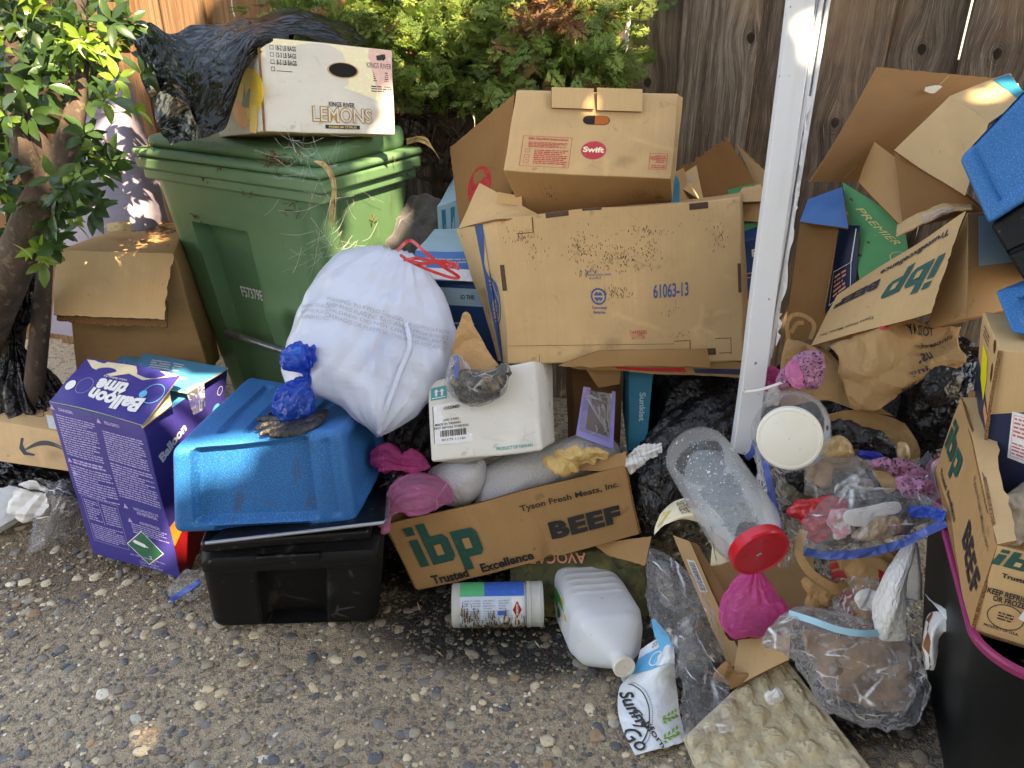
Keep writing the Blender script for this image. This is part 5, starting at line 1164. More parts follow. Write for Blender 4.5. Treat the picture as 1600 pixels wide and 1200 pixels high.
# ------------------------------------------------------------------ white drawstring bag
out = [(572, 388), (612, 386), (650, 402), (678, 440), (700, 480), (712, 525), (706, 570), (690, 610), (650, 650), (618, 676), (590, 690), (574, 680), (548, 656), (512, 630), (478, 622), (452, 612), (441, 580), (444, 545), (456, 505), (476, 460), (500, 420), (530, 398)]
mb = puff(out, t=1.88, ay=-.45, thick=.115, back=.14, amp=.012, sc=5, kf=5, seed=12, nr=70, na=220, centre=(585, 520), power=.55, lump=.012, lsc=4)
V = mb.V[0]; d = V-W(622, 388, 1.80); L_ = np.linalg.norm(d, axis=1); ang = np.arctan2(d[:, 0], -d[:, 2]); V += nrm(V-W(585, 520, 1.80))*(.020*np.exp(-L_/.14)*np.abs((ang*7.5) % 2-1)*1.0)[:, None]
d2 = V-W(586, 690, 1.80); L2 = np.linalg.norm(d2, axis=1); ang2 = np.arctan2(d2[:, 0], d2[:, 2]); V += nrm(V-W(585, 520, 1.80))*(.009*np.exp(-L2/.12)*np.abs((ang2*7) % 2-1))[:, None]
d3 = V-W(500, 470, 1.64); 
fn = mb.S
T_ = thing('drawstring_bag', 'large full white drawstring trash bag resting on the blue tote', 'trash bag', V.mean(0)-V3(0, 0, .2))
for i, s in enumerate(('WARNING: TO AVOID DANGER OF SUFFOCATION', 'KEEP THIS PLASTIC BAG AWAY FROM BABIES', 'CHILDREN. DO NOT USE IN CRIBS, BEDS,', 'CARRIAGES OR PLAYPENS. THIS BAG IS NOT A TOY')):
    text(mb, fn, s, .60, .655-.028*i-.012, .0085, .30, rot=-16, mi=1, bold=.004, k=1.6, arc=.003)
for i in range(3): text(mb, fn, ('WARNING: TO AVOID', 'KEEP THIS PLASTIC', 'CHILDREN DO NOT')[i], .20, .695-.03*i, .008, .075, rot=-2, mi=1, k=1.6)
mb.build('bag', [M['whitebag'], M['ink_grey']], T_, angle=180)
mb = MB(); uvp = np.array([(.70, .62), (.72, .5), (.66, .36), (.60, .2), (.56, .03)]); ribbon(mb, fn(uvp, 1.5), .010, (0, -1, .2), 14, 0, .003); mb.build('seam', [M['whitebag']], T_)
mb = MB()
for pts in ([(620, 392, 1.74), (640, 376, 1.74), (662, 392, 1.73), (690, 415, 1.74), (716, 432, 1.76), (706, 434, 1.76), (670, 422, 1.75), (640, 408, 1.75), (625, 398, 1.75)],
            [(630, 406, 1.74), (655, 404, 1.73), (690, 412, 1.74), (718, 420, 1.76)], [(632, 405, 1.75), (660, 412, 1.74), (690, 408, 1.74), (716, 414, 1.76)]):
    ribbon(mb, [W(*p) for p in pts], .007, (0, -1, .3), 10, 0, .0015)
mb.build('drawstring', [M['redwrap']], T_)

# ------------------------------------------------------------------ cartons behind the white bag
H = hexa(W(640, 600, 2.14), W(790, 610, 2.12), W(640, 440, 2.05), W(760, 445, 2.03), V3(.05, .18, -.03))
T_ = thing('blue_carton', 'dark blue printed carton behind the white bag', 'cardboard box', base_of(H)); mb = carton(H, .003, 10, .003, 2); fn = boxmap('F', mb.D)
rect(mb, fn, .01, .80, .99, .96, 1, .8); text(mb, fn, '& MISTS BEYOND THE', .55, .88, .012, .13, bold=.03, mi=2, k=1.6); text(mb, fn, 'EZE', .60, .58, .035, .085, mi=1, k=1.2)
done(mb).build('box', [M['midblue'], M['paleblue'], M['ink_black']], T_)
H = hexa(W(640, 434, 2.02), W(740, 440, 2.02), W(650, 392, 2.06), W(735, 392, 2.06), V3(.04, .16, .02))
T_ = thing('torn_blue_tray', 'light blue torn cardboard tray behind the red drawstring', 'cardboard tray', base_of(H)); mb = carton(H, .003, 10, .005, 4, {'T': 1}); 
fn = boxmap('F', mb.D); rect(mb, fn, .02, .02, .98, .40, 2, .8, 1); micro(mb, fn, .2, .6, .9, .8, 2, 3, 1.5, 2)
done(mb).build('box', [M['bluecard'], M['paleblue'], M['ink_white'], M['ink_grey']], T_)
H = hexa(W(690, 400, 2.28), W(745, 400, 2.25), W(680, 322, 2.2), W(745, 300, 2.2), V3(.05, .2, .05))
T_ = thing('faded_carton', 'faded pale teal carton beside the grey cloth behind the bin', 'cardboard box', base_of(H)); mb = carton(H, .003, 10, .006, 6); fn = boxmap('F', mb.D)
for k in range(4): rect(mb, fn, .1+.22*k, .1, .2+.22*k, .9, 1, .8)
done(mb).build('box', [M['paleblue'], M['teal']], T_)
puffit('grey_cloth', 'dark grey bundled cloth lying behind the green bin and blue cartons', 'cloth', [(604, 370), (618, 325), (650, 308), (690, 322), (700, 360), (690, 400), (640, 400), (610, 396)], M['greycloth'], t=2.3, thick=.06, amp=.05, sc=7, kf=5, seed=9, nr=60, na=160)
puffit('brown_paper', 'folded brown paper wedged between white bag and big brown box', 'paper', [(728, 486), (750, 515), (768, 560), (772, 590), (730, 582), (704, 560), (706, 520)], M['bagpaper'], t=1.80, thick=.012, amp=.030, sc=7, kf=4, seed=5, nr=40, na=140)

# ------------------------------------------------------------------ big brown box with number, and its logo side
LFD, RFD, LFU, RFU = W(794, 568, 1.86), W(1161, 567, 1.93), W(774, 340, 1.84), W(1159, 308, 1.92)
H = [LFD, RFD, W(1185, 575, 2.12), W(779, 566, 2.02), LFU, RFU, W(1160, 300, 2.1), W(712, 358, 2.00)]
T_ = thing('produce_box', 'big brown meat box lying on its side, printed 61063-13', 'cardboard box', base_of(H))
mb = carton(H, .004, 22, .005, 11); fn = boxmap('F', mb.D); w_, h_ = fn.size
text(mb, fn, '61063-13', .695, .455, .0365, .105, bold=.02, mi=1)
disc(mb, fn, .385, .44, .022, 1, .8); ring(mb, fn, .385, .44, .017, .004, 0, 1.3); poly(mb, fn, [(-.014, -.002), (.014, -.002), (.014, .002), (-.014, .002)], 0, 1.6, 0, (.385, .44)); poly(mb, fn, [(-.006, -.008), (.0, .0), (.006, -.008)], 0, 1.6, 0, (.385, .42)); poly(mb, fn, [(-.006, .008), (.0, .0), (.006, .008)], 0, 1.6, 0, (.385, .46))
text(mb, fn, 'Corrugated', .385, .365, .010, .042, bold=.02, mi=1); text(mb, fn, 'Recycles', .385, .335, .010, .034, bold=.02, mi=1)
text(mb, fn, 'MEETS ALL', .37, .60, .005, .03, mi=1); text(mb, fn, 'INTERNATIONAL PAPER', .39, .578, .0055, .075, mi=1); text(mb, fn, 'CANADA', .38, .556, .005, .03, mi=1)
text(mb, fn, '74495001', .545, .205, .0115, .05, mi=2); text(mb, fn, '5/11/26', .545, .175, .0105, .04, mi=2)
# scuffs: clusters of small dark fibres
r_ = random.Random(2)
for (cx, cy, sx, sy, n) in ((.09, .86, .03, .03, 60), (.335, .76, .03, .06, 110), (.47, .68, .035, .045, 130), (.60, .72, .03, .05, 60), (.60, .84, .06, .02, 50), (.91, .78, .02, .05, 40), (.43, .47, .03, .02, 50), (.48, .46, .03, .02, 30), (.70, .33, .02, .02, 16), (.72, .17, .02, .012, 16), (.15, .75, .02, .05, 20), (.36, .60, .03, .02, 30)):
    for _ in range(n):
        x, y = r_.gauss(cx, sx), r_.gauss(cy, sy)
        if .01 < x < .98 and .01 < y < .98: l = r_.uniform(.0008, .004); poly(mb, fn, [(-.0006, -l), (.0006, -l*.7), (.0009, l*.8), (-.0004, l)], 3, .7, r_.gauss(0, 18), (x, y))
# cut tabs and slots
for (x0, y0, x1, y1) in ((.42, .075, .56, .083), (.34, .985, .42, .999), (.195, .965, .285, .998), (.78, .955, .86, .995), (.80, .045, .885, .085), (.985, .42, .999, .60), (.0, .50, .018, .68)): rect(mb, fn, x0, y0, x1, y1, 3, .6)
for (x0, y0, x1, y1) in ((.075, .88, .145, .885), (.14, .885, .145, .985), (.70, .135, .775, .14), (.77, .06, .775, .14), (.13, .0, .133, .06), (.0, .12, .70, .123), (.90, .05, .95, .055), (.95, .04, .953, .15), (.885, .14, .95, .145)): rect(mb, fn, x0, y0, x1, y1, 4, .6)
# logo panel on the left side
fl = boxmap('L', mb.D); W_, H_ = fl.size
rect(mb, fl, .50, .01, .68, .99, 5, .6, 1); e = np.stack([np.cos(np.linspace(0, 6.283, 32, endpoint=False))*W_*.24, np.sin(np.linspace(0, 6.283, 32, endpoint=False))*.062], -1)
poly(mb, fl, e*1.08, 5, 1.0, 0, (.60, .44)); poly(mb, fl, e*1.0, 0, 1.4, 0, (.60, .44)); poly(mb, fl, e*.9, 5, 1.8, 0, (.60, .44))
text(mb, fl, 'FARMLAND', .60, .44, W_*.20, .098, rot=90, bold=.05, mi=0, k=2.3); text(mb, fl, 'FARMLAND FOODS', .28, .44, W_*.06, .09, rot=90, mi=3, k=1); text(mb, fl, 'KANSAS CITY', .18, .46, W_*.05, .07, rot=90, mi=3, k=1)
done(mb).build('box', [M['kraft'], M['ink_blue'], M['ink_red'], M['ink_brown'], M['edge'], M['ink_blue']], T_)
# raised corner flap, tab strips
flap(W(716, 357, 1.985), W(774, 342, 1.835), W(850, 340, 1.87), W(750, 286, 1.95), .005, (16, 16), (0, 0, 1), None, 4, nz=.003).build('corner_flap', [M['kraft'], M['edge']], T_)
flap(W(776, 317, 1.9), W(816, 322, 1.9), W(815, 306, 1.89), W(778, 300, 1.89), .005, (8, 6), (0, 0, 1)).build('tab', [M['kraft'], M['edge']], T_)
flap(W(870, 572, 1.855), W(1110, 574, 1.90), W(1105, 545, 1.885), W(935, 548, 1.855), .004, (14, 8), (0, 0, 1), {'v0': .1}, 4, nz=.002).build('lower_flap', [M['kraft_d'], M['edge']], T_)
mb = flap(W(905, 577, 1.90), W(1165, 592, 1.94), W(1161, 566, 1.94), W(880, 570, 1.88), .005, (20, 6), (0, 0, 1), {'v0': .12}, 6, nz=.003)
rect(mb, mb.S, .25, .25, .65, .6, 2, .8, 4); rect(mb, mb.S, .70, .2, .98, .55, 3, .8, 3); mb.build('side_flap', [M['kraft_d'], M['edge'], M['redprint'], M['ink_navy']], T_)

# ------------------------------------------------------------------ box with round red logo on top
H = [W(788, 266, 1.80), W(1049, 281, 1.86), W(1052, 318, 2.02), W(818, 338, 1.96), W(805, 143, 1.84), W(1062, 146, 1.90), W(1066, 150, 2.12), W(812, 140, 2.06)]
T_ = thing('meat_box', 'brown box with a round red Swift logo resting on the big numbered box', 'cardboard box', base_of(H))
mb = carton(H, .004, 18, .003, 8, {'D': 3}); fn = boxmap('F', mb.D); w_, h_ = fn.size
disc(mb, fn, .515, .295, .032, 1, .8); text(mb, fn, 'Swift', .515, .30, .020, .054, bold=.04, mi=2, k=1.8)
box_outline(mb, fn, .085, .07, .375, .44, .0012, 1); text(mb, fn, 'Safe Handling Instructions', .235, .405, .011, .098, bold=.02, mi=1); micro(mb, fn, .12, .30, .35, .37, 4, 1, 1, 3); micro(mb, fn, .16, .10, .36, .28, 8, 1, 1, 4)
for v in (.26, .19, .13): box_outline(mb, fn, .105, v-.02, .135, v+.02, .001, 1)
box_outline(mb, fn, .855, .10, .965, .29, .0012, 1); ring(mb, fn, .88, .235, .0075, .0015, 1); ring(mb, fn, .88, .235, .004, .0015, 1); micro(mb, fn, .895, .18, .955, .27, 4, 1, 1, 6); micro(mb, fn, .87, .115, .955, .16, 2, 1, 1, 7)
a = np.linspace(-np.pi/2, np.pi/2, 12); hl = np.concatenate([np.stack([.019+np.cos(a)*.0155, np.sin(a)*.0155], -1), np.stack([-.019-np.cos(a)*.0155, -np.sin(a)*.0155], -1)]); poly(mb, fn, hl, 4, 1.0, 0, (.505, .66)); poly(mb, fn, [(-.004, -.0145), (.022, -.0145), (.031, -.008), (.0325, 0), (.031, .008), (.022, .0145), (-.004, .0145)], 5, 1.5, 0, (.505, .66))
fd_ = boxmap('D', mb.D)
for (cx, cy) in ((.22, .5), (.80, .45), (.9, .3)):
    for _ in range(26): l = r_.uniform(.001, .005); poly(mb, fd_, [(-.0005, -l), (.0005, -l), (.0005, l), (-.0005, l)], 6, .8, r_.gauss(0, 15), (r_.gauss(cx, .02), r_.gauss(cy, .1)))
done(mb).build('box', [M['kraft'], M['ink_red'], M['ink_cream'], M['kraft_b'], mat('hole_dark', (.01, .007, .005, 1), .9), mat('inside_orange', srgb(178, 92, 30), .8), M['ink_brown']], T_)
for x0, x1, y0, y1 in ((862, 928, 136, 168), (933, 1004, 137, 172)):
    tt_ = 1.815+.06*(x0-788)/260
    f_ = flap(W(x0, y1, tt_+.003), W(x1, y1+2, tt_+.018), W(x1, y0+2, tt_+.022), W(x0, y0, tt_+.006), .005, (12, 8), (0, 0, 1), None, 3, nz=.001); f_.build('tab', [M['kraft'], M['edge']], T_)
f_ = flap(W(720, 372, 2.15), W(800, 300, 1.98), W(803, 147, 1.86), W(703, 230, 2.12), .005, (24, 24), (0, 0, 1), {'v1': .012}, 5, nz=.006)
poly(f_, f_.S, np.stack([.42+.2*np.cos(np.linspace(0, 6.28, 24)), .36+.2*np.sin(np.linspace(0, 6.28, 24))], -1), 2, .5); f_.build('side_flap', [M['kraft_in'], M['edge'], M['redprint']], T_)

# ------------------------------------------------------------------ torn open box behind
T_ = thing('torn_box', 'torn open brown box in front of the fence, right of the Swift logo box', 'cardboard box', W(1130, 345, 2.15))
flap(W(1085, 315, 2.3), W(1190, 300, 2.3), W(1135, 214, 2.25), W(1060, 262, 2.3), .005, (30, 20), (0, 0, 1), {'v1': .10}, 3, nz=.004).build('back_panel', [M['kraft_in'], M['edge']], T_)
flap(W(1197, 320, 2.1), W(1204, 345, 2.02), W(1202, 276, 2.05), W(1150, 226, 2.25), .005, (20, 16), (0, 0, 1), {'v1': .04}, 8, nz=.004).build('right_panel', [M['kraft'], M['edge']], T_)
flap(W(1160, 345, 2.06), W(1200, 348, 2.04), W(1198, 312, 2.06), W(1155, 316, 2.08), .005, (12, 12), (0, 0, 1)).build('front_panel', [M['kraft_b'], M['edge']], T_)
flap(W(1145, 316, 2.05), W(1198, 314, 2.05), W(1188, 286, 2.08), W(1160, 294, 2.1), .005, (16, 12), (0, 0, 1), {'v1': .1, 'u0': .06}, 4).build('inner_flap', [M['kraft'], M['edge']], T_)
f_ = flap(W(1065, 294, 2.12), W(1100, 316, 2.10), W(1088, 258, 2.22), W(1060, 276, 2.2), .005, (12, 12), (0, 0, 1)); ring(f_, f_.S, .55, .6, .012, .003, 2, ry=.006); f_.build('left_flap', [M['kraft'], M['edge'], M['ink_grey']], T_)
flap(W(1062, 325, 2.08), W(1085, 318, 2.12), W(1068, 262, 2.2), W(1056, 268, 2.1), .005, (8, 12), (0, 0, 1)).build('left_panel', [M['kraft_b'], M['edge']], T_)
flap(W(1085, 330, 2.12), W(1200, 345, 2.10), W(1195, 300, 2.28), W(1085, 315, 2.28), .005, (12, 12), (0, 0, 1)).build('bottom_panel', [M['kraft_in'], M['edge']], T_)
H = hexa(W(1163, 470, 2.02), W(1215, 470, 2.02), W(1162, 378, 2.02), W(1215, 360, 2.02), V3(0, .2, .05))
T_ = thing('blue_fruit_box', 'dark blue fruit box showing white letters PE just left of the post', 'cardboard box', base_of(H)); mb = carton(H, .003, 8, .003, 3); fn = boxmap('F', mb.D)
text(mb, fn, 'PE', .38, .78, .02, .028, bold=.04, mi=1); rect(mb, fn, .0, .45, .9, .47, 2); rect(mb, fn, .0, .38, .9, .40, 3); done(mb).build('box', [M['midblue'], M['ink_white'], M['kraft'], M['kraft']], T_)
H = hexa(W(1160, 372, 2.06), W(1230, 362, 2.06), W(1160, 352, 2.06), W(1230, 335, 2.06), V3(0, .2, .05)); tag(done(carton(H, .003, 8, .003, 3)).build('green_tray', [M['green']]), 'green cardboard tray lying on the blue fruit box left of the post', 'cardboard tray')
H = hexa(W(1047, 330, 1.99), W(1062, 330, 1.99), W(1052, 285, 2.0), W(1062, 285, 2.0), V3(0, .1, .02)); tag(done(carton(H, .002, 6, .001, 3)).build('blue_card', [M['teal']]), 'narrow strip of bright blue card between Swift logo box and torn box', 'card')
# ------------------------------------------------------------------ dirty white carton with its small bag
H = [W(674, 722, 1.77), W(849, 702, 1.79), W(867, 692, 1.93), W(700, 735, 1.95), W(672, 598, 1.80), W(836, 562, 1.82), W(861, 566, 1.98), W(700, 580, 1.98)]
H[3] = W(762, 728, 1.93)*.5+W(684, 724, 1.95)*.5
T_ = thing('white_carton', 'dirty white carton marked PRODUCT OF TAIWAN', 'cardboard box', base_of(H)); mb = carton(H, .008, 18, .006, 7); fn = boxmap('F', mb.D)
text(mb, fn, 'PRODUCT OF TAIWAN', .75, .085, .0085, .085, bold=.02, mi=1); rect(mb, fn, .03, .765, .17, .92, 1, .8)
for x in (.07, .12): rect(mb, fn, x, .81, x+.018, .86, 2, 1.3); poly(mb, fn, [(-.006, 0), (.006, 0), (0, .008)], 2, 1.4, 0, (x+.009, .86))
rect(mb, fn, .04, .785, .16, .795, 2, 1.3)
rect(mb, fn, .045, .20, .37, .70, 2, .8); text(mb, fn, 'OSSMEI', .21, .645, .008, .034, bold=.02, mi=3, k=1.6); text(mb, fn, '200 TABS', .20, .50, .006, .035, mi=3, k=1.6); text(mb, fn, 'MADE IN TAIWAN', .17, .45, .006, .055, bold=.02, mi=3, k=1.6); text(mb, fn, 'BEST BEFORE 01/08/2026', .20, .405, .006, .075, bold=.01, mi=3, k=1.6); barcode(mb, fn, .10, .29, .32, .37, 3, 4); text(mb, fn, '01179 11181', .21, .25, .006, .05, mi=3, k=1.6)
rect(mb, fn, .045, .21, .05, .69, 3, 1.2)
done(mb).build('box', [M['wcard'], M['ink_teal'], M['ink_white'], M['ink_black']], T_)
T_ = thing('scrap_bag', 'clear zip bag of dark wilted scraps lying on the white carton', 'plastic bag', W(745, 625, 1.75))
puff([(704, 600), (722, 580), (760, 582), (790, 570), (792, 596), (778, 618), (745, 630), (722, 626)], t=1.775, thick=.035, amp=.016, sc=16, seed=5, nr=26, na=90).build('scraps', [M['debris']], T_, angle=180)
puff([(696, 604), (700, 568), (708, 554), (722, 558), (730, 576), (768, 578), (794, 568), (796, 598), (780, 622), (746, 634), (716, 628)], t=1.772, thick=.042, amp=.010, sc=14, seed=8, nr=26, na=100).build('film', [M['film']], T_, angle=180)
mb = MB(); ribbon(mb, [W(712, 555, 1.765), W(714, 575, 1.755), W(710, 590, 1.75)], .012, (0, -1, .2), 6, 0, .002); mb.build('zip_seal', [M['zipblue']], T_)

# ------------------------------------------------------------------ pink bags and rolls in the long box
mb = loft([W(586, 722, 1.90), W(594, 718, 1.89), W(606, 718, 1.89), W(620, 722, 1.88), W(628, 724, 1.88), W(642, 722, 1.88), W(656, 726, 1.89), W(672, 730, 1.9)], [.012, .030, .034, .022, .016, .026, .02, .004], None, 60, 90, pl(9, .55, .5, .3), .008, 26, 5)
tag(mb.build('pink_bag', [M['pinkfilm']], angle=180), 'twisted bright pink bag behind the blue tote, upper of the two by the beef box', 'plastic bag')
mb = loft([W(704, 786, 1.90), W(694, 776, 1.885), W(672, 770, 1.87), W(646, 772, 1.86), W(624, 782, 1.855), W(612, 794, 1.85), W(606, 804, 1.85), W(602, 812, 1.845), W(600, 826, 1.84), W(596, 826, 1.84)], [.006, .028, .045, .050, .038, .016, .010, .012, .014, .004], [.005, .02, .035, .04, .03, .014, .01, .01, .01, .003], 80, 110, pl(13, .35, .55, .2), .007, 22, 9)
tag(mb.build('pink_bag', [M['pinkpale']], angle=180), 'pale pink tied bag hanging over the left rim of the beef box', 'plastic bag')
puffit('pink_bag_contents', 'greyish lump inside the pale pink tied bag', 'waste', [(622, 776), (645, 756), (680, 764), (694, 780), (670, 794), (640, 800)], mat('pink_grey', srgb(150, 96, 120), .8, bumps=[('ridge', 14, ONE, .6, .006)]), t=1.875, thick=.02, amp=.012, sc=18, seed=4)
mb = drape([[W(588, 742, 1.90), W(600, 750, 1.88), W(592, 762, 1.87)], [W(630, 730, 1.89), W(632, 742, 1.87), W(630, 752, 1.87)], [W(672, 742, 1.92), W(672, 752, 1.9), W(672, 760, 1.9)]], 50, 24, .014, 16, 5)
tag(mb.build('black_scrap', [M['bagblack']], angle=180), 'strip of black plastic between the two pink bags', 'plastic scrap')
puffit('quilted_roll', 'stained white quilted roll under the left end of the white carton', 'paper roll', [(668, 742), (690, 722), (730, 718), (758, 722), (756, 760), (730, 790), (700, 790), (684, 770)], M['quilt'], t=2.0, thick=.07, amp=.008, sc=9, seed=4, nr=30)
puffit('quilted_bundle', 'large white quilted bundle filling the beef box under the white carton', 'paper bundle', [(744, 770), (760, 730), (810, 708), (870, 690), (920, 676), (960, 690), (968, 724), (900, 752), (800, 790), (750, 800)], M['quilt'], t=2.03, thick=.09, amp=.006, sc=5, seed=14, nr=34)
puffit('crumpled_tan_paper', 'crumpled tan paper on the rim of the beef box', 'paper', [(852, 722), (864, 704), (895, 698), (940, 698), (944, 716), (925, 728), (905, 732), (896, 748), (870, 738)], M['yellowpaper'], t=1.86, thick=.022, amp=.034, sc=22, kf=4, seed=9, nr=50, na=180)

# ------------------------------------------------------------------ beef box in front
H = [W(652, 920, 1.99), W(998, 833, 1.93), W(972, 730, 2.22), W(668, 812, 2.30), W(602, 821, 1.93), W(977, 726, 1.87), W(964, 694, 2.12), W(640, 760, 2.18)]
H[3] = H[0]+(H[2]-H[1])
T_ = thing('beef_box', 'long open brown box printed BEEF Trusted Excellence in front of the heap', 'cardboard box', base_of(H))
D = dims_of(H); fn0 = boxmap('F', D); G = tri(H, D); w_, h_ = fn0.size
# front panel built as a sheet with print
nu, nv = 70, 26; U, Vv = np.meshgrid(np.linspace(0, 1, nu), np.linspace(0, 1, nv), indexing='ij')
bend = lambda P: P+np.stack([0*P[:, 0], .010*np.sin(P[:, 0]/D[0]*3.1)*-1+.004*wob(P, 3, 5)+.012*np.exp(-((P[:, 0]-.62*D[0]-.2*(P[:, 2]-.05))/.02)**2)*np.clip(1-P[:, 2]/.12, 0, 1), .003*wob(P, 2, 6)], -1)
def frontS(u, v): P = np.stack([np.asarray(u)*D[0], 0*np.asarray(u), np.asarray(v)*D[2]], -1); sh = P.shape; return G(bend(P.reshape(-1, 3))).reshape(sh)
mb = MB(); lc = np.stack([U*D[0], Vv*D[2], 0*U], -1); sheet(mb, frontS(U, Vv), lc, .006, (0, 0, 3)); fn = surfmap(frontS, (D[0], D[2]), .0035)
ibp(mb, fn, .215, .52, .125, .175, 0, .0, 1, 0)
text(mb, fn, 'Trusted', .165, .105, .022, .098, bold=.035, mi=2); text(mb, fn, 'Excellence', .425, .12, .022, .140, bold=.035, mi=2); text(mb, fn, '°', .555, .20, .006, mi=2)
text(mb, fn, 'BEEF', .79, .37, .042, .18, bold=.06, mi=2, space=1.1); text(mb, fn, 'Tyson Fresh Meats, Inc.', .755, .77, .018, .245, bold=.015, mi=2)
mb.build('front_panel', [M['kraft_b'], M['ink_green'], M['ink_black'], M['edge']], T_)
def pan(a, b_, c, d, name, m='kraft_in', **k): return flap(H[a], H[b_], H[c], H[d], .005, (20, 14), (0, 0, 1), None, 3, nz=.004, **k).build(name, [M[m], M['edge']], T_)
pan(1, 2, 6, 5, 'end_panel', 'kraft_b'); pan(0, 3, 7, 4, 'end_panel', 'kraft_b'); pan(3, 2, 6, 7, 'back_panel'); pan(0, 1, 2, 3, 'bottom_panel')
flap(H[4]*.1+H[5]*.9+V3(0, -.001, .0), H[5]+V3(0, -.002, 0), H[5]+V3(.002, .012, .03), H[4]*.24+H[5]*.76+V3(0, .012, .022), .005, (12, 6), (0, 0, 1)).build('rim_fold', [M['kraft_b'], M['edge']], T_)

# blister pack, dark carton, narrow blue-green carton
T_ = thing('blister_pack', 'clear blister pack with violet card edges beside the white carton', 'packaging', W(935, 690, 1.93))
flap(W(900, 680, 1.93), W(958, 702, 1.95), W(962, 612, 2.0), W(912, 604, 1.98), .002, (10, 12), (0, 0, 0), mask=lambda u, v: u < .12 or u > .86 or v < .12).build('card', [mat('violet_card', srgb(150, 150, 225), .4, layers=[('noise', 6, ONE, .4, .6, srgb(206, 170, 220), .8)])], T_)
flap(W(905, 672, 1.935), W(952, 690, 1.95), W(956, 616, 1.99), W(916, 608, 1.975), .001, (16, 16), (0, 0, 0), nz=.006, bulge=.02).build('blister', [M['filmcreased']], T_)
flap(W(908, 672, 1.96), W(950, 690, 1.97), W(956, 616, 2.02), W(916, 608, 2.0), .002, (8, 8), (0, 0, 0)).build('backing', [mat('brown_print', srgb(96, 62, 54), .6)], T_)
mb = MB(); tube(mb, [W(920, 625, 1.96), W(934, 650, 1.95), W(948, 672, 1.95)], [.004, .003, .002], 6, 8); mb.build('brush', [M['steel']], T_)
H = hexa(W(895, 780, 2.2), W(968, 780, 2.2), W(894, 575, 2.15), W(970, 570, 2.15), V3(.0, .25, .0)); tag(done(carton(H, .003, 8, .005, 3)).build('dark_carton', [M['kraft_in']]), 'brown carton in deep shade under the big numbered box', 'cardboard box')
tag(flap(W(935, 606, 2.02), W(968, 600, 2.02), W(970, 572, 1.98), W(912, 572, 1.98), .004, (10, 8), (0, 0, 1)).build('brown_flap', [M['kraft_b'], M['edge']]), 'small brown cardboard corner poking out under the big numbered box', 'cardboard')
H = [W(980, 706, 2.05), W(995, 706, 2.03), W(1010, 690, 2.2), W(990, 690, 2.2), W(983, 578, 2.02), W(1020, 580, 2.0), W(1030, 570, 2.2), W(985, 570, 2.2)]
H = hexa(W(980, 706, 2.05), W(1010, 700, 2.03), W(983, 578, 2.02), W(1021, 580, 2.0), V3(.01, .2, .02))
T_ = thing('citrus_box', 'narrow blue-green end of a box printed Sunkist under the big box', 'cardboard box', base_of(H)); mb = carton(H, .003, 8, .003, 3); fn = boxmap('F', mb.D); text(mb, fn, 'Sunkist', .62, .55, .016, .078, rot=-90, bold=.03, mi=1); done(mb).build('box', [M['teal'], mat('pale_teal_ink', srgb(150, 190, 190), .6)], T_)
M['void'] = M['bagblack']
def bag(label, pts, r1, r2=None, seed=0, K=13, amp=.02, sc=9, neck=.9, m='bagblack', g=None, name='trash_bag', cat='trash bag'):
    return tag(loft([W(*p) for p in pts], r1, r2, 80, 110, pl(K, .3, neck, .2), amp, sc, seed).build(name, [M[m]], angle=180), label, cat, g)
bag('big glossy black trash bag under the numbered box left of the post', [(1080, 760, 2.4), (1085, 745, 2.35), (1090, 690, 2.25), (1100, 630, 2.22), (1120, 600, 2.25), (1135, 585, 2.3)], [.02, .13, .20, .18, .1, .02], None, 3)
bag('black trash bag with folds right of the beef box, behind the clear jar', [(990, 840, 2.0), (1000, 820, 2.0), (1025, 770, 1.97), (1060, 720, 1.97), (1110, 670, 2.0), (1150, 640, 2.05), (1160, 630, 2.05)], [.01, .05, .085, .10, .09, .06, .01], None, 7, 15, .018, 12)
bag('black filler bag added in the dark gap between white bag, white carton and blue tote', [(620, 760, 2.25), (620, 740, 2.2), (630, 680, 2.15), (660, 620, 2.15), (680, 600, 2.2)], [.02, .09, .13, .10, .02], None, 9)  # filler bag standing in for the dark void here
bag('black filler bag added low in the dark gap between black tote and beef box', [(630, 860, 2.2), (640, 840, 2.22), (680, 790, 2.3), (700, 770, 2.4)], [.01, .06, .08, .02], None, 19)  # added filler that blackens the gap beside the tote
puffit('white_tissue', 'crumpled white tissue on the black bag right of the beef box', 'tissue', [(978, 712), (996, 698), (1032, 694), (1034, 712), (1006, 722), (990, 742), (980, 740)], M['whitepaper'], t=1.88, thick=.006, amp=.016, sc=34, kf=4, seed=2, nr=34, na=120)
mb = drape([[W(1005, 690, 1.93), W(1010, 720, 1.9), W(1000, 750, 1.88), W(1006, 800, 1.88)], [W(1040, 680, 1.93), W(1045, 700, 1.89), W(1035, 740, 1.86), W(1030, 800, 1.86)], [W(1090, 662, 1.95), W(1090, 680, 1.91), W(1070, 710, 1.88), W(1050, 790, 1.87)], [W(1140, 650, 1.98), W(1140, 665, 1.95), W(1110, 690, 1.9), W(1070, 770, 1.9)]], 90, 70, .02, 12, 21)
tag(mb.build('black_liner', [M['bagblack']], angle=180), 'loose black plastic film spread left of the clear jar', 'plastic sheet')

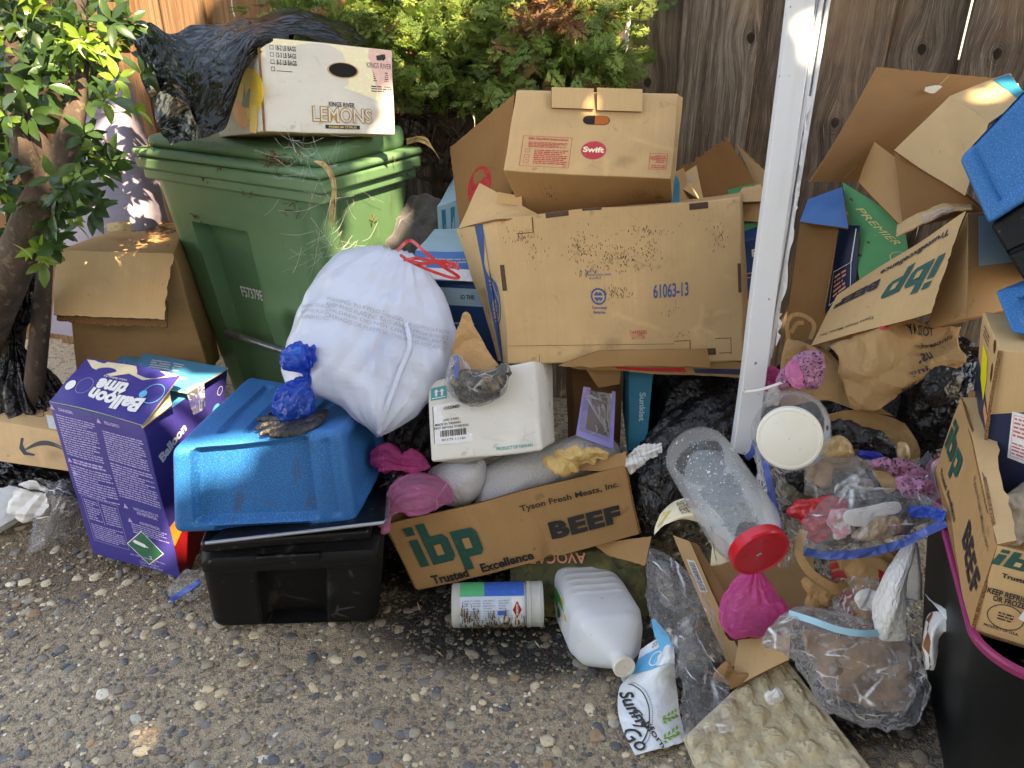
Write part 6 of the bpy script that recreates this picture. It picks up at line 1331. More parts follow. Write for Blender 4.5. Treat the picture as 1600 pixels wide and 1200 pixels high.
# ------------------------------------------------------------------ avocado box, canister, jug
H = hexa(W(800, 985, 1.97), W(1020, 968, 1.93), W(800, 860, 2.0), W(1000, 858, 1.98), V3(.02, .32, -.01))
H[0][2] = max(H[0][2], .003); H[1][2] = max(H[1][2], .003)
T_ = thing('avocado_box', 'dark green printed carton marked AVOCADO crushed under the beef box', 'cardboard box', base_of(H)); mb = carton(H, .006, 14, .008, 7); fn = boxmap('F', mb.D)
text(mb, fn, 'AVOCADO', .30, .90, .034, .19, rot=180, bold=.05, mi=1); text(mb, fn, 'AVOCADO', .30, .90, .028, .185, rot=180, bold=.02, mi=2, k=1.6); poly(mb, fn, [(0, -.025), (.005, -.008), (.005, .008), (0, .025), (-.005, .008), (-.005, -.008)], 3, 1, 4, (.36, .60))
done(mb).build('box', [M['camo'], M['ink_black'], M['ink_peach'], mat('slot_dark', (.004, .004, .004, 1), .9)], T_)
flap(W(950, 868, 1.96), W(1008, 884, 1.90), W(1018, 838, 1.92), W(925, 850, 1.97), .005, (14, 10), (0, 0, 1), {'v0': .05}, 4, nz=.004).build('top_flap', [M['kraft_b'], M['edge']], T_)
A_, B_ = Z(706, 945, .062), Z(848, 942, .062); ax_ = nrm(B_-A_); L = np.linalg.norm(B_-A_)
rC = .056; A_[2] = B_[2] = rC+.004
T_ = thing('wipes_canister', 'white disinfecting wipes canister with soiled blue label lying on the ground', 'canister', (A_+B_)/2*[1, 1, 0])
mb = MB(); lathe(mb, A_, B_, [(0, .001), (.001, rC*.86), (.004, rC*.95), (.02, rC*.97), (.024, rC*.94), (L*.80, rC*.94), (L*.81, rC*.9), (L*.83, rC*.9)], 56); mb.build('body', [M['canister']], T_)
mb = MB(); lathe(mb, A_, B_, [(L*.815, rC*.93), (L*.82, rC*.99), (L*.86, rC), (L*.865, rC*.975), (L*.95, rC*.975), (L*.96, rC), (L*.995, rC*.98), (L, rC*.9), (L-.004, .001)], 56); mb.build('lid', [M['canister']], T_)
e1 = nrm(np.cross(ax_, V3(0, 0, 1))); e1 = e1 if e1[1] < 0 else -e1; e3 = V3(0, 0, 1)
def cyl(uv, k=1.0): uv = np.asarray(uv, float); th = (uv[:, 1]*2-1)*1.9+.35; R_ = rC*.94+.0008+.0004*k; return A_+ax_*(.022+uv[:, :1]*(L*.79-.022))+e1*(np.cos(th)*R_)[:, None]+e3*(np.sin(th)*R_)[:, None]
cyl.size = (L*.77, rC*3.6)
mb = MB()
def cr_rect(u0, v0, u1, v1, mi, k): 
    n_ = max(2, int((v1-v0)*40)); U_, V_ = np.meshgrid([u0, u1], np.linspace(v0, v1, n_), indexing='ij'); P = cyl(np.stack([U_.ravel(), V_.ravel()], -1), k); mb.add(P, gridF(2, n_), mi, np.stack([U_.ravel()*.15, V_.ravel()*.2, 0*U_.ravel()], -1))
cr_rect(0, 0, 1, 1, 0, 0); cr_rect(0, .70, 1, 1, 1, 2); cr_rect(0, .70, .38, 1, 2, 3); cr_rect(.80, .0, .97, .69, 3, 2)
for x0, x1, s_ in ((.06, .18, 1), (.20, .32, 2), (.36, .54, 3), (.60, .76, 4)): micro(mb, cyl, x0, .40, x1, .66, 9, 4, 4, s_)
cr_rect(.58, .48, .72, .53, 1, 5); cr_rect(.60, .38, .74, .45, 3, 6)
poly(mb, cyl, [(-.012, 0), (0, .020), (.012, 0), (0, -.020)], 5, 7, 0, (.885, .54)); text(mb, cyl, 'CLOROX', .885, .54, .006, .026, rot=-90, bold=.04, mi=3, k=9)
mb.build('label', [mat('canister_label', srgb(190, 206, 222), .5, layers=[('noise', 14, (1, .3, 1), .40, .56, srgb(92, 70, 36), .0)]), M['ink_vblue'], mat('label_green', srgb(60, 176, 120), .5), M['ink_white'], M['ink_grey'], M['redcard']], T_, angle=180)
mb = MB(); 
for k in range(260):
    u, v = r_.random(), abs(r_.gauss(0, .12))+.30*(1-.5*math.sin(0)); v = r_.uniform(.26, .26+.28*r_.random()+.12*(u < .3)); h = r_.uniform(.008, .05); w = r_.uniform(.006, .02)
    poly(mb, cyl, [(u, v-h), (min(u+w, 1), v-h*.8), (min(u+w, 1), v+h*.6), (u, v+h)], 0, 9)
mb.build('grime', [mat('canister_grime', srgb(74, 58, 34), .6, layers=[('noise', 60, ONE, .45, .6, srgb(130, 104, 60), .7)])], T_, angle=180)
# jug
T_ = thing('plastic_jug', 'empty translucent white one-gallon jug lying on the ground with its cap towards the viewer', 'jug', Z(925, 985, 0))
Ja, Jb = W(906, 910, 2.03), W(976, 1044, 1.70); ax_ = nrm(Jb-Ja); vd = nrm(W(940, 970, 1.9)-CAM); s1 = nrm(np.cross(ax_, vd)); s2 = nrm(np.cross(ax_, s1)); s2 = s2 if s2@vd > 0 else -s2; s1 = s1 if s1[0] > 0 else -s1
s1, s2 = .88*s1+.47*s2, -.47*s1+.88*s2
L = np.linalg.norm(Jb-Ja); th = np.linspace(0, 2*np.pi, 96, endpoint=False); sv = np.concatenate([np.linspace(0, .02, 4), np.linspace(.03, .62, 60), np.linspace(.63, 1.0, 26)])
HW = np.interp(sv, [0, .01, .03, .3, .60, .72, .84, .90, .93, 1.0], [.001, .070, .082, .088, .088, .078, .045, .025, .021, .020]); HD = HW*np.interp(sv, [0, .6, .9], [.80, .80, 1.0])
ex = np.interp(sv, [0, .6, .85, .92], [4.5, 4.5, 2.4, 2.])
V = []
for i, s_ in enumerate(sv):
    n_ = ex[i]; c_, s__ = np.cos(th), np.sin(th); rr_ = (np.abs(c_)**n_+np.abs(s__)**n_)**(-1/n_)
    sr = s_+.035*c_**2; rib = .0035*(np.cos((sr-.12)*2*np.pi/.08)*.5+.5)**4*(sr > .08)*(sr < .5)*np.clip((.66-np.abs(c_))*8, 0, 1)*(s__ < 0)
    V.append(Ja+ax_*(s_*L)+s1*(c_*rr_*HW[i])[:, None]+s2*((s__*rr_)*(HD[i])-rib)[:, None])
V = np.array(V).swapaxes(0, 1).reshape(-1, 3); mb = MB(); mb.add(V, gridF(96, len(sv), True)); 
mb.V[0][:, 2] = np.maximum(mb.V[0][:, 2], .004); mb.build('body', [M['jug']], T_, angle=50)
mb = MB(); lathe(mb, Ja+ax_*(L*.955), Jb+ax_*.02, [(0, .021), (0, .025), (.014, .0255), (.016, .024), (.016, .019), (.014, .0185), (.014, .001)], 48); mb.build('cap', [M['whitelid']], T_, angle=30)
hx = nrm(s1*.5+s2*.6)
mb = MB(); tube(mb, [Ja+ax_*(L*.60)+hx*.070+s2*.055, Ja+ax_*(L*.72)+hx*.078+s2*.065, Ja+ax_*(L*.84)+hx*.055+s2*.045, Ja+ax_*(L*.90)+hx*.016+s2*.01], [.014, .012, .012, .012], 10, 14); mb.build('handle', [M['jug']], T_)
def jl(uv, k=1.0): uv = np.asarray(uv, float); s_ = .08+uv[:, :1]*.50; y = (uv[:, 1:2]-.5)*.11; return Ja+ax_*(s_*L)-s1*(.0865+.0012*k)+s2*(-.005+y)
jl.size = (.50*L, .11)
mb = MB(); a = np.linspace(0, 2*np.pi, 30, endpoint=False); poly(mb, jl, np.stack([np.cos(a)*.062, np.sin(a)*.045], -1), 0, .5, 0, (.5, .5)); poly(mb, jl, np.stack([np.cos(a)*.055, np.sin(a)*.022], -1), 1, 1.2, 6, (.45, .40)); poly(mb, jl, np.stack([np.cos(a)*.014, np.sin(a)*.006], -1), 2, 1.6, 6, (.80, .42)); poly(mb, jl, np.stack([np.cos(a)*.012, np.sin(a)*.005], -1), 2, 1.8, 6, (.6, .2)); poly(mb, jl, np.stack([np.cos(a)*.014, np.sin(a)*.012], -1), 3, 1.9, 6, (.5, .6))
mb.build('label', [mat('jug_label', srgb(214, 226, 220), .4), mat('label_leaf_green', srgb(36, 150, 70), .4), M['ink_yellow'], mat('dark_leaf', srgb(14, 100, 50), .4)], T_, angle=180)

# ================================================================== RIGHT HALF
# white post leaning in front of the boxes
T_ = thing('white_post', 'white painted metal post with peeling side channel leaning across the heap', 'post', W(1170, 700, 1.76))
def bar(a0, a1, b0, b1, tb, tt, d, name, m, z=0):  # image edges at top (py -30) and bottom
    P = [W(a0, -30, tt), W(a1, -30, tt+.0), W(b1[0], b1[1], tb), W(b0[0], b0[1], tb)]
    n_ = nrm(np.cross(P[1]-P[0], P[3]-P[0])); n_ = n_ if n_ @ (P[0]-CAM) > 0 else -n_
    H = [P[3], P[2], P[2]+n_*d, P[3]+n_*d, P[0], P[1], P[1]+n_*d, P[0]+n_*d]; H = [h+n_*z for h in H]
    D = dims_of(H); mb = rbox(D, .0025, 30); mb.xf(dentfn(.0012, 2, len(name))); mb.xf(tri(H, D)); mb.build(name, [m], T_, angle=40)
bar(1238, 1279, (1146, 706), (1181, 716), 1.76, 1.66, .03, 'front_rail', M['whitepaint'])
bar(1279, 1286, (1181, 640), (1186, 640), 1.77, 1.67, .03, 'groove_lip', M['steel'], .012)
bar(1286, 1294, (1186, 600), (1192, 600), 1.775, 1.675, .03, 'side_rail', M['whitepaint'], .006)
bar(1294, 1299, (1192, 590), (1198, 590), 1.78, 1.68, .02, 'groove', M['steel'], .018)
bar(1299, 1304, (1198, 580), (1204, 580), 1.785, 1.685, .03, 'side_rail', M['whitepaint'], .008)
bar(1304, 1309, (1204, 570), (1212, 560), 1.79, 1.69, .03, 'back_rail', M['whitepaint'], .022)
for k, (y0, y1) in enumerate(((150, 260), (285, 330), (300, 470), (490, 540))):
    f_ = lambda y, o: W(1283-(y/700)*93+o, y, 1.668+.1*y/700-.002)
    drape([[f_(y0+(y1-y0)*i/7, 0), f_(y0+(y1-y0)*i/7, 4+3*math.sin(i*2.1+k))] for i in range(8)], 60, 6, .004, 26, k).build('paint_flake', [M['whitepaint']], T_, angle=180)
mb = MB(); ribbon(mb, [W(1162, 612, 1.725), W(1190, 608, 1.72), W(1225, 596, 1.73), W(1240, 588, 1.76)], .007, (0, -.3, 1), 10, 0, .002); mb.merge(rbox((.006, .004, .008), .001, 3).xf(lambda P: P+W(1161, 612, 1.725)-V3(.003, .002, .004)))
tag(mb.build('cable_tie', [M['whitelid']]), 'translucent white plastic strip crossing the foot of the white post', 'plastic strip')

# big open box at the top right
T_ = thing('open_box', 'large open brown box tipped on its side beside the blue tote lid', 'cardboard box', W(1420, 300, 1.95))
f_ = flap(W(1267, 284, 1.90), W(1345, 284, 1.98), W(1560, 122, 2.0), W(1372, 104, 1.96), .005, (30, 24), (0, 0, 1), {'v1': .01}, 3, nz=.006)
rect(f_, f_.S, .60, .02, .606, .98, 2, .6, 1); f_.build('long_flap', [M['kraft_in'], M['edge'], M['kraft']], T_)
flap(W(1341, 284, 1.97), W(1412, 358, 1.84), W(1497, 320, 1.84), W(1362, 218, 1.96), .005, (24, 20), (0, 0, 1), None, 4, nz=.004).build('end_flap', [M['kraft_b'], M['edge']], T_)
flap(W(1397, 235, 1.88), W(1508, 306, 1.76), W(1545, 192, 1.78), W(1484, 150, 1.90), .005, (24, 20), (0, 0, 1), None, 6, nz=.004).build('side_panel', [M['kraft_y'], M['edge']], T_)
f_ = flap(W(1484, 150, 1.90), W(1545, 194, 1.78), W(1606, 150, 1.80), W(1578, 114, 1.92), .005, (16, 16), (0, 0, 1), {'v1': .03}, 9, nz=.004)
poly(f_, f_.S, [(.02, .98), (.02, .70), (.55, .78), (.98, .80), (.98, .98)], 2, .6); f_.build('top_panel', [M['kraft'], M['edge'], M['teal']], T_)
flap(W(1412, 358, 1.85), W(1540, 330, 1.80), W(1508, 306, 1.78), W(1397, 235, 1.90), .005, (12, 12), (0, 0, 1)).build('inner_panel', [M['kraft_in'], M['edge']], T_)
mb = drape([[W(1444, 142, 1.955), W(1446, 136, 1.955)], [W(1458, 146, 1.95), W(1464, 133, 1.955)], [W(1470, 138, 1.95), W(1472, 134, 1.955)]], 12, 8, .004, 40, 2); mb.build('torn_patch', [M['cream']], T_, angle=180)

# green and blue boxes behind
T_ = thing('premier_box', 'green fruit box printed PREMIER standing on edge behind the open box', 'cardboard box', W(1400, 380, 2.0))
S = quadS(W(1345, 450, 1.98), W(1425, 430, 1.92), W(1412, 345, 1.94), W(1316, 284, 2.06), nz=.002); P, lc = gridS(S, 24, 24); mb = MB(); sheet(mb, P, lc, .005, (0, 1, 1)); fn = surfmap(S, S.size, .002)
text(mb, fn, 'PREMIER', .55, .66, .024, .115, rot=-50, bold=.0, mi=2, k=1.2); ring(mb, fn, .9, .3, .03, .002, 2, 1); rect(mb, fn, .45, .55, .455, .56, 2)
for u, v in ((.12, .86), (.30, .45), (.10, .30)): disc(mb, fn, u, v, .004, 3, 1)
mb.build('end_panel', [M['green'], M['edge'], M['ink_gold'], M['ink_brown']], T_)
flap(W(1352, 470, 2.05), W(1390, 455, 2.0), W(1370, 390, 2.02), W(1345, 400, 2.08), .005, (10, 10), (0, 0, 1)).build('side_panel', [M['bluecard'], M['edge']], T_)
T_ = thing('blue_flap_box', 'brown box with a bright blue rounded flap right behind the white post', 'cardboard box', W(1290, 420, 2.0))
flap(W(1250, 345, 1.97), W(1326, 356, 1.96), W(1316, 292, 2.04), W(1262, 312, 2.04), .005, (20, 16), (0, 0, 1), None, 5, bulge=.01, nz=.003).build('blue_flap', [M['bluecard'], M['edge']], T_)
f_ = flap(W(1225, 540, 2.0), W(1290, 520, 2.0), W(1312, 350, 1.99), W(1250, 345, 2.02), .005, (16, 24), (0, 0, 1), None, 8, nz=.005); disc(f_, f_.S, .62, .14, .007, 2, .7); f_.build('end_panel', [M['kraft_in'], M['edge'], M['ink_brown']], T_)
f_ = flap(W(1288, 490, 1.99), W(1336, 450, 1.99), W(1344, 352, 1.985), W(1312, 352, 1.98), .005, (16, 24), (0, 0, 1), None, 9, nz=.004, bulge=-.02); fn = f_.S
box_outline(f_, fn, .12, .05, .85, .46, .002, 2); micro(f_, fn, .25, .1, .7, .4, 5, 3, 1, 3); rect(f_, fn, .82, .46, .86, .95, 2, .8); f_.build('navy_panel', [M['navy'], M['edge'], M['ink_white'], M['ink_peach']], T_)
H = hexa(W(1335, 480, 2.08), W(1372, 470, 2.06), W(1340, 350, 2.08), W(1374, 360, 2.06), V3(.02, .15, 0))
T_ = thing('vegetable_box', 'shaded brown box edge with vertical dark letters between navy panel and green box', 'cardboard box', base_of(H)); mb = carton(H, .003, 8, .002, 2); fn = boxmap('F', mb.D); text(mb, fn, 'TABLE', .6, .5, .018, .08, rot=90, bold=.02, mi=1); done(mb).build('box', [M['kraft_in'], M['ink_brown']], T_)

# brown box with a raised printed flap
T_ = thing('printed_flap_box', 'brown box with one raised flap printed ibp BEEF upside down', 'cardboard box', W(1470, 450, 1.8))
S = quadS(W(1267, 540, 1.80), W(1455, 488, 1.70), W(1509, 330, 1.74), W(1308, 462, 1.88), nz=.004, seed=4, sc=3)
P, lc = gridS(S, 50, 24, {'u1': .012}, 3); mb = MB(); sheet(mb, P, lc, .006, (0, 0, 3)); fn = surfmap(S, S.size, .002)
ibp(mb, fn, .72, .50, .075, .115, 180, .18, 1, 0)
text(mb, fn, 'Trusted', .80, .86, .0135, .060, rot=180, bold=.03, mi=2); text(mb, fn, 'Excellence', .55, .86, .0135, .085, rot=180, bold=.03, mi=2); text(mb, fn, 'BEEF', .23, .70, .024, .092, rot=180, bold=.06, mi=2); text(mb, fn, 'Tyson Fresh Meats, Inc.', .27, .16, .010, .12, rot=180, bold=.01, mi=2)
mb.build('flap', [M['kraft'], M['ink_green'], M['ink_black'], M['edge']], T_)
H = [W(1446, 515, 1.76), W(1514, 499, 1.72), W(1690, 500, 1.9), W(1560, 520, 1.95), W(1500, 340, 1.80), W(1516, 333, 1.76), W(1700, 380, 1.9), W(1560, 330, 1.98)]
H = [W(1446, 516, 1.80), W(1513, 498, 1.72), W(1640, 470, 1.86), W(1570, 490, 1.98), W(1502, 336, 1.82), W(1512, 332, 1.75), W(1640, 330, 1.90), W(1600, 330, 2.0)]
mb = carton(H, .004, 12, .003, 3, None); fr = boxmap('R', mb.D); rect(mb, fr, .12, .48, .62, .97, 1, 1, 1); rect(mb, fr, .13, .70, .62, .71, 2, 1.4, 1); rect(mb, fr, .14, .80, .6, .805, 2, 1.4, 1); done(mb).build('box', [M['kraft_b'], M['paleblue'], M['ink_grey']], T_)
mb = drape([[W(1400, 368, 1.80), W(1402, 350, 1.84)], [W(1440, 350, 1.78), W(1440, 330, 1.83)], [W(1480, 330, 1.77), W(1478, 318, 1.82)], [W(1520, 326, 1.76), W(1520, 316, 1.82)]], 40, 12, .006, 24, 3, th=.004); mb.build('torn_edge', [M['kraft']], T_, angle=180)
mb = drape([[W(1438, 352, 1.775), W(1440, 338, 1.80)], [W(1462, 342, 1.765), W(1464, 326, 1.79)], [W(1490, 330, 1.765), W(1490, 322, 1.78)]], 24, 10, .005, 40, 3); mb.build('packing_tape', [M['filmcreased']], T_, angle=180)

# blue tote with black lower part, tipped, top right
T_ = thing('tipped_blue_tote', 'bright blue and black storage tote tipped on its side at the upper right edge', 'storage tote', W(1600, 330, 1.6))
H = [W(1546, 350, 1.50), W(1640, 300, 1.40), W(1800, 250, 1.6), W(1700, 220, 1.75), W(1500, 258, 1.56), W(1610, 120, 1.60), W(1760, 40, 1.8), W(1650, 120, 1.85)]
H = [W(1544, 352, 1.52), W(1720, 240, 1.42), W(1760, 200, 1.72), W(1600, 300, 1.85), W(1498, 250, 1.56), W(1614, 126, 1.50), W(1700, 90, 1.80), W(1560, 180, 1.90)]
D = dims_of(H); mb = rbox(D, .012, 44); q = mb.V[0]; q = inset(q, 1, 0, D, (.035, .03, D[0]+.1, D[2]+.1), .012, .008); q = inset(q, 1, 0, D, (.14, -.01, .26, .045), .02, .01); mb.V[0] = q; mb.xf(tri(H, D)); mb.build('lid', [M['blue_plastic']], T_)
H = [W(1600, 440, 1.50), W(1720, 420, 1.42), W(1760, 380, 1.72), W(1640, 440, 1.85), W(1545, 352, 1.535), W(1720, 240, 1.43), W(1760, 200, 1.72), W(1600, 300, 1.84)]
D = dims_of(H); mb = rbox(D, .012, 40); q = mb.V[0]; q = inset(q, 1, 0, D, (-.1, D[2]*.45, D[0]+.1, D[2]*.52), .01, .006); mb.V[0] = q; mb.xf(tri(H, D)); mb.build('body', [M['black_plastic']], T_)
T_ = thing('storage_tote', 'corner of a blue storage tote above the navy box at the right edge', 'storage tote', W(1590, 500, 1.5))
H = [W(1580, 520, 1.46), W(1690, 545, 1.42), W(1740, 500, 1.6), W(1620, 500, 1.66), W(1554, 455, 1.52), W(1680, 430, 1.48), W(1720, 410, 1.65), W(1590, 440, 1.70)]
D = dims_of(H); mb = rbox(D, .010, 40); q = mb.V[0]; q = inset(q, 1, 0, D, (.03, .02, D[0]+.1, D[2]-.03), .014, .008); mb.V[0] = q; mb.xf(tri(H, D)); mb.build('lid', [M['blue_plastic']], T_)

# navy and brown box, right edge
T_ = thing('navy_box', 'brown and navy box with a white label standing at the right edge', 'cardboard box', W(1560, 790, 1.55))
H = [W(1533, 760, 1.50), W(1720, 850, 1.40), W(1760, 760, 1.62), W(1518, 640, 1.68), W(1561, 547, 1.44), W(1720, 560, 1.34), W(1760, 520, 1.55), W(1537, 486, 1.60)]
mb = carton(H, .004, 16, .002, 5); fn = boxmap('F', mb.D); W_, H_ = fn.size
x = np.linspace(0, 1, 24); top = .54+.05*np.sin(x*3)+.10*x; mb.add(fn(np.concatenate([np.stack([x, 0*x], -1), np.stack([x, top], -1)]), .5), [(i, i+1, 25+i, 24+i) for i in range(23)], 1)
rect(mb, fn, .20, .28, .62, .60, 2, 1.2, 1); micro(mb, fn, .23, .31, .40, .40, 4, 3, 1.8, 3); micro(mb, fn, .23, .43, .4, .57, 5, 3, 1.8, 4); box_outline(mb, fn, .22, .30, .5, .58, .0008, 3, 1.8)
fl = boxmap('L', mb.D); mb.add(fl(np.array([(0, 0), (1, 0), (1, .45), (.5, .52), (0, .56)]), .5), [(0, 1, 2, 3, 4)], 1); poly(mb, fl, [(.28, .46), (.55, .42), (.58, .62), (.50, .78), (.25, .80)], 4, 1.0)
a = np.linspace(0, 6.28, 20, endpoint=False); poly(mb, fl, np.stack([np.cos(a)*.012, np.sin(a)*.020], -1), 5, 1, 0, (.78, .76)); poly(mb, fl, np.stack([np.cos(a)*.016, np.sin(a)*.014], -1), 5, 1, 0, (.78, .955)); micro(mb, fl, .2, .84, .5, .95, 3, 5, 1, 3, .4); micro(mb, fl, .62, .2, .9, .5, 2, 6, 1, 5)
done(mb).build('box', [M['kraft'], M['navy'], M['ink_white'], M['ink_rose'], mat('yellow_sticker', srgb(232, 220, 40), .5), M['ink_brown'], M['ink_peach']], T_)
mb = MB(); ribbon(mb, [W(1532, 762, 1.495), W(1545, 650, 1.46), W(1562, 548, 1.435)], .006, ray(1550, 650), 10, 0, .003); mb.build('corrugated_edge', [M['edge']], T_)

# round dark bin with a magenta rim, and the beef box standing in it
T_ = thing('tall_bin', 'tall dark bin with a magenta rim at the lower right corner', 'bin', (1.05, 1.08, 0))
bL, bF = nrm(V3(.32, .947, 0)), nrm(V3(.947, -.32, 0)); bC = V3(.722, .862, 0)
def rrect(w, d, r_, n=14):
    P = []
    for cx, cy, a0 in ((w-r_, r_, -90), (w-r_, d-r_, 0), (r_, d-r_, 90), (r_, r_, 180)):
        for a_ in np.linspace(math.radians(a0), math.radians(a0+90), n): P.append((cx+r_*math.cos(a_), cy+r_*math.sin(a_)))
    return np.array(P)
def binring(z, g, w=.46, d=.66, r_=.09):
    R_ = rrect(w+2*g, d+2*g, r_+g)-[g, g]; c_ = np.array([w/2, d/2]); k = .74+.26*z/.5
    R_ = c_+(R_-c_)*k+[.03*(1-z/.5), .03*(1-z/.5)]; return bC+R_[:, :1]*bF+R_[:, 1:2]*bL+V3(0, 0, z)
def rings(L, name, m):
    G_ = np.stack([binring(z, g) for z, g in L], 1); mb = MB(); mb.add(G_.reshape(-1, 3), gridF(G_.shape[0], G_.shape[1], True)+[tuple(i*G_.shape[1] for i in range(G_.shape[0]))]*(L[0][0] < .01), 0); mb.build(name, [m], T_)
rings([(.004, 0), (.03, .006), (.2, .004), (.42, 0), (.47, .004), (.475, -.008), (.42, -.012), (.03, -.012)], 'body', M['darkbin'])
rings([(.474, .0), (.470, .004), (.472, .008), (.486, .010), (.491, .007), (.491, .0), (.482, -.006), (.476, -.005)], 'rim', M['magenta'])
T_ = thing('corner_beef_box', 'brown beef box standing on end in the magenta-rimmed bin', 'cardboard box', W(1560, 1000, 1.45))
H0 = [W(1519, 984, 1.245), W(1700, 1040, 1.19), W(1700, 700, 1.5), W(1460, 735, 1.60), W(1558, 852, 1.20), W(1720, 890, 1.13), W(1720, 600, 1.5), W(1504, 622, 1.62)]
S = quadS(H0[3], H0[0], H0[4], H0[7], nz=.006, seed=3, sc=2.5, sag=-.004); P, lc = gridS(S, 50, 20); mb = MB(); sheet(mb, P, lc, .006, (0, 0, 3)); fn = surfmap(S, S.size, .0022)
ibp(mb, fn, .16, .52, .085, .115, 0, .1, 1, 0); text(mb, fn, 'Trusted', .14, .13, .011, .06, bold=.03, mi=2); text(mb, fn, 'Excellence', .33, .13, .011, .085, bold=.03, mi=2); text(mb, fn, 'BEEF', .78, .36, .046, .150, bold=.03, mi=2, space=1.1); text(mb, fn, 'Tyson Fresh Meats, Inc.', .72, .80, .012, .19, bold=.01, mi=2)
mb.build('long_panel', [M['kraft_b'], M['ink_green'], M['ink_black'], M['edge']], T_)
S = quadS(H0[0], H0[1], H0[5], H0[4], nz=.003, seed=5); P, lc = gridS(S, 24, 20); mb = MB(); sheet(mb, P, lc, .006, (0, 0, 3)); fn = surfmap(S, S.size, .002); sw, sh = fn.size
ibp(mb, fn, .31, .86, .036, .10, 0, .18, 1, 0); text(mb, fn, 'Trusted', .26, .70, .008, .045, bold=.03, mi=2); text(mb, fn, 'KEEP REFRIGERATED', .34, .50, .010, .10, mi=2, bold=.03); text(mb, fn, 'OR FROZEN', .27, .43, .010, .055, mi=2, bold=.03)
ring(mb, fn, .25, .25, .027, .0015, 2, 1, ry=.022); micro(mb, fn, .18, .20, .32, .30, 3, 2, 1, 4); text(mb, fn, 'PRODUCT OF U.S.A.', .24, .10, .005, .05, mi=2, bold=.02)
poly(mb, fn, [(.36, .28), (.62, .20), (.80, .60), (.50, .72)], 4, 1.2); micro(mb, fn, .46, .42, .60, .64, 6, 5, 1.8, 3)
mb.build('end_panel', [M['kraft'], M['ink_green'], M['ink_black'], M['edge'], M['ink_white'], M['ink_rose']], T_)
flap(H0[3]+V3(.05, .03, 0), H0[2], H0[6], H0[7]+V3(.03, .03, 0), .005, (12, 12), (0, 0, 1)).build('far_panel', [M['kraft_in'], M['edge']], T_)
flap(H0[7], H0[4], H0[4]+V3(.035, .01, .0), H0[7]+V3(.05, .0, .0), .006, (24, 6), (0, 0, 1), {'v1': .2}, 6, nz=.006).build('rim_fold', [M['kraft'], M['edge']], T_)
flap(H0[3], H0[0], H0[1], H0[2], .005, (6, 6), (0, 0, 1)).build('bottom_panel', [M['kraft_in'], M['edge']], T_)
puffit('pale_contents', 'pale crumpled sack inside the beef box in the magenta-rimmed bin', 'sack', [(1560, 860), (1545, 800), (1570, 770), (1650, 760), (1680, 860), (1600, 880)], mat('pale_sack', srgb(150, 140, 126), .8, bumps=[('ridge', 14, ONE, .5, .006)]), t=1.40, thick=.03, amp=.02, sc=14, seed=3)

# bags and papers in the middle right
T_ = thing('crumpled_paper_bag', 'large crumpled brown paper bag with black and red print below the printed flap', 'paper bag', W(1400, 640, 1.75))
ctrl = [[W(1296, 545, 1.80), W(1310, 560, 1.76), W(1308, 585, 1.74), W(1320, 610, 1.73), W(1330, 636, 1.74)],
        [W(1326, 516, 1.80), W(1345, 545, 1.74), W(1345, 580, 1.70), W(1350, 610, 1.71), W(1362, 636, 1.73)],
        [W(1370, 500, 1.80), W(1385, 530, 1.74), W(1390, 570, 1.70), W(1392, 600, 1.70), W(1392, 618, 1.72)],
        [W(1420, 503, 1.80), W(1430, 530, 1.75), W(1436, 565, 1.72), W(1436, 592, 1.72), W(1412, 606, 1.73)],
        [W(1470, 510, 1.79), W(1470, 532, 1.76), W(1475, 552, 1.74), W(1470, 572, 1.74), W(1450, 580, 1.75)],
        [W(1502, 508, 1.80), W(1500, 522, 1.78), W(1502, 545, 1.77), W(1505, 560, 1.76), W(1495, 574, 1.77)]]
mb = drape(ctrl, 160, 130, .020, 13, 5, th=.0012, edge=.004, kf=4); fn = mb.S
for s, u, v, h, w in (('TODAY', .66, .10, .016, .06), ('sincerely', .78, .26, .016, .10), ('us.', .66, .46, .018, .035), ('ing', .60, .64, .018, .035), ('your', .52, .84, .020, .045)):
    text(mb, fn, s, u, v, h, w, rot=175, bold=.02, mi=1, k=1.0)
ring(mb, fn, .38, .13, .013, .005, 2, 1, ry=.010); mb.build('bag', [M['bagpaper'], M['ink_black'], M['ink_red']], T_, angle=180)
T_ = thing('paper_shopping_bag', 'brown paper shopping bag with twisted handle right of the white post', 'paper bag', W(1280, 620, 1.8))
ctrl = [[W(1215, 640, 1.82), W(1212, 600, 1.84), W(1218, 560, 1.86), W(1228, 528, 1.88)], [W(1250, 630, 1.80), W(1250, 590, 1.82), W(1250, 555, 1.84), W(1250, 530, 1.86)], [W(1290, 625, 1.78), W(1288, 590, 1.80), W(1280, 560, 1.82), W(1268, 538, 1.84)], [W(1335, 640, 1.77), W(1328, 605, 1.79), W(1305, 570, 1.81), W(1275, 540, 1.83)], [W(1400, 650, 1.77), W(1370, 632, 1.78), W(1335, 600, 1.80), W(1290, 548, 1.83)]]
drape(ctrl, 90, 70, .016, 7, 5, th=.0012, kf=3).build('bag', [M['bagpaper']], T_, angle=180)
for pts in ([(1232, 530, 1.87), (1230, 505, 1.86), (1240, 492, 1.86), (1258, 494, 1.855), (1272, 508, 1.85), (1266, 530, 1.85)], [(1236, 520, 1.86), (1245, 506, 1.84), (1256, 504, 1.84)], [(1252, 556, 1.83), (1258, 542, 1.81), (1270, 545, 1.80), (1276, 556, 1.80)]):
    mb = MB(); ribbon(mb, [W(*p) for p in pts], .010, ray(1250, 520), 8, 0, .0015); mb.build('handle', [M['bagpaper']], T_)
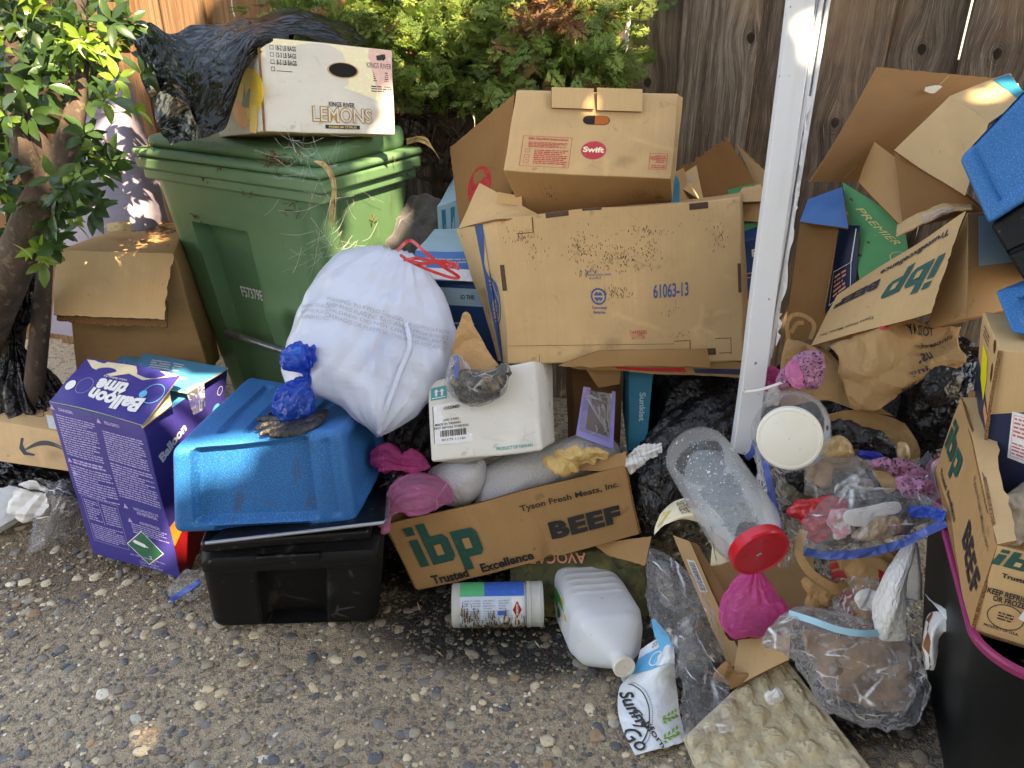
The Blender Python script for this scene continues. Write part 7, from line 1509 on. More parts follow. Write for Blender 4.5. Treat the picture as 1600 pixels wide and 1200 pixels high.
mb = drape([[W(1282, 650, 1.80), W(1290, 700, 1.80), W(1300, 730, 1.82)], [W(1330, 642, 1.79), W(1345, 690, 1.80), W(1350, 730, 1.82)], [W(1390, 650, 1.78), W(1410, 690, 1.78), W(1410, 730, 1.80)], [W(1415, 660, 1.77), W(1436, 700, 1.77), W(1430, 725, 1.79)]], 90, 70, .024, 7, 9, th=.0012, kf=4)
tag(mb.build('folded_paper_bag', [M['bagpaper']], angle=180), 'folded brown paper bag behind the black gloves and tan lumps', 'paper bag')
bag('black trash bag between crumpled paper bag and tall beef box', [(1440, 690, 1.95), (1450, 660, 1.85), (1480, 610, 1.82), (1520, 570, 1.85), (1530, 560, 1.9)], [.01, .07, .08, .05, .01], None, 31, 11, .016, 12)
bag('black filler bag added in the dark gap behind the crumpled paper bag', [(1420, 780, 2.1), (1430, 720, 2.0), (1440, 640, 2.0), (1440, 560, 2.0), (1440, 530, 2.05)], [.02, .14, .16, .12, .02], None, 33, 11, .016, 12)  # added filler bag keeps this gap black
bag('black filler bag added in the dark deep behind the jars, under the blue flap box', [(1250, 800, 2.2), (1260, 760, 2.15), (1280, 680, 2.1), (1290, 600, 2.15), (1290, 560, 2.2)], [.02, .16, .2, .14, .02], None, 35, 11, .016, 12)  # filler bag added to make a black void behind the jars
puffit('dark_fabric_bag', 'matte black fabric scrap beside the crumpled paper bag', 'fabric', [(1440, 585), (1475, 572), (1506, 580), (1500, 600), (1488, 625), (1462, 636), (1440, 620)], M['greycloth'].copy() if False else M['glove'], t=1.74, thick=.03, amp=.012, sc=12, seed=8)
puffit('rubber_gloves', 'crumpled black rubber gloves behind the white-lidded jar', 'gloves', [(1294, 664), (1320, 656), (1350, 668), (1380, 676), (1400, 700), (1398, 716), (1370, 718), (1345, 706), (1320, 692), (1298, 680)], M['glove'], t=1.72, thick=.03, amp=.018, sc=18, seed=11, nr=30)
puffit('onion', 'tan fibrous onion-like lump right of the white-lidded jar', 'onion', [(1290, 690), (1310, 680), (1328, 690), (1334, 712), (1322, 724), (1296, 724), (1284, 708)], M['tan'], t=1.68, thick=.030, amp=.003, sc=18, seed=1)
puffit('onion', 'tan peeled lump at the lower end of the folded paper bag', 'onion', [(1402, 692), (1418, 694), (1422, 714), (1410, 728), (1402, 716)], M['tan'], t=1.70, thick=.02, amp=.003, sc=18, seed=2)
puffit('blue_scrap', 'scrap of deep blue plastic below the black gloves', 'plastic scrap', [(1342, 704), (1362, 704), (1380, 712), (1376, 722), (1350, 718), (1342, 714)], mat('deep_blue', srgb(14, 40, 150), .35), t=1.685, thick=.012, amp=.006, sc=30, seed=2)
# spotted bags
def spotted(out, label, t, seed, n, **k):
    mb = puff(out, t=t, seed=seed, **k); fn = mb.S; r2 = random.Random(seed); o = np.array([p[:2] for p in out], float); mn, mx = o.min(0), o.max(0); c0 = o.mean(0)
    from math import hypot
    for _ in range(n):
        u, v = r2.random(), r2.random(); q = np.array([mn[0]+u*(mx[0]-mn[0]), mx[1]-v*(mx[1]-mn[1])])
        # inside test
        ins = False; j = len(o)-1
        for i in range(len(o)):
            if (o[i][1] > q[1]) != (o[j][1] > q[1]) and q[0] < (o[j][0]-o[i][0])*(q[1]-o[i][1])/(o[j][1]-o[i][1])+o[i][0]: ins = not ins
            j = i
        if ins: s_ = r2.uniform(.0008, .0022); poly(mb, fn, [(math.cos(a_)*s_*r2.uniform(.7, 1.4), math.sin(a_)*s_) for a_ in np.linspace(0, 6.28, 7)[:-1]], 1, .35, 0, (u, v))
    return tag(mb.build('spotted_bag', [M['spotfilm'], M['spot']], angle=180), label, 'plastic bag')
spotted([(1236, 566), (1252, 550), (1284, 552), (1286, 580), (1284, 600), (1262, 608), (1244, 596)], 'pink bag with dark spots tied above the white-lidded jar', 1.70, 3, 150, thick=.025, amp=.010, sc=20)
spotted([(1212, 590), (1232, 572), (1240, 600), (1228, 606), (1216, 604)], 'small spotted plastic bag between white post and bright pink bag', 1.74, 5, 40, thick=.015, amp=.01, sc=20)
spotted([(1362, 724), (1384, 716), (1420, 722), (1448, 740), (1446, 756), (1420, 764), (1394, 742)], 'lilac bag with dark spots above the blue-sealed zip bag', 1.62, 7, 200, thick=.02, amp=.010, sc=20)
spotted([(1400, 752), (1420, 742), (1448, 746), (1456, 768), (1440, 780), (1412, 776)], 'tied knot of a pink spotted bag at the right of the zip bag', 1.58, 9, 90, thick=.02, amp=.014, sc=26)
puffit('pink_mesh', 'bright magenta plastic bag behind the foot of the white post', 'plastic bag', [(1186, 640), (1186, 590), (1200, 574), (1216, 580), (1220, 600), (1210, 614), (1198, 622)], M['pinkfilm'], t=1.80, thick=.03, amp=.02, sc=22, seed=3)
mb = loft([W(1240, 562, 1.69), W(1238, 575, 1.675), W(1242, 590, 1.67), W(1250, 602, 1.67), W(1256, 600, 1.675)], [.004, .014, .016, .010, .002], [.004, .008, .009, .006, .002], 30, 40, None, .004, 50, 4); tag(mb.build('pink_knot', [M['pinkpale']], angle=180), 'pink twisted knot of the spotted bag above the white lid', 'bag knot')

# jars
T_ = thing('lidded_jar', 'large clear plastic jar with a white lid facing the viewer', 'jar', W(1240, 700, 1.70))
lc_ = W(1233, 686, 1.56); ax_ = nrm(V3(.02, .72, -.02)+V3(0, 0, .25)*1.0+ray(1233, 686)*.2)
ax_ = nrm(W(1240, 655, 1.80)-lc_); mb = MB()
lathe(mb, lc_, lc_+ax_, [(.0, .001), (.0, .060), (.003, .064), (.022, .065), (.024, .062)], 64); lathe(mb, lc_, lc_+ax_, [(-.0015, .001), (-.0015, .052), (0, .055)], 48); mb.build('lid', [M['whitelid']], T_, angle=30)
mb = MB(); lathe(mb, lc_, lc_+ax_, [(.022, .056), (.03, .058), (.045, .074), (.06, .080), (.17, .080), (.20, .075), (.215, .06), (.218, .001)], 64); mb.build('glass', [M['jar']], T_, angle=60)
mb = MB(); r2 = random.Random(4); e1 = nrm(np.cross(ax_, V3(0, 0, 1))); e2 = np.cross(ax_, e1); e2 = e2 if e2[2] > 0 else -e2
for k in range(240):
    a_ = r2.uniform(0, 3.14); s_ = r2.uniform(.045, .2); R_ = .0806; p0 = lc_+ax_*s_+e1*math.cos(a_)*R_+e2*math.sin(a_)*R_; z_ = r2.uniform(.0006, .0022)
    n_ = e1*math.cos(a_)+e2*math.sin(a_); t1 = nrm(np.cross(n_, ax_)); mb.add([p0+t1*z_*math.cos(b_)+ax_*z_*math.sin(b_) for b_ in np.linspace(0, 6.28, 6)[:-1]], [(0, 1, 2, 3, 4)], 0)
mb.build('dried_specks', [M['residue']], T_)
T_ = thing('red_lid_jar', 'large cloudy clear plastic jar with a red lid lying tilted on the heap', 'jar', W(1150, 860, 1.62))
ja, jb = W(1086, 706, 1.80), W(1190, 866, 1.55); ax_ = nrm(jb-ja); L = np.linalg.norm(jb-ja)
mb = MB(); lathe(mb, ja, jb, [(-.03, .001), (-.026, .045), (-.012, .066), (.008, .076), (.04, .078), (.05, .0768), (.056, .078), (L-.075, .078), (L-.05, .072), (L-.03, .058), (L-.02, .057)], 72); mb.build('glass', [M['jar']], T_, angle=60)
mb = MB(); lathe(mb, ja, jb, [(L-.024, .0575), (L-.024, .061), (L-.004, .0625), (L, .060), (L+.001, .057), (L-.001, .055), (L-.001, .001)], 72)
for k in range(72): 
    pass
mb.build('lid', [M['redlid']], T_, angle=30)
e1 = nrm(np.cross(ax_, ray(1150, 780))); e2 = nrm(np.cross(ax_, e1)); e2 = e2 if e2@ray(1150, 780) > 0 else -e2
fn_l = lambda uv, k=1.0: jb+ax_*.0022+e1*((np.asarray(uv)[:, :1]-.5)*.1)+e2*((np.asarray(uv)[:, 1:2]-.5)*.1)
fn_l.size = (.1, .1); mb = MB(); rect(mb, fn_l, .40, .40, .50, .45, 0, 1); mb.build('sticker', [M['paleblue']], T_)
# residue pooled on the lower side
th = np.linspace(.15*np.pi, .85*np.pi, 30); ssv = np.linspace(.075, L-.035, 30); G_ = []
for i, s_ in enumerate(ssv):
    row = []; wv = .72-.3*abs(i/29-.4)
    for a_ in th: R_ = .074 if s_ < L-.075 else np.interp(s_, [L-.075, L-.045], [.074, .060]); aa = np.pi/2+(a_-np.pi/2)*wv*1.25; row.append(ja+ax_*(s_-.0+.012*math.sin(a_*3))+e1*math.cos(aa)*R_-e2*math.sin(aa)*R_*.985)
    G_.append(row)
G_ = np.array(G_); mb = MB(); mb.add(G_.reshape(-1, 3), gridF(30, 30), 0); mb.build('milky_residue', [mat('milky_film', srgb(200, 208, 210), .4, alpha=.34, layers=[('noise', 50, ONE, .5, .66, srgb(160, 150, 130), .5)], bumps=[('noise', 30, ONE, .5, .004)])], T_, angle=180)
mb = MB()
for k in range(420):
    a_ = r2.uniform(0, 3.14); s_ = r2.uniform(.0, L-.06)*r2.random()**.3; R_ = .0790; p0 = ja+ax_*s_+e1*math.cos(a_)*R_-e2*math.sin(a_)*R_; z_ = r2.uniform(.0004, .0016)*(2.6 if r2.random() < .03 else 1)
    n_ = e1*math.cos(a_)-e2*math.sin(a_); t1 = nrm(np.cross(n_, ax_)); mb.add([p0+t1*z_*math.cos(b_)+ax_*z_*math.sin(b_) for b_ in np.linspace(0, 6.28, 6)[:-1]], [(0, 1, 2, 3, 4)], 0)
mb.build('dried_specks', [M['residue']], T_)

# zip bag between the jars
T_ = thing('zip_bag', 'clear zip bag with a long blue seal wedged between the two jars', 'plastic bag', W(1215, 850, 1.7))
drape([[W(1178, 700, 1.76), W(1184, 760, 1.74), W(1200, 820, 1.72), W(1215, 880, 1.70)], [W(1192, 700, 1.70), W(1202, 760, 1.69), W(1214, 820, 1.67), W(1222, 885, 1.66)], [W(1225, 730, 1.72), W(1240, 780, 1.70), W(1246, 830, 1.70), W(1240, 880, 1.70)], [W(1270, 735, 1.76), W(1280, 780, 1.74), W(1272, 820, 1.74), W(1262, 850, 1.74)]], 60, 70, .012, 14, 5).build('film', [M['film2']], T_, angle=180)
for pts in ([(1190, 695, 1.695), (1200, 745, 1.68), (1212, 800, 1.665), (1224, 850, 1.655)], [(1166, 716, 1.745), (1176, 706, 1.74), (1180, 690, 1.74)]): mb = MB(); ribbon(mb, [W(*p) for p in pts], .014, ray(1200, 760), 12, 0, .0015); mb.build('zip_seal', [M['zipblue']], T_)
puffit('black_scrap', 'black rubber scrap inside the clear film left of the pale zip bag', 'plastic scrap', [(1227, 742), (1250, 738), (1258, 748), (1256, 768), (1242, 764)], M['glove'], t=1.69, thick=.012, amp=.01, sc=30, seed=4)
puffit('black_scrap', 'flat black scrap above the red wrapper', 'plastic scrap', [(1222, 794), (1240, 786), (1262, 790), (1250, 800), (1228, 802)], M['glove'], t=1.66, thick=.008, amp=.006, sc=30, seed=6)
puffit('grey_rag', 'greenish grey wad under the clear film beside the jars', 'rag', [(1215, 780), (1218, 752), (1250, 758), (1272, 768), (1270, 792), (1240, 800)], mat('grey_wad', srgb(120, 116, 96), .8, bumps=[('ridge', 20, ONE, .6, .006)]), t=1.72, thick=.03, amp=.012, sc=18, seed=6)

# zip bag with blue seal and red wrapper; grey film over
puffit('red_wrapper', 'crumpled red plastic wrapper inside the left of the blue-sealed zip bag', 'wrapper', [(1228, 798), (1256, 778), (1290, 776), (1322, 782), (1312, 810), (1290, 838), (1262, 842), (1250, 812)], M['redwrap'], t=1.60, thick=.022, amp=.02, sc=18, seed=5, nr=30)
puffit('bone_scraps', 'pale tan food scraps in the middle of the zip bag', 'food scraps', [(1330, 838), (1350, 822), (1380, 806), (1412, 812), (1400, 836), (1360, 846)], mat('pale_scraps', srgb(196, 164, 120), .5, layers=[('noise', 40, ONE, .5, .6, srgb(150, 90, 80), .6)], bumps=[('ridge', 26, ONE, .7, .006)]), t=1.585, thick=.02, amp=.014, sc=26, seed=6)
puffit('receipt', 'white label with faint print inside the zip bag', 'label', [(1320, 800), (1350, 792), (1380, 786), (1404, 784), (1406, 800), (1370, 808), (1350, 822), (1322, 818)], M['whitepaper'], t=1.565, thick=.004, amp=.003, sc=16, seed=3)
puffit('brown_scraps', 'mixed brown and grey scraps at the back of the zip bag', 'food scraps', [(1270, 846), (1262, 806), (1320, 770), (1400, 770), (1450, 790), (1452, 812), (1400, 836), (1330, 850)], M['debris'], t=1.63, thick=.02, amp=.016, sc=20, seed=12, nr=30)
T_ = thing('zip_bag', 'large clear zip bag of scraps with a wide blue seal across the right heap', 'plastic bag', W(1360, 860, 1.56))
ctrl = [[W(1256, 866, 1.555), W(1254, 842, 1.56), W(1252, 810, 1.575), W(1282, 778, 1.60)], [W(1300, 872, 1.54), W(1300, 846, 1.53), W(1300, 805, 1.535), W(1312, 768, 1.585)], [W(1350, 868, 1.53), W(1352, 842, 1.52), W(1352, 800, 1.525), W(1352, 762, 1.575)], [W(1400, 856, 1.525), W(1402, 830, 1.515), W(1400, 795, 1.52), W(1400, 762, 1.57)], [W(1440, 838, 1.525), W(1440, 815, 1.52), W(1440, 790, 1.53), W(1430, 768, 1.57)], [W(1478, 822, 1.47), W(1478, 806, 1.475), W(1478, 795, 1.485), W(1470, 788, 1.51)]]
drape(ctrl, 130, 70, .012, 14, 5).build('film', [M['filmcreased']], T_, angle=180)
mb = MB(); ribbon(mb, [W(1256, 862, 1.548), W(1300, 868, 1.535), W(1350, 864, 1.524), W(1400, 852, 1.52), W(1440, 834, 1.51), W(1478, 816, 1.465)], .017, ray(1360, 850), 14, 0, .002); mb.build('zip_seal', [M['zipblue']], T_)
mb = MB(); ribbon(mb, [W(1420, 800, 1.525), W(1450, 800, 1.50), W(1476, 808, 1.465)], .022, ray(1360, 850), 10, 0, .001); mb.build('zip_seal', [M['bluefilm']], T_)
mb = drape([[W(1258, 770, 1.64), W(1256, 740, 1.63), W(1262, 722, 1.65), W(1282, 712, 1.68)], [W(1300, 785, 1.60), W(1300, 755, 1.60), W(1300, 728, 1.63), W(1310, 712, 1.66)], [W(1345, 782, 1.59), W(1340, 755, 1.595), W(1340, 730, 1.62), W(1345, 716, 1.65)], [W(1380, 775, 1.585), W(1372, 760, 1.59), W(1366, 740, 1.61), W(1366, 722, 1.64)]], 80, 60, .016, 16, 9)
tag(mb.build('clear_film', [M['film2']], angle=180), 'creased clear plastic film below the tan lump and above the zip bag', 'plastic film')
mb = drape([[W(1362, 735, 1.64), W(1372, 752, 1.62), W(1385, 775, 1.62)], [W(1385, 736, 1.63), W(1396, 752, 1.61), W(1400, 765, 1.61)], [W(1400, 740, 1.63), W(1404, 752, 1.61), W(1408, 760, 1.61)]], 24, 16, .003, 14, 2, th=.003)
tag(mb.build('brown_card', [M['kraft']], angle=180), 'small brown card piece left of the pink spotted knot', 'card')
# brown paper bag with red print, handle strap, quilted towel
mb = drape([[W(1300, 870, 1.66), W(1310, 910, 1.66), W(1320, 950, 1.66), W(1330, 975, 1.67)], [W(1340, 862, 1.62), W(1345, 905, 1.60), W(1350, 945, 1.61), W(1352, 975, 1.63)], [W(1380, 858, 1.63), W(1382, 905, 1.61), W(1384, 945, 1.62), W(1384, 968, 1.64)], [W(1412, 850, 1.66), W(1410, 890, 1.66), W(1405, 930, 1.66), W(1402, 960, 1.67)]], 110, 110, .034, 11, 15, th=.001, kf=4)
fn = mb.S
for u, v, r_s in ((.05, .25, 12), (.1, .5, 10), (.12, .75, 8), (.35, .92, 20), (.62, .35, 40), (.55, .6, -20), (.75, .05, 10), (.2, .95, 50)): poly(mb, fn, [(-.02, -.006), (-.006, .01), (.004, .002), (.02, .008), (.014, -.01)], 1, .9, r_s, (u, v))
for i in range(10): rect(mb, fn, .0, .1*i, .09, .1*i+.075, 1, .8, 2)
tag(mb.build('red_print_bag', [M['bagpaper'], M['redprint']], angle=180), 'crushed brown paper bag with red print under the zip bag', 'paper bag')
mb = MB(); ribbon(mb, [W(1256, 828, 1.58), W(1248, 860, 1.57), W(1262, 890, 1.56), W(1290, 912, 1.56), W(1310, 918, 1.57), (W(1322, 910, 1.60))], .017, ray(1280, 890), 12, 0, .002)
tag(mb.build('paper_strap', [M['bagpaper']]), 'tan paper handle strap looping left of the red-print bag', 'strap')
mb = drape([[W(1362, 940, 1.55), W(1380, 900, 1.54), W(1400, 868, 1.55), W(1418, 842, 1.57)], [W(1364, 970, 1.54), W(1385, 930, 1.51), W(1405, 890, 1.515), W(1425, 845, 1.55)], [W(1376, 1000, 1.53), W(1395, 960, 1.50), W(1412, 910, 1.505), W(1430, 846, 1.545)], [W(1416, 1002, 1.53), W(1416, 960, 1.51), W(1418, 905, 1.52), W(1432, 848, 1.55)]], 60, 60, .004, 12, 5, th=.002)
tag(mb.build('paper_towel', [M['towel']], angle=180), 'white embossed paper towel hanging down the right heap', 'paper towel')
mb = drape([[W(1412, 850, 1.58), W(1415, 890, 1.57), W(1418, 935, 1.57)], [W(1430, 846, 1.56), W(1434, 890, 1.55), W(1436, 938, 1.56)], [W(1434, 850, 1.57), W(1440, 892, 1.56), W(1442, 938, 1.575)]], 24, 40, .004, 12, 7, th=.002); tag(mb.build('towel_fold', [M['towel']], angle=180), 'narrow folded end of paper towel behind the larger hanging towel', 'paper towel')
mb = drape([[W(1446, 928, 1.53), W(1452, 938, 1.53)], [W(1470, 958, 1.50), W(1478, 952, 1.50)], [W(1500, 990, 1.47), W(1504, 982, 1.47)]], 20, 6, .002, 20, 3, th=.001)
T_ = thing('stained_paper', 'white paper with brown drips hanging beside the magenta bin rim', 'paper', W(1455, 1040, 1.5)); mb.build('strip', [M['whitepaper']], T_, angle=180)
mb = drape([[W(1443, 985, 1.53), W(1440, 1010, 1.52), W(1446, 1046, 1.51)], [W(1448, 962, 1.53), W(1450, 1000, 1.51), W(1452, 1046, 1.51)], [W(1462, 955, 1.52), W(1456, 995, 1.50), W(1460, 1046, 1.51)], [W(1482, 960, 1.50), W(1466, 985, 1.50), W(1464, 1020, 1.51)], [W(1490, 992, 1.49), W(1476, 988, 1.50), W(1467, 1000, 1.51)]], 40, 40, .004, 14, 3, th=.001)
fn = mb.S; rr_ = random.Random(3)
mb.add(fn(np.array([(.2+.12*math.sin(i*.5), 1-i/20) for i in range(20)]+[(.34+.1*math.sin(i*.6+1), i/20) for i in range(20)]), .5), [(i, i+1, 38-i, 39-i) for i in range(19)], 1); mb.add(fn(np.array([(.02, 1-i/20) for i in range(20)]+[(.06+.02*math.sin(i), i/20) for i in range(20)]), .5), [(i, i+1, 38-i, 39-i) for i in range(19)], 1)
mb.build('sheet', [M['whitepaper'], mat('brown_stain', srgb(140, 84, 50), .6)], T_, angle=180)

# open carton with barcode, holding pink bag; label sheet
T_ = thing('barcode_carton', 'open crushed brown carton with a barcode sticker under the red-lidded jar', 'cardboard box', W(1180, 1040, 1.75)*[1, 1, 0]+V3(0, 0, .02))
mb = flap(W(1140, 1046, 1.74), W(1160, 1030, 1.72), W(1078, 846, 1.82), W(1052, 836, 1.84), .010, (10, 40), (0, 0, 1), None, 4, nz=.004); fn = mb.S
rect(mb, fn, .25, .56, .75, .82, 2, .8, 1); [rect(mb, fn, .32, .57+.009*i, .68, .57+.009*i+(.005 if i % 3 else .003), 3, 1.2) for i in range(26)]
mb.build('side_panel', [M['kraft'], M['edge'], M['ink_white'], M['ink_black']], T_)
flap(W(1158, 1030, 1.73), W(1176, 1010, 1.75), W(1090, 850, 1.86), W(1076, 846, 1.84), .005, (8, 30), (0, 0, 1), None, 3, nz=.004).build('inner_layer', [M['kraft_b'], M['edge']], T_)
flap(W(1140, 990, 1.86), W(1270, 960, 1.86), W(1272, 850, 1.94), W(1104, 880, 1.92), .005, (24, 20), (0, 0, 1), None, 3, nz=.004).build('back_panel', [M['kraft_b'], M['edge']], T_)
flap(W(1140, 1075, 1.66), W(1232, 1030, 1.62), W(1236, 985, 1.66), W(1155, 990, 1.72), .005, (24, 16), (0, 0, 1), {'v1': .06}, 8, nz=.006).build('front_panel', [M['kraft'], M['edge']], T_)
flap(W(1150, 1000, 1.78), W(1250, 980, 1.74), W(1245, 950, 1.86), W(1130, 960, 1.86), .005, (10, 10), (0, 0, 1)).build('bottom_panel', [M['kraft_in'], M['edge']], T_)
mb = drape([[W(1122, 958, 1.72), W(1130, 985, 1.68), W(1140, 1000, 1.67)], [W(1160, 955, 1.72), W(1165, 985, 1.675), W(1170, 998, 1.665)], [W(1215, 960, 1.70), W(1218, 984, 1.655), W(1222, 992, 1.65)]], 50, 20, .010, 18, 3, edge=.006); tag(mb.build('dark_film_edge', [film('brown_film', srgb(90, 50, 50), srgb(170, 120, 110), .4)], angle=180), 'dark stained film under the pink tied bag', 'plastic film')
T_ = thing('label_sheet', 'cream printed wrapper sheet curling over the carton left of the jar', 'wrapper', W(1080, 850, 1.78))
mb = drape([[W(1022, 836, 1.80), W(1024, 822, 1.80), W(1034, 800, 1.81), W(1048, 786, 1.83)], [W(1040, 820, 1.78), W(1050, 808, 1.78), W(1062, 792, 1.79), W(1072, 778, 1.81)], [W(1070, 812, 1.77), W(1084, 804, 1.76), W(1094, 796, 1.775), W(1100, 786, 1.79)], [W(1100, 822, 1.77), W(1108, 820, 1.765), W(1118, 814, 1.77), W(1124, 806, 1.79)], [W(1112, 850, 1.78), W(1122, 846, 1.77), W(1132, 842, 1.77), W(1142, 838, 1.79)], [W(1110, 884, 1.80), W(1124, 884, 1.79), W(1138, 880, 1.78), W(1150, 876, 1.79)]], 70, 40, .005, 10, 3, th=.001)
fn = mb.S; text(mb, fn, 'Sanders', .26, .62, .016, .05, rot=-60, shear=.3, mi=1); ring(mb, fn, .34, .80, .014, .002, 1, 1, ry=.018); disc(mb, fn, .34, .80, .010, 2, 1.2, ry=.013); poly(mb, fn, [(-.02, -.02), (.0, -.006), (.02, -.02), (.03, .0), (0, .016), (-.03, 0)], 3, 1, 20, (.52, .85)); rect(mb, fn, .04, .2, .12, .6, 4, .8, 2); poly(mb, fn, [(-.03, -.012), (.02, -.012), (.035, .012), (-.03, .012)], 3, 1, -30, (.78, .35))
mb.build('sheet', [mat('cream_sheet', srgb(232, 222, 190), .45, bumps=[('ridge', 14, ONE, .2, .004)]), M['ink_brown'], M['redprint'], mat('ink_dark_green', srgb(10, 66, 40), .5), M['ink_gold']], T_, angle=180)
# pink tied bag
mb = loft([W(1190, 976, 1.66), W(1184, 966, 1.655), W(1176, 940, 1.66), W(1176, 915, 1.655), W(1178, 900, 1.645), W(1180, 888, 1.64), W(1184, 880, 1.64), W(1196, 872, 1.64), W(1212, 868, 1.64), W(1222, 862, 1.645)], [.050, .070, .060, .040, .022, .009, .008, .018, .016, .004], [.006, .026, .032, .026, .016, .007, .007, .010, .010, .003], 90, 120, pl(11, .35, .52, .15), .007, 20, 6)
V = mb.V[0]; k_ = np.clip((W(1176, 930, 1.66)[2]-V[:, 2])/.06, 0, 1); V[:, 0] += k_*np.sign(V[:, 0]-W(1176, 940, 1.66)[0])*.010; V[:, 2] += -k_*.35*(V[:, 0]-W(1150, 940, 1.66)[0])
tag(mb.build('pink_bag', [M['pinkfilm']], angle=180), 'bright pink tied bag hanging below the red jar lid', 'plastic bag')
# clear films, front
mb = drape([[W(1005, 940, 1.80), W(1008, 910, 1.80), W(1010, 880, 1.82), W(1018, 858, 1.85)], [W(1022, 985, 1.74), W(1035, 945, 1.72), W(1045, 900, 1.74), W(1040, 866, 1.80)], [W(1048, 1030, 1.70), W(1064, 985, 1.69), W(1075, 935, 1.70), W(1066, 885, 1.76)], [W(1060, 1060, 1.66), W(1082, 1010, 1.67), W(1100, 960, 1.69), W(1090, 905, 1.75)], [W(1092, 1040, 1.68), W(1115, 1035, 1.68), W(1134, 1028, 1.70), W(1110, 950, 1.75)]], 100, 100, .020, 11, 5)
tag(mb.build('clear_film', [M['filmcreased']], angle=180), 'tall sheet of crumpled clear film right of the jug', 'plastic film')
mb = drape([[W(1064, 1110, 1.60), W(1062, 1060, 1.62), W(1060, 1010, 1.66), W(1058, 970, 1.69)], [W(1072, 1158, 1.555), W(1084, 1090, 1.58), W(1085, 1030, 1.63), W(1085, 985, 1.67)], [W(1100, 1152, 1.55), W(1108, 1110, 1.565), W(1110, 1070, 1.60), W(1112, 1040, 1.64)], [W(1146, 1140, 1.55), W(1144, 1110, 1.56), W(1146, 1090, 1.58), W(1140, 1066, 1.61)]], 90, 90, .018, 13, 8, edge=.008)
tag(mb.build('clear_film', [M['filmcreased']], angle=180), 'crumpled clear film over the corner of the pulp tray beside the seed bag', 'plastic film')
T_ = thing('seed_bag', 'flattened white and blue printed snack bag on the ground under the jug cap', 'snack bag', Z(1030, 1130, 0))
ctrl = [[Z(992, 1180, .01), Z(968, 1125, .015), Z(968, 1075, .02), W(988, 1050, 1.735), W(1000, 1015, 1.75)], [Z(1022, 1172, .02), Z(1006, 1120, .035), Z(1004, 1075, .05), W(1016, 1040, 1.70), W(1024, 1000, 1.73)], [Z(1045, 1166, .02), Z(1038, 1115, .035), Z(1036, 1070, .06), W(1040, 1030, 1.68), W(1046, 988, 1.72)], [Z(1072, 1158, .012), Z(1062, 1110, .02), Z(1056, 1065, .05), W(1054, 1030, 1.68), W(1052, 992, 1.72)]]
mb = drape(ctrl, 70, 90, .005, 10, 6, th=.001); fn = mb.S
fnr = fn
P_ = np.array([(0.02+.96*i/12, .70) for i in range(13)]+[(.98-.96*i/12, .90) for i in range(13)]); mb.add(fn(P_, .3), [(i, i+1, 24-i, 25-i) for i in range(12)], 1)
text(mb, fn, 'NET WT 24 OZ', .56, .945, .010, .06, rot=180, mi=2); ring(mb, fn, .42, .80, .016, .003, 3, .7); text(mb, fn, 'Sunny', .20, .30, .028, .080, rot=-68, bold=.02, shear=.3, mi=2); text(mb, fn, 'California', .42, .12, .013, .10, rot=-62, bold=.01, mi=2); text(mb, fn, 'Go', .12, .10, .03, .04, rot=-60, shear=.3, bold=.01, mi=2)
a_ = np.linspace(-1.2, 1.4, 40)
for i in range(39):
    c_ = (.05+.42*math.cos(a_[i]), .30+.27*math.sin(a_[i])); disc(mb, fn, c_[0], c_[1], .0011, 2, .5, n=6)
o_ = [(.05+.38*math.cos(x), .30+.25*math.sin(x)) for x in a_]; i_ = [(.05+.365*math.cos(x), .30+.24*math.sin(x)) for x in a_[::-1]]; mb.add(fn(np.array(o_+i_), .5), [(i, i+1, 78-i, 79-i) for i in range(39)], 2)
for bx, by, rt in ((.66, .20, 0), (.62, .06, 10)):
    for k in range(4):
        for s_ in (-1, 1): u, v = bx+.085*k, by+.012*k+s_*.022; poly(mb, fn, [(-.006, -.001), (-.001, .003), (.005, .001), (0, -.003)], 4, .6, 40*s_+rt, (u, v))
    rect(mb, fn, bx-.03, by+.0, bx+.27, by+.006, 2, .5, 6)
mb.build('bag', [M['seedbag'], M['ink_sky'], M['ink_black'], M['ink_white'], M['ink_leaf']], T_, angle=180)
mb = drape([[W(1018, 968, 1.75), W(1022, 990, 1.72), W(1034, 1020, 1.70)], [W(1022, 966, 1.75), W(1042, 990, 1.71), W(1052, 1015, 1.69)]], 16, 16, .002, 14, 2); mb.build('torn_strip', [M['ink_sky']], T_, angle=180)
# clear crinkled bag with pale blue edge, large clear bag
mb = drape([[W(1250, 1010, 1.68), W(1252, 975, 1.70), W(1262, 930, 1.74)], [W(1285, 985, 1.62), W(1285, 945, 1.64), W(1290, 900, 1.70)], [W(1325, 985, 1.60), W(1320, 945, 1.64), W(1315, 915, 1.70)]], 70, 60, .024, 14, 25)
tag(mb.build('clear_wrapper', [M['filmcreased']], angle=180), 'crinkled clear wrapper below the tan paper strap', 'wrapper')
T_ = thing('large_clear_bag', 'large clear plastic bag bulging beside the pulp tray with a pale blue edge', 'plastic bag', Z(1350, 1120, 0))
outl = [(1222, 960), (1260, 952), (1320, 962), (1372, 975), (1420, 985), (1440, 1030), (1452, 1080), (1446, 1115), (1415, 1140), (1370, 1138), (1320, 1120), (1285, 1108), (1262, 1070), (1225, 1020), (1196, 1005)]
puff(outl, t=1.58, ay=-.25, thick=.07, back=.05, amp=.022, sc=8, seed=15, nr=60, na=180).build('film', [M['filmcreased']], T_, angle=180)
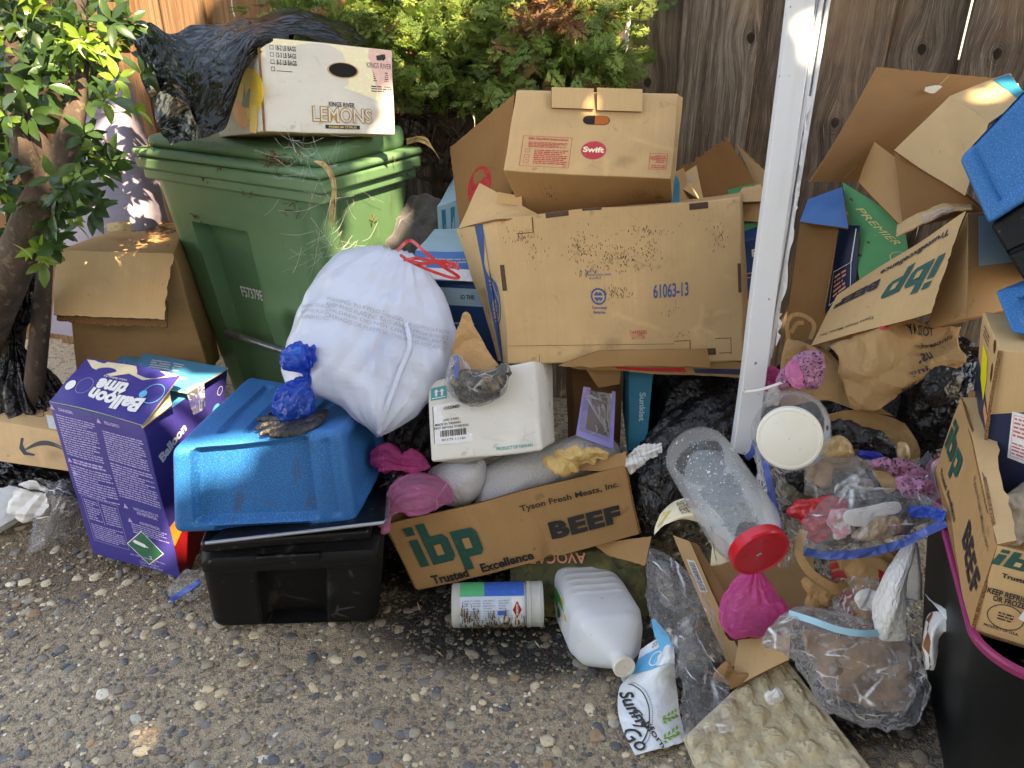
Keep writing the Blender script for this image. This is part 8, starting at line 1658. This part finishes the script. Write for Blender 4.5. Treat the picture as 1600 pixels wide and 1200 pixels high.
mb = MB(); ribbon(mb, [W(1232, 958, 1.585), W(1270, 970, 1.54), (W(1310, 984, 1.52)), W(1350, 990, 1.515), W(1375, 988, 1.53)], .013, ray(1300, 980), 12, 0, .0015); mb.build('blue_edge', [mat('pale_blue_strip', srgb(150, 200, 216), .4)], T_)
puffit('brown_contents', 'brown carton scraps inside the large clear bag', 'cardboard scraps', [(1250, 985), (1330, 990), (1410, 1000), (1430, 1060), (1420, 1110), (1350, 1110), (1290, 1080)], mat('brown_scrap', srgb(186, 152, 122), .8, layers=[('noise', 9, ONE, .5, .62, srgb(120, 96, 80), .8), ('noise', 30, ONE, .55, .62, srgb(214, 206, 196), .6)], bumps=[('ridge', 8, ONE, .6, .01)]), t=1.62, ay=-.25, thick=.012, amp=.03, sc=8, kf=4, seed=4, nr=50, na=160)
mb = MB(); ribbon(mb, [W(1440, 1072, 1.50), W(1434, 1100, 1.49), W(1424, 1132, 1.485)], .014, ray(1440, 1100), 8, 0, .002); tag(mb.build('black_strip', [M['glove']]), 'black strip at the right end of the large clear bag', 'strip')
# egg tray
T_ = thing('egg_tray', 'stained grey-tan pulp egg tray lying at the bottom of the picture', 'egg tray', Z(1200, 1150, 0))
ea, eb, ec, ed = Z(1066, 1160, .01), Z(1120, 1290, .012), Z(1372, 1225, .03), W(1214, 1020, 1.625)
ed = Z(1214, 1020, .09); ex_ = ec-ed; 
S0 = quadS(ea, eb, ec, ed, nz=.002); n1, n2 = 240, 180
def eggS(u, v):
    h = 0; a1, a2 = S0.size
    base = S0(u, v); x = np.asarray(u)*5.0; y = np.asarray(v)*6.0
    fx, fy = (x % 1)-.5, (y % 1)-.5; par = (np.floor(x)+np.floor(y)) % 2
    r_ = np.sqrt(fx**2+fy**2); k = wob(base, 26, 4, 5); pk = np.clip(1-(r_*2.3)**1.1*(1+.35*k), 0, 1); pk = pk**.8*.021*(1+.15*wob(base, 8, 9)); pk = np.minimum(pk, .013+.003*wob(base, 55, 2, 4))
    rib = .002*k*np.clip(1-r_*1.6, 0, 1)
    ed_ = np.minimum(np.minimum(np.asarray(u), 1-np.asarray(u)), np.minimum(np.asarray(v), 1-np.asarray(v))); m = np.clip((ed_-.02)/.04, 0, 1)
    h = pk*m+rib*1.8+.0012*wob(base, 60, 3, 4); n = S0.n if S0.n[2] > 0 else -S0.n
    return base+n*h[..., None]+V3(0, 0, .012)
U, Vv = np.meshgrid(np.linspace(0, 1, n1), np.linspace(0, 1, n2), indexing='ij'); mb = MB(); lc = np.stack([U*S0.size[0], Vv*S0.size[1], 0*U], -1); sheet(mb, eggS(U, Vv), lc, .005, (0, 0, 0)); mb.build('tray', [M['egg']], T_, angle=180)
puffit('paper_wad', 'small white wad on the pulp egg tray', 'paper wad', [(1200, 1080), (1216, 1076), (1224, 1086), (1218, 1098), (1202, 1098), (1194, 1090)], M['whitepaper'], t=1.56, thick=.012, amp=.008, sc=40, seed=4)

# small scraps worked into the right heap
puffit('wrapper_scrap', 'crumpled grey-white foil wrapper above the zip bag label', 'wrapper', [(1300, 770), (1322, 752), (1350, 750), (1362, 764), (1340, 778), (1316, 782)], mat('foil', srgb(190, 194, 200), .3, metal=.6, bumps=[('ridge', 30, ONE, .6, .004)]), t=1.615, thick=.012, amp=.018, sc=30, kf=4, seed=3)
puffit('wrapper_scrap', 'small pink and white crumpled wrapper between red wrapper and food scraps', 'wrapper', [(1290, 812), (1312, 796), (1330, 806), (1328, 832), (1304, 842)], mat('pink_white', srgb(224, 160, 168), .5, layers=[('noise', 50, ONE, .48, .54, srgb(236, 228, 226), .9)], bumps=[('ridge', 30, ONE, .6, .004)]), t=1.575, thick=.010, amp=.014, sc=30, kf=4, seed=5)
puffit('paper_scrap', 'torn brown paper scrap tucked under the white-lidded jar', 'paper scrap', [(1262, 722), (1290, 716), (1300, 736), (1286, 756), (1262, 748)], M['bagpaper'], t=1.67, thick=.006, amp=.016, sc=20, kf=4, seed=7)
puffit('tissue_scrap', 'dirty white tissue between the clear jar and the pink spotted bag', 'tissue', [(1196, 612), (1214, 604), (1226, 618), (1214, 634), (1198, 632)], M['whitepaper'], t=1.77, thick=.008, amp=.012, sc=30, kf=4, seed=8)
puffit('paper_scrap', 'crumpled brown paper ball below the tan paper strap', 'paper scrap', [(1262, 912), (1288, 904), (1304, 922), (1296, 946), (1268, 944)], M['bagpaper'], t=1.63, thick=.015, amp=.020, sc=24, kf=4, seed=9)
puffit('card_scrap', 'torn dark cardboard scrap on the ground behind the pulp tray', 'cardboard scrap', [(1116, 1058), (1136, 1036), (1150, 1052), (1170, 1056), (1146, 1074), (1128, 1066)], M['kraft_d'], t=1.66, thick=.005, amp=.012, sc=20, kf=3, seed=10)
puffit('paper_scrap', 'creased white receipt-like paper scrap beside the hanging towel', 'paper scrap', [(1340, 930), (1358, 918), (1372, 930), (1368, 952), (1346, 954)], M['whitepaper'], t=1.58, thick=.004, amp=.012, sc=24, kf=4, seed=11)
mb = drape([[W(1296, 905, 1.64), W(1300, 940, 1.62), W(1306, 970, 1.61)], [W(1345, 900, 1.60), W(1348, 938, 1.585), W(1350, 975, 1.58)], [W(1392, 905, 1.60), W(1390, 940, 1.59), W(1384, 968, 1.59)]], 60, 50, .018, 16, 41)
tag(mb.build('clear_scrap', [M['filmcreased']], angle=180), 'shred of clear film over the red-print paper bag', 'plastic film')
mb = drape([[W(1420, 720, 1.68), W(1436, 716, 1.67), W(1452, 706, 1.68)], [W(1430, 750, 1.63), W(1446, 742, 1.62), W(1460, 730, 1.64)], [W(1444, 790, 1.54), W(1464, 780, 1.55), W(1478, 770, 1.56)]], 50, 40, .014, 16, 43)
tag(mb.build('clear_scrap', [M['filmcreased']], angle=180), 'clear film sticking out beside the tall beef box', 'plastic film')
mb = drape([[W(1046, 880, 1.86), W(1052, 920, 1.82), W(1060, 960, 1.80)], [W(1020, 870, 1.88), W(1024, 900, 1.84), W(1030, 940, 1.82)]], 40, 40, .012, 16, 44)
tag(mb.build('clear_scrap', [M['film2']], angle=180), 'thin clear film between avocado carton and barcode carton', 'plastic film')
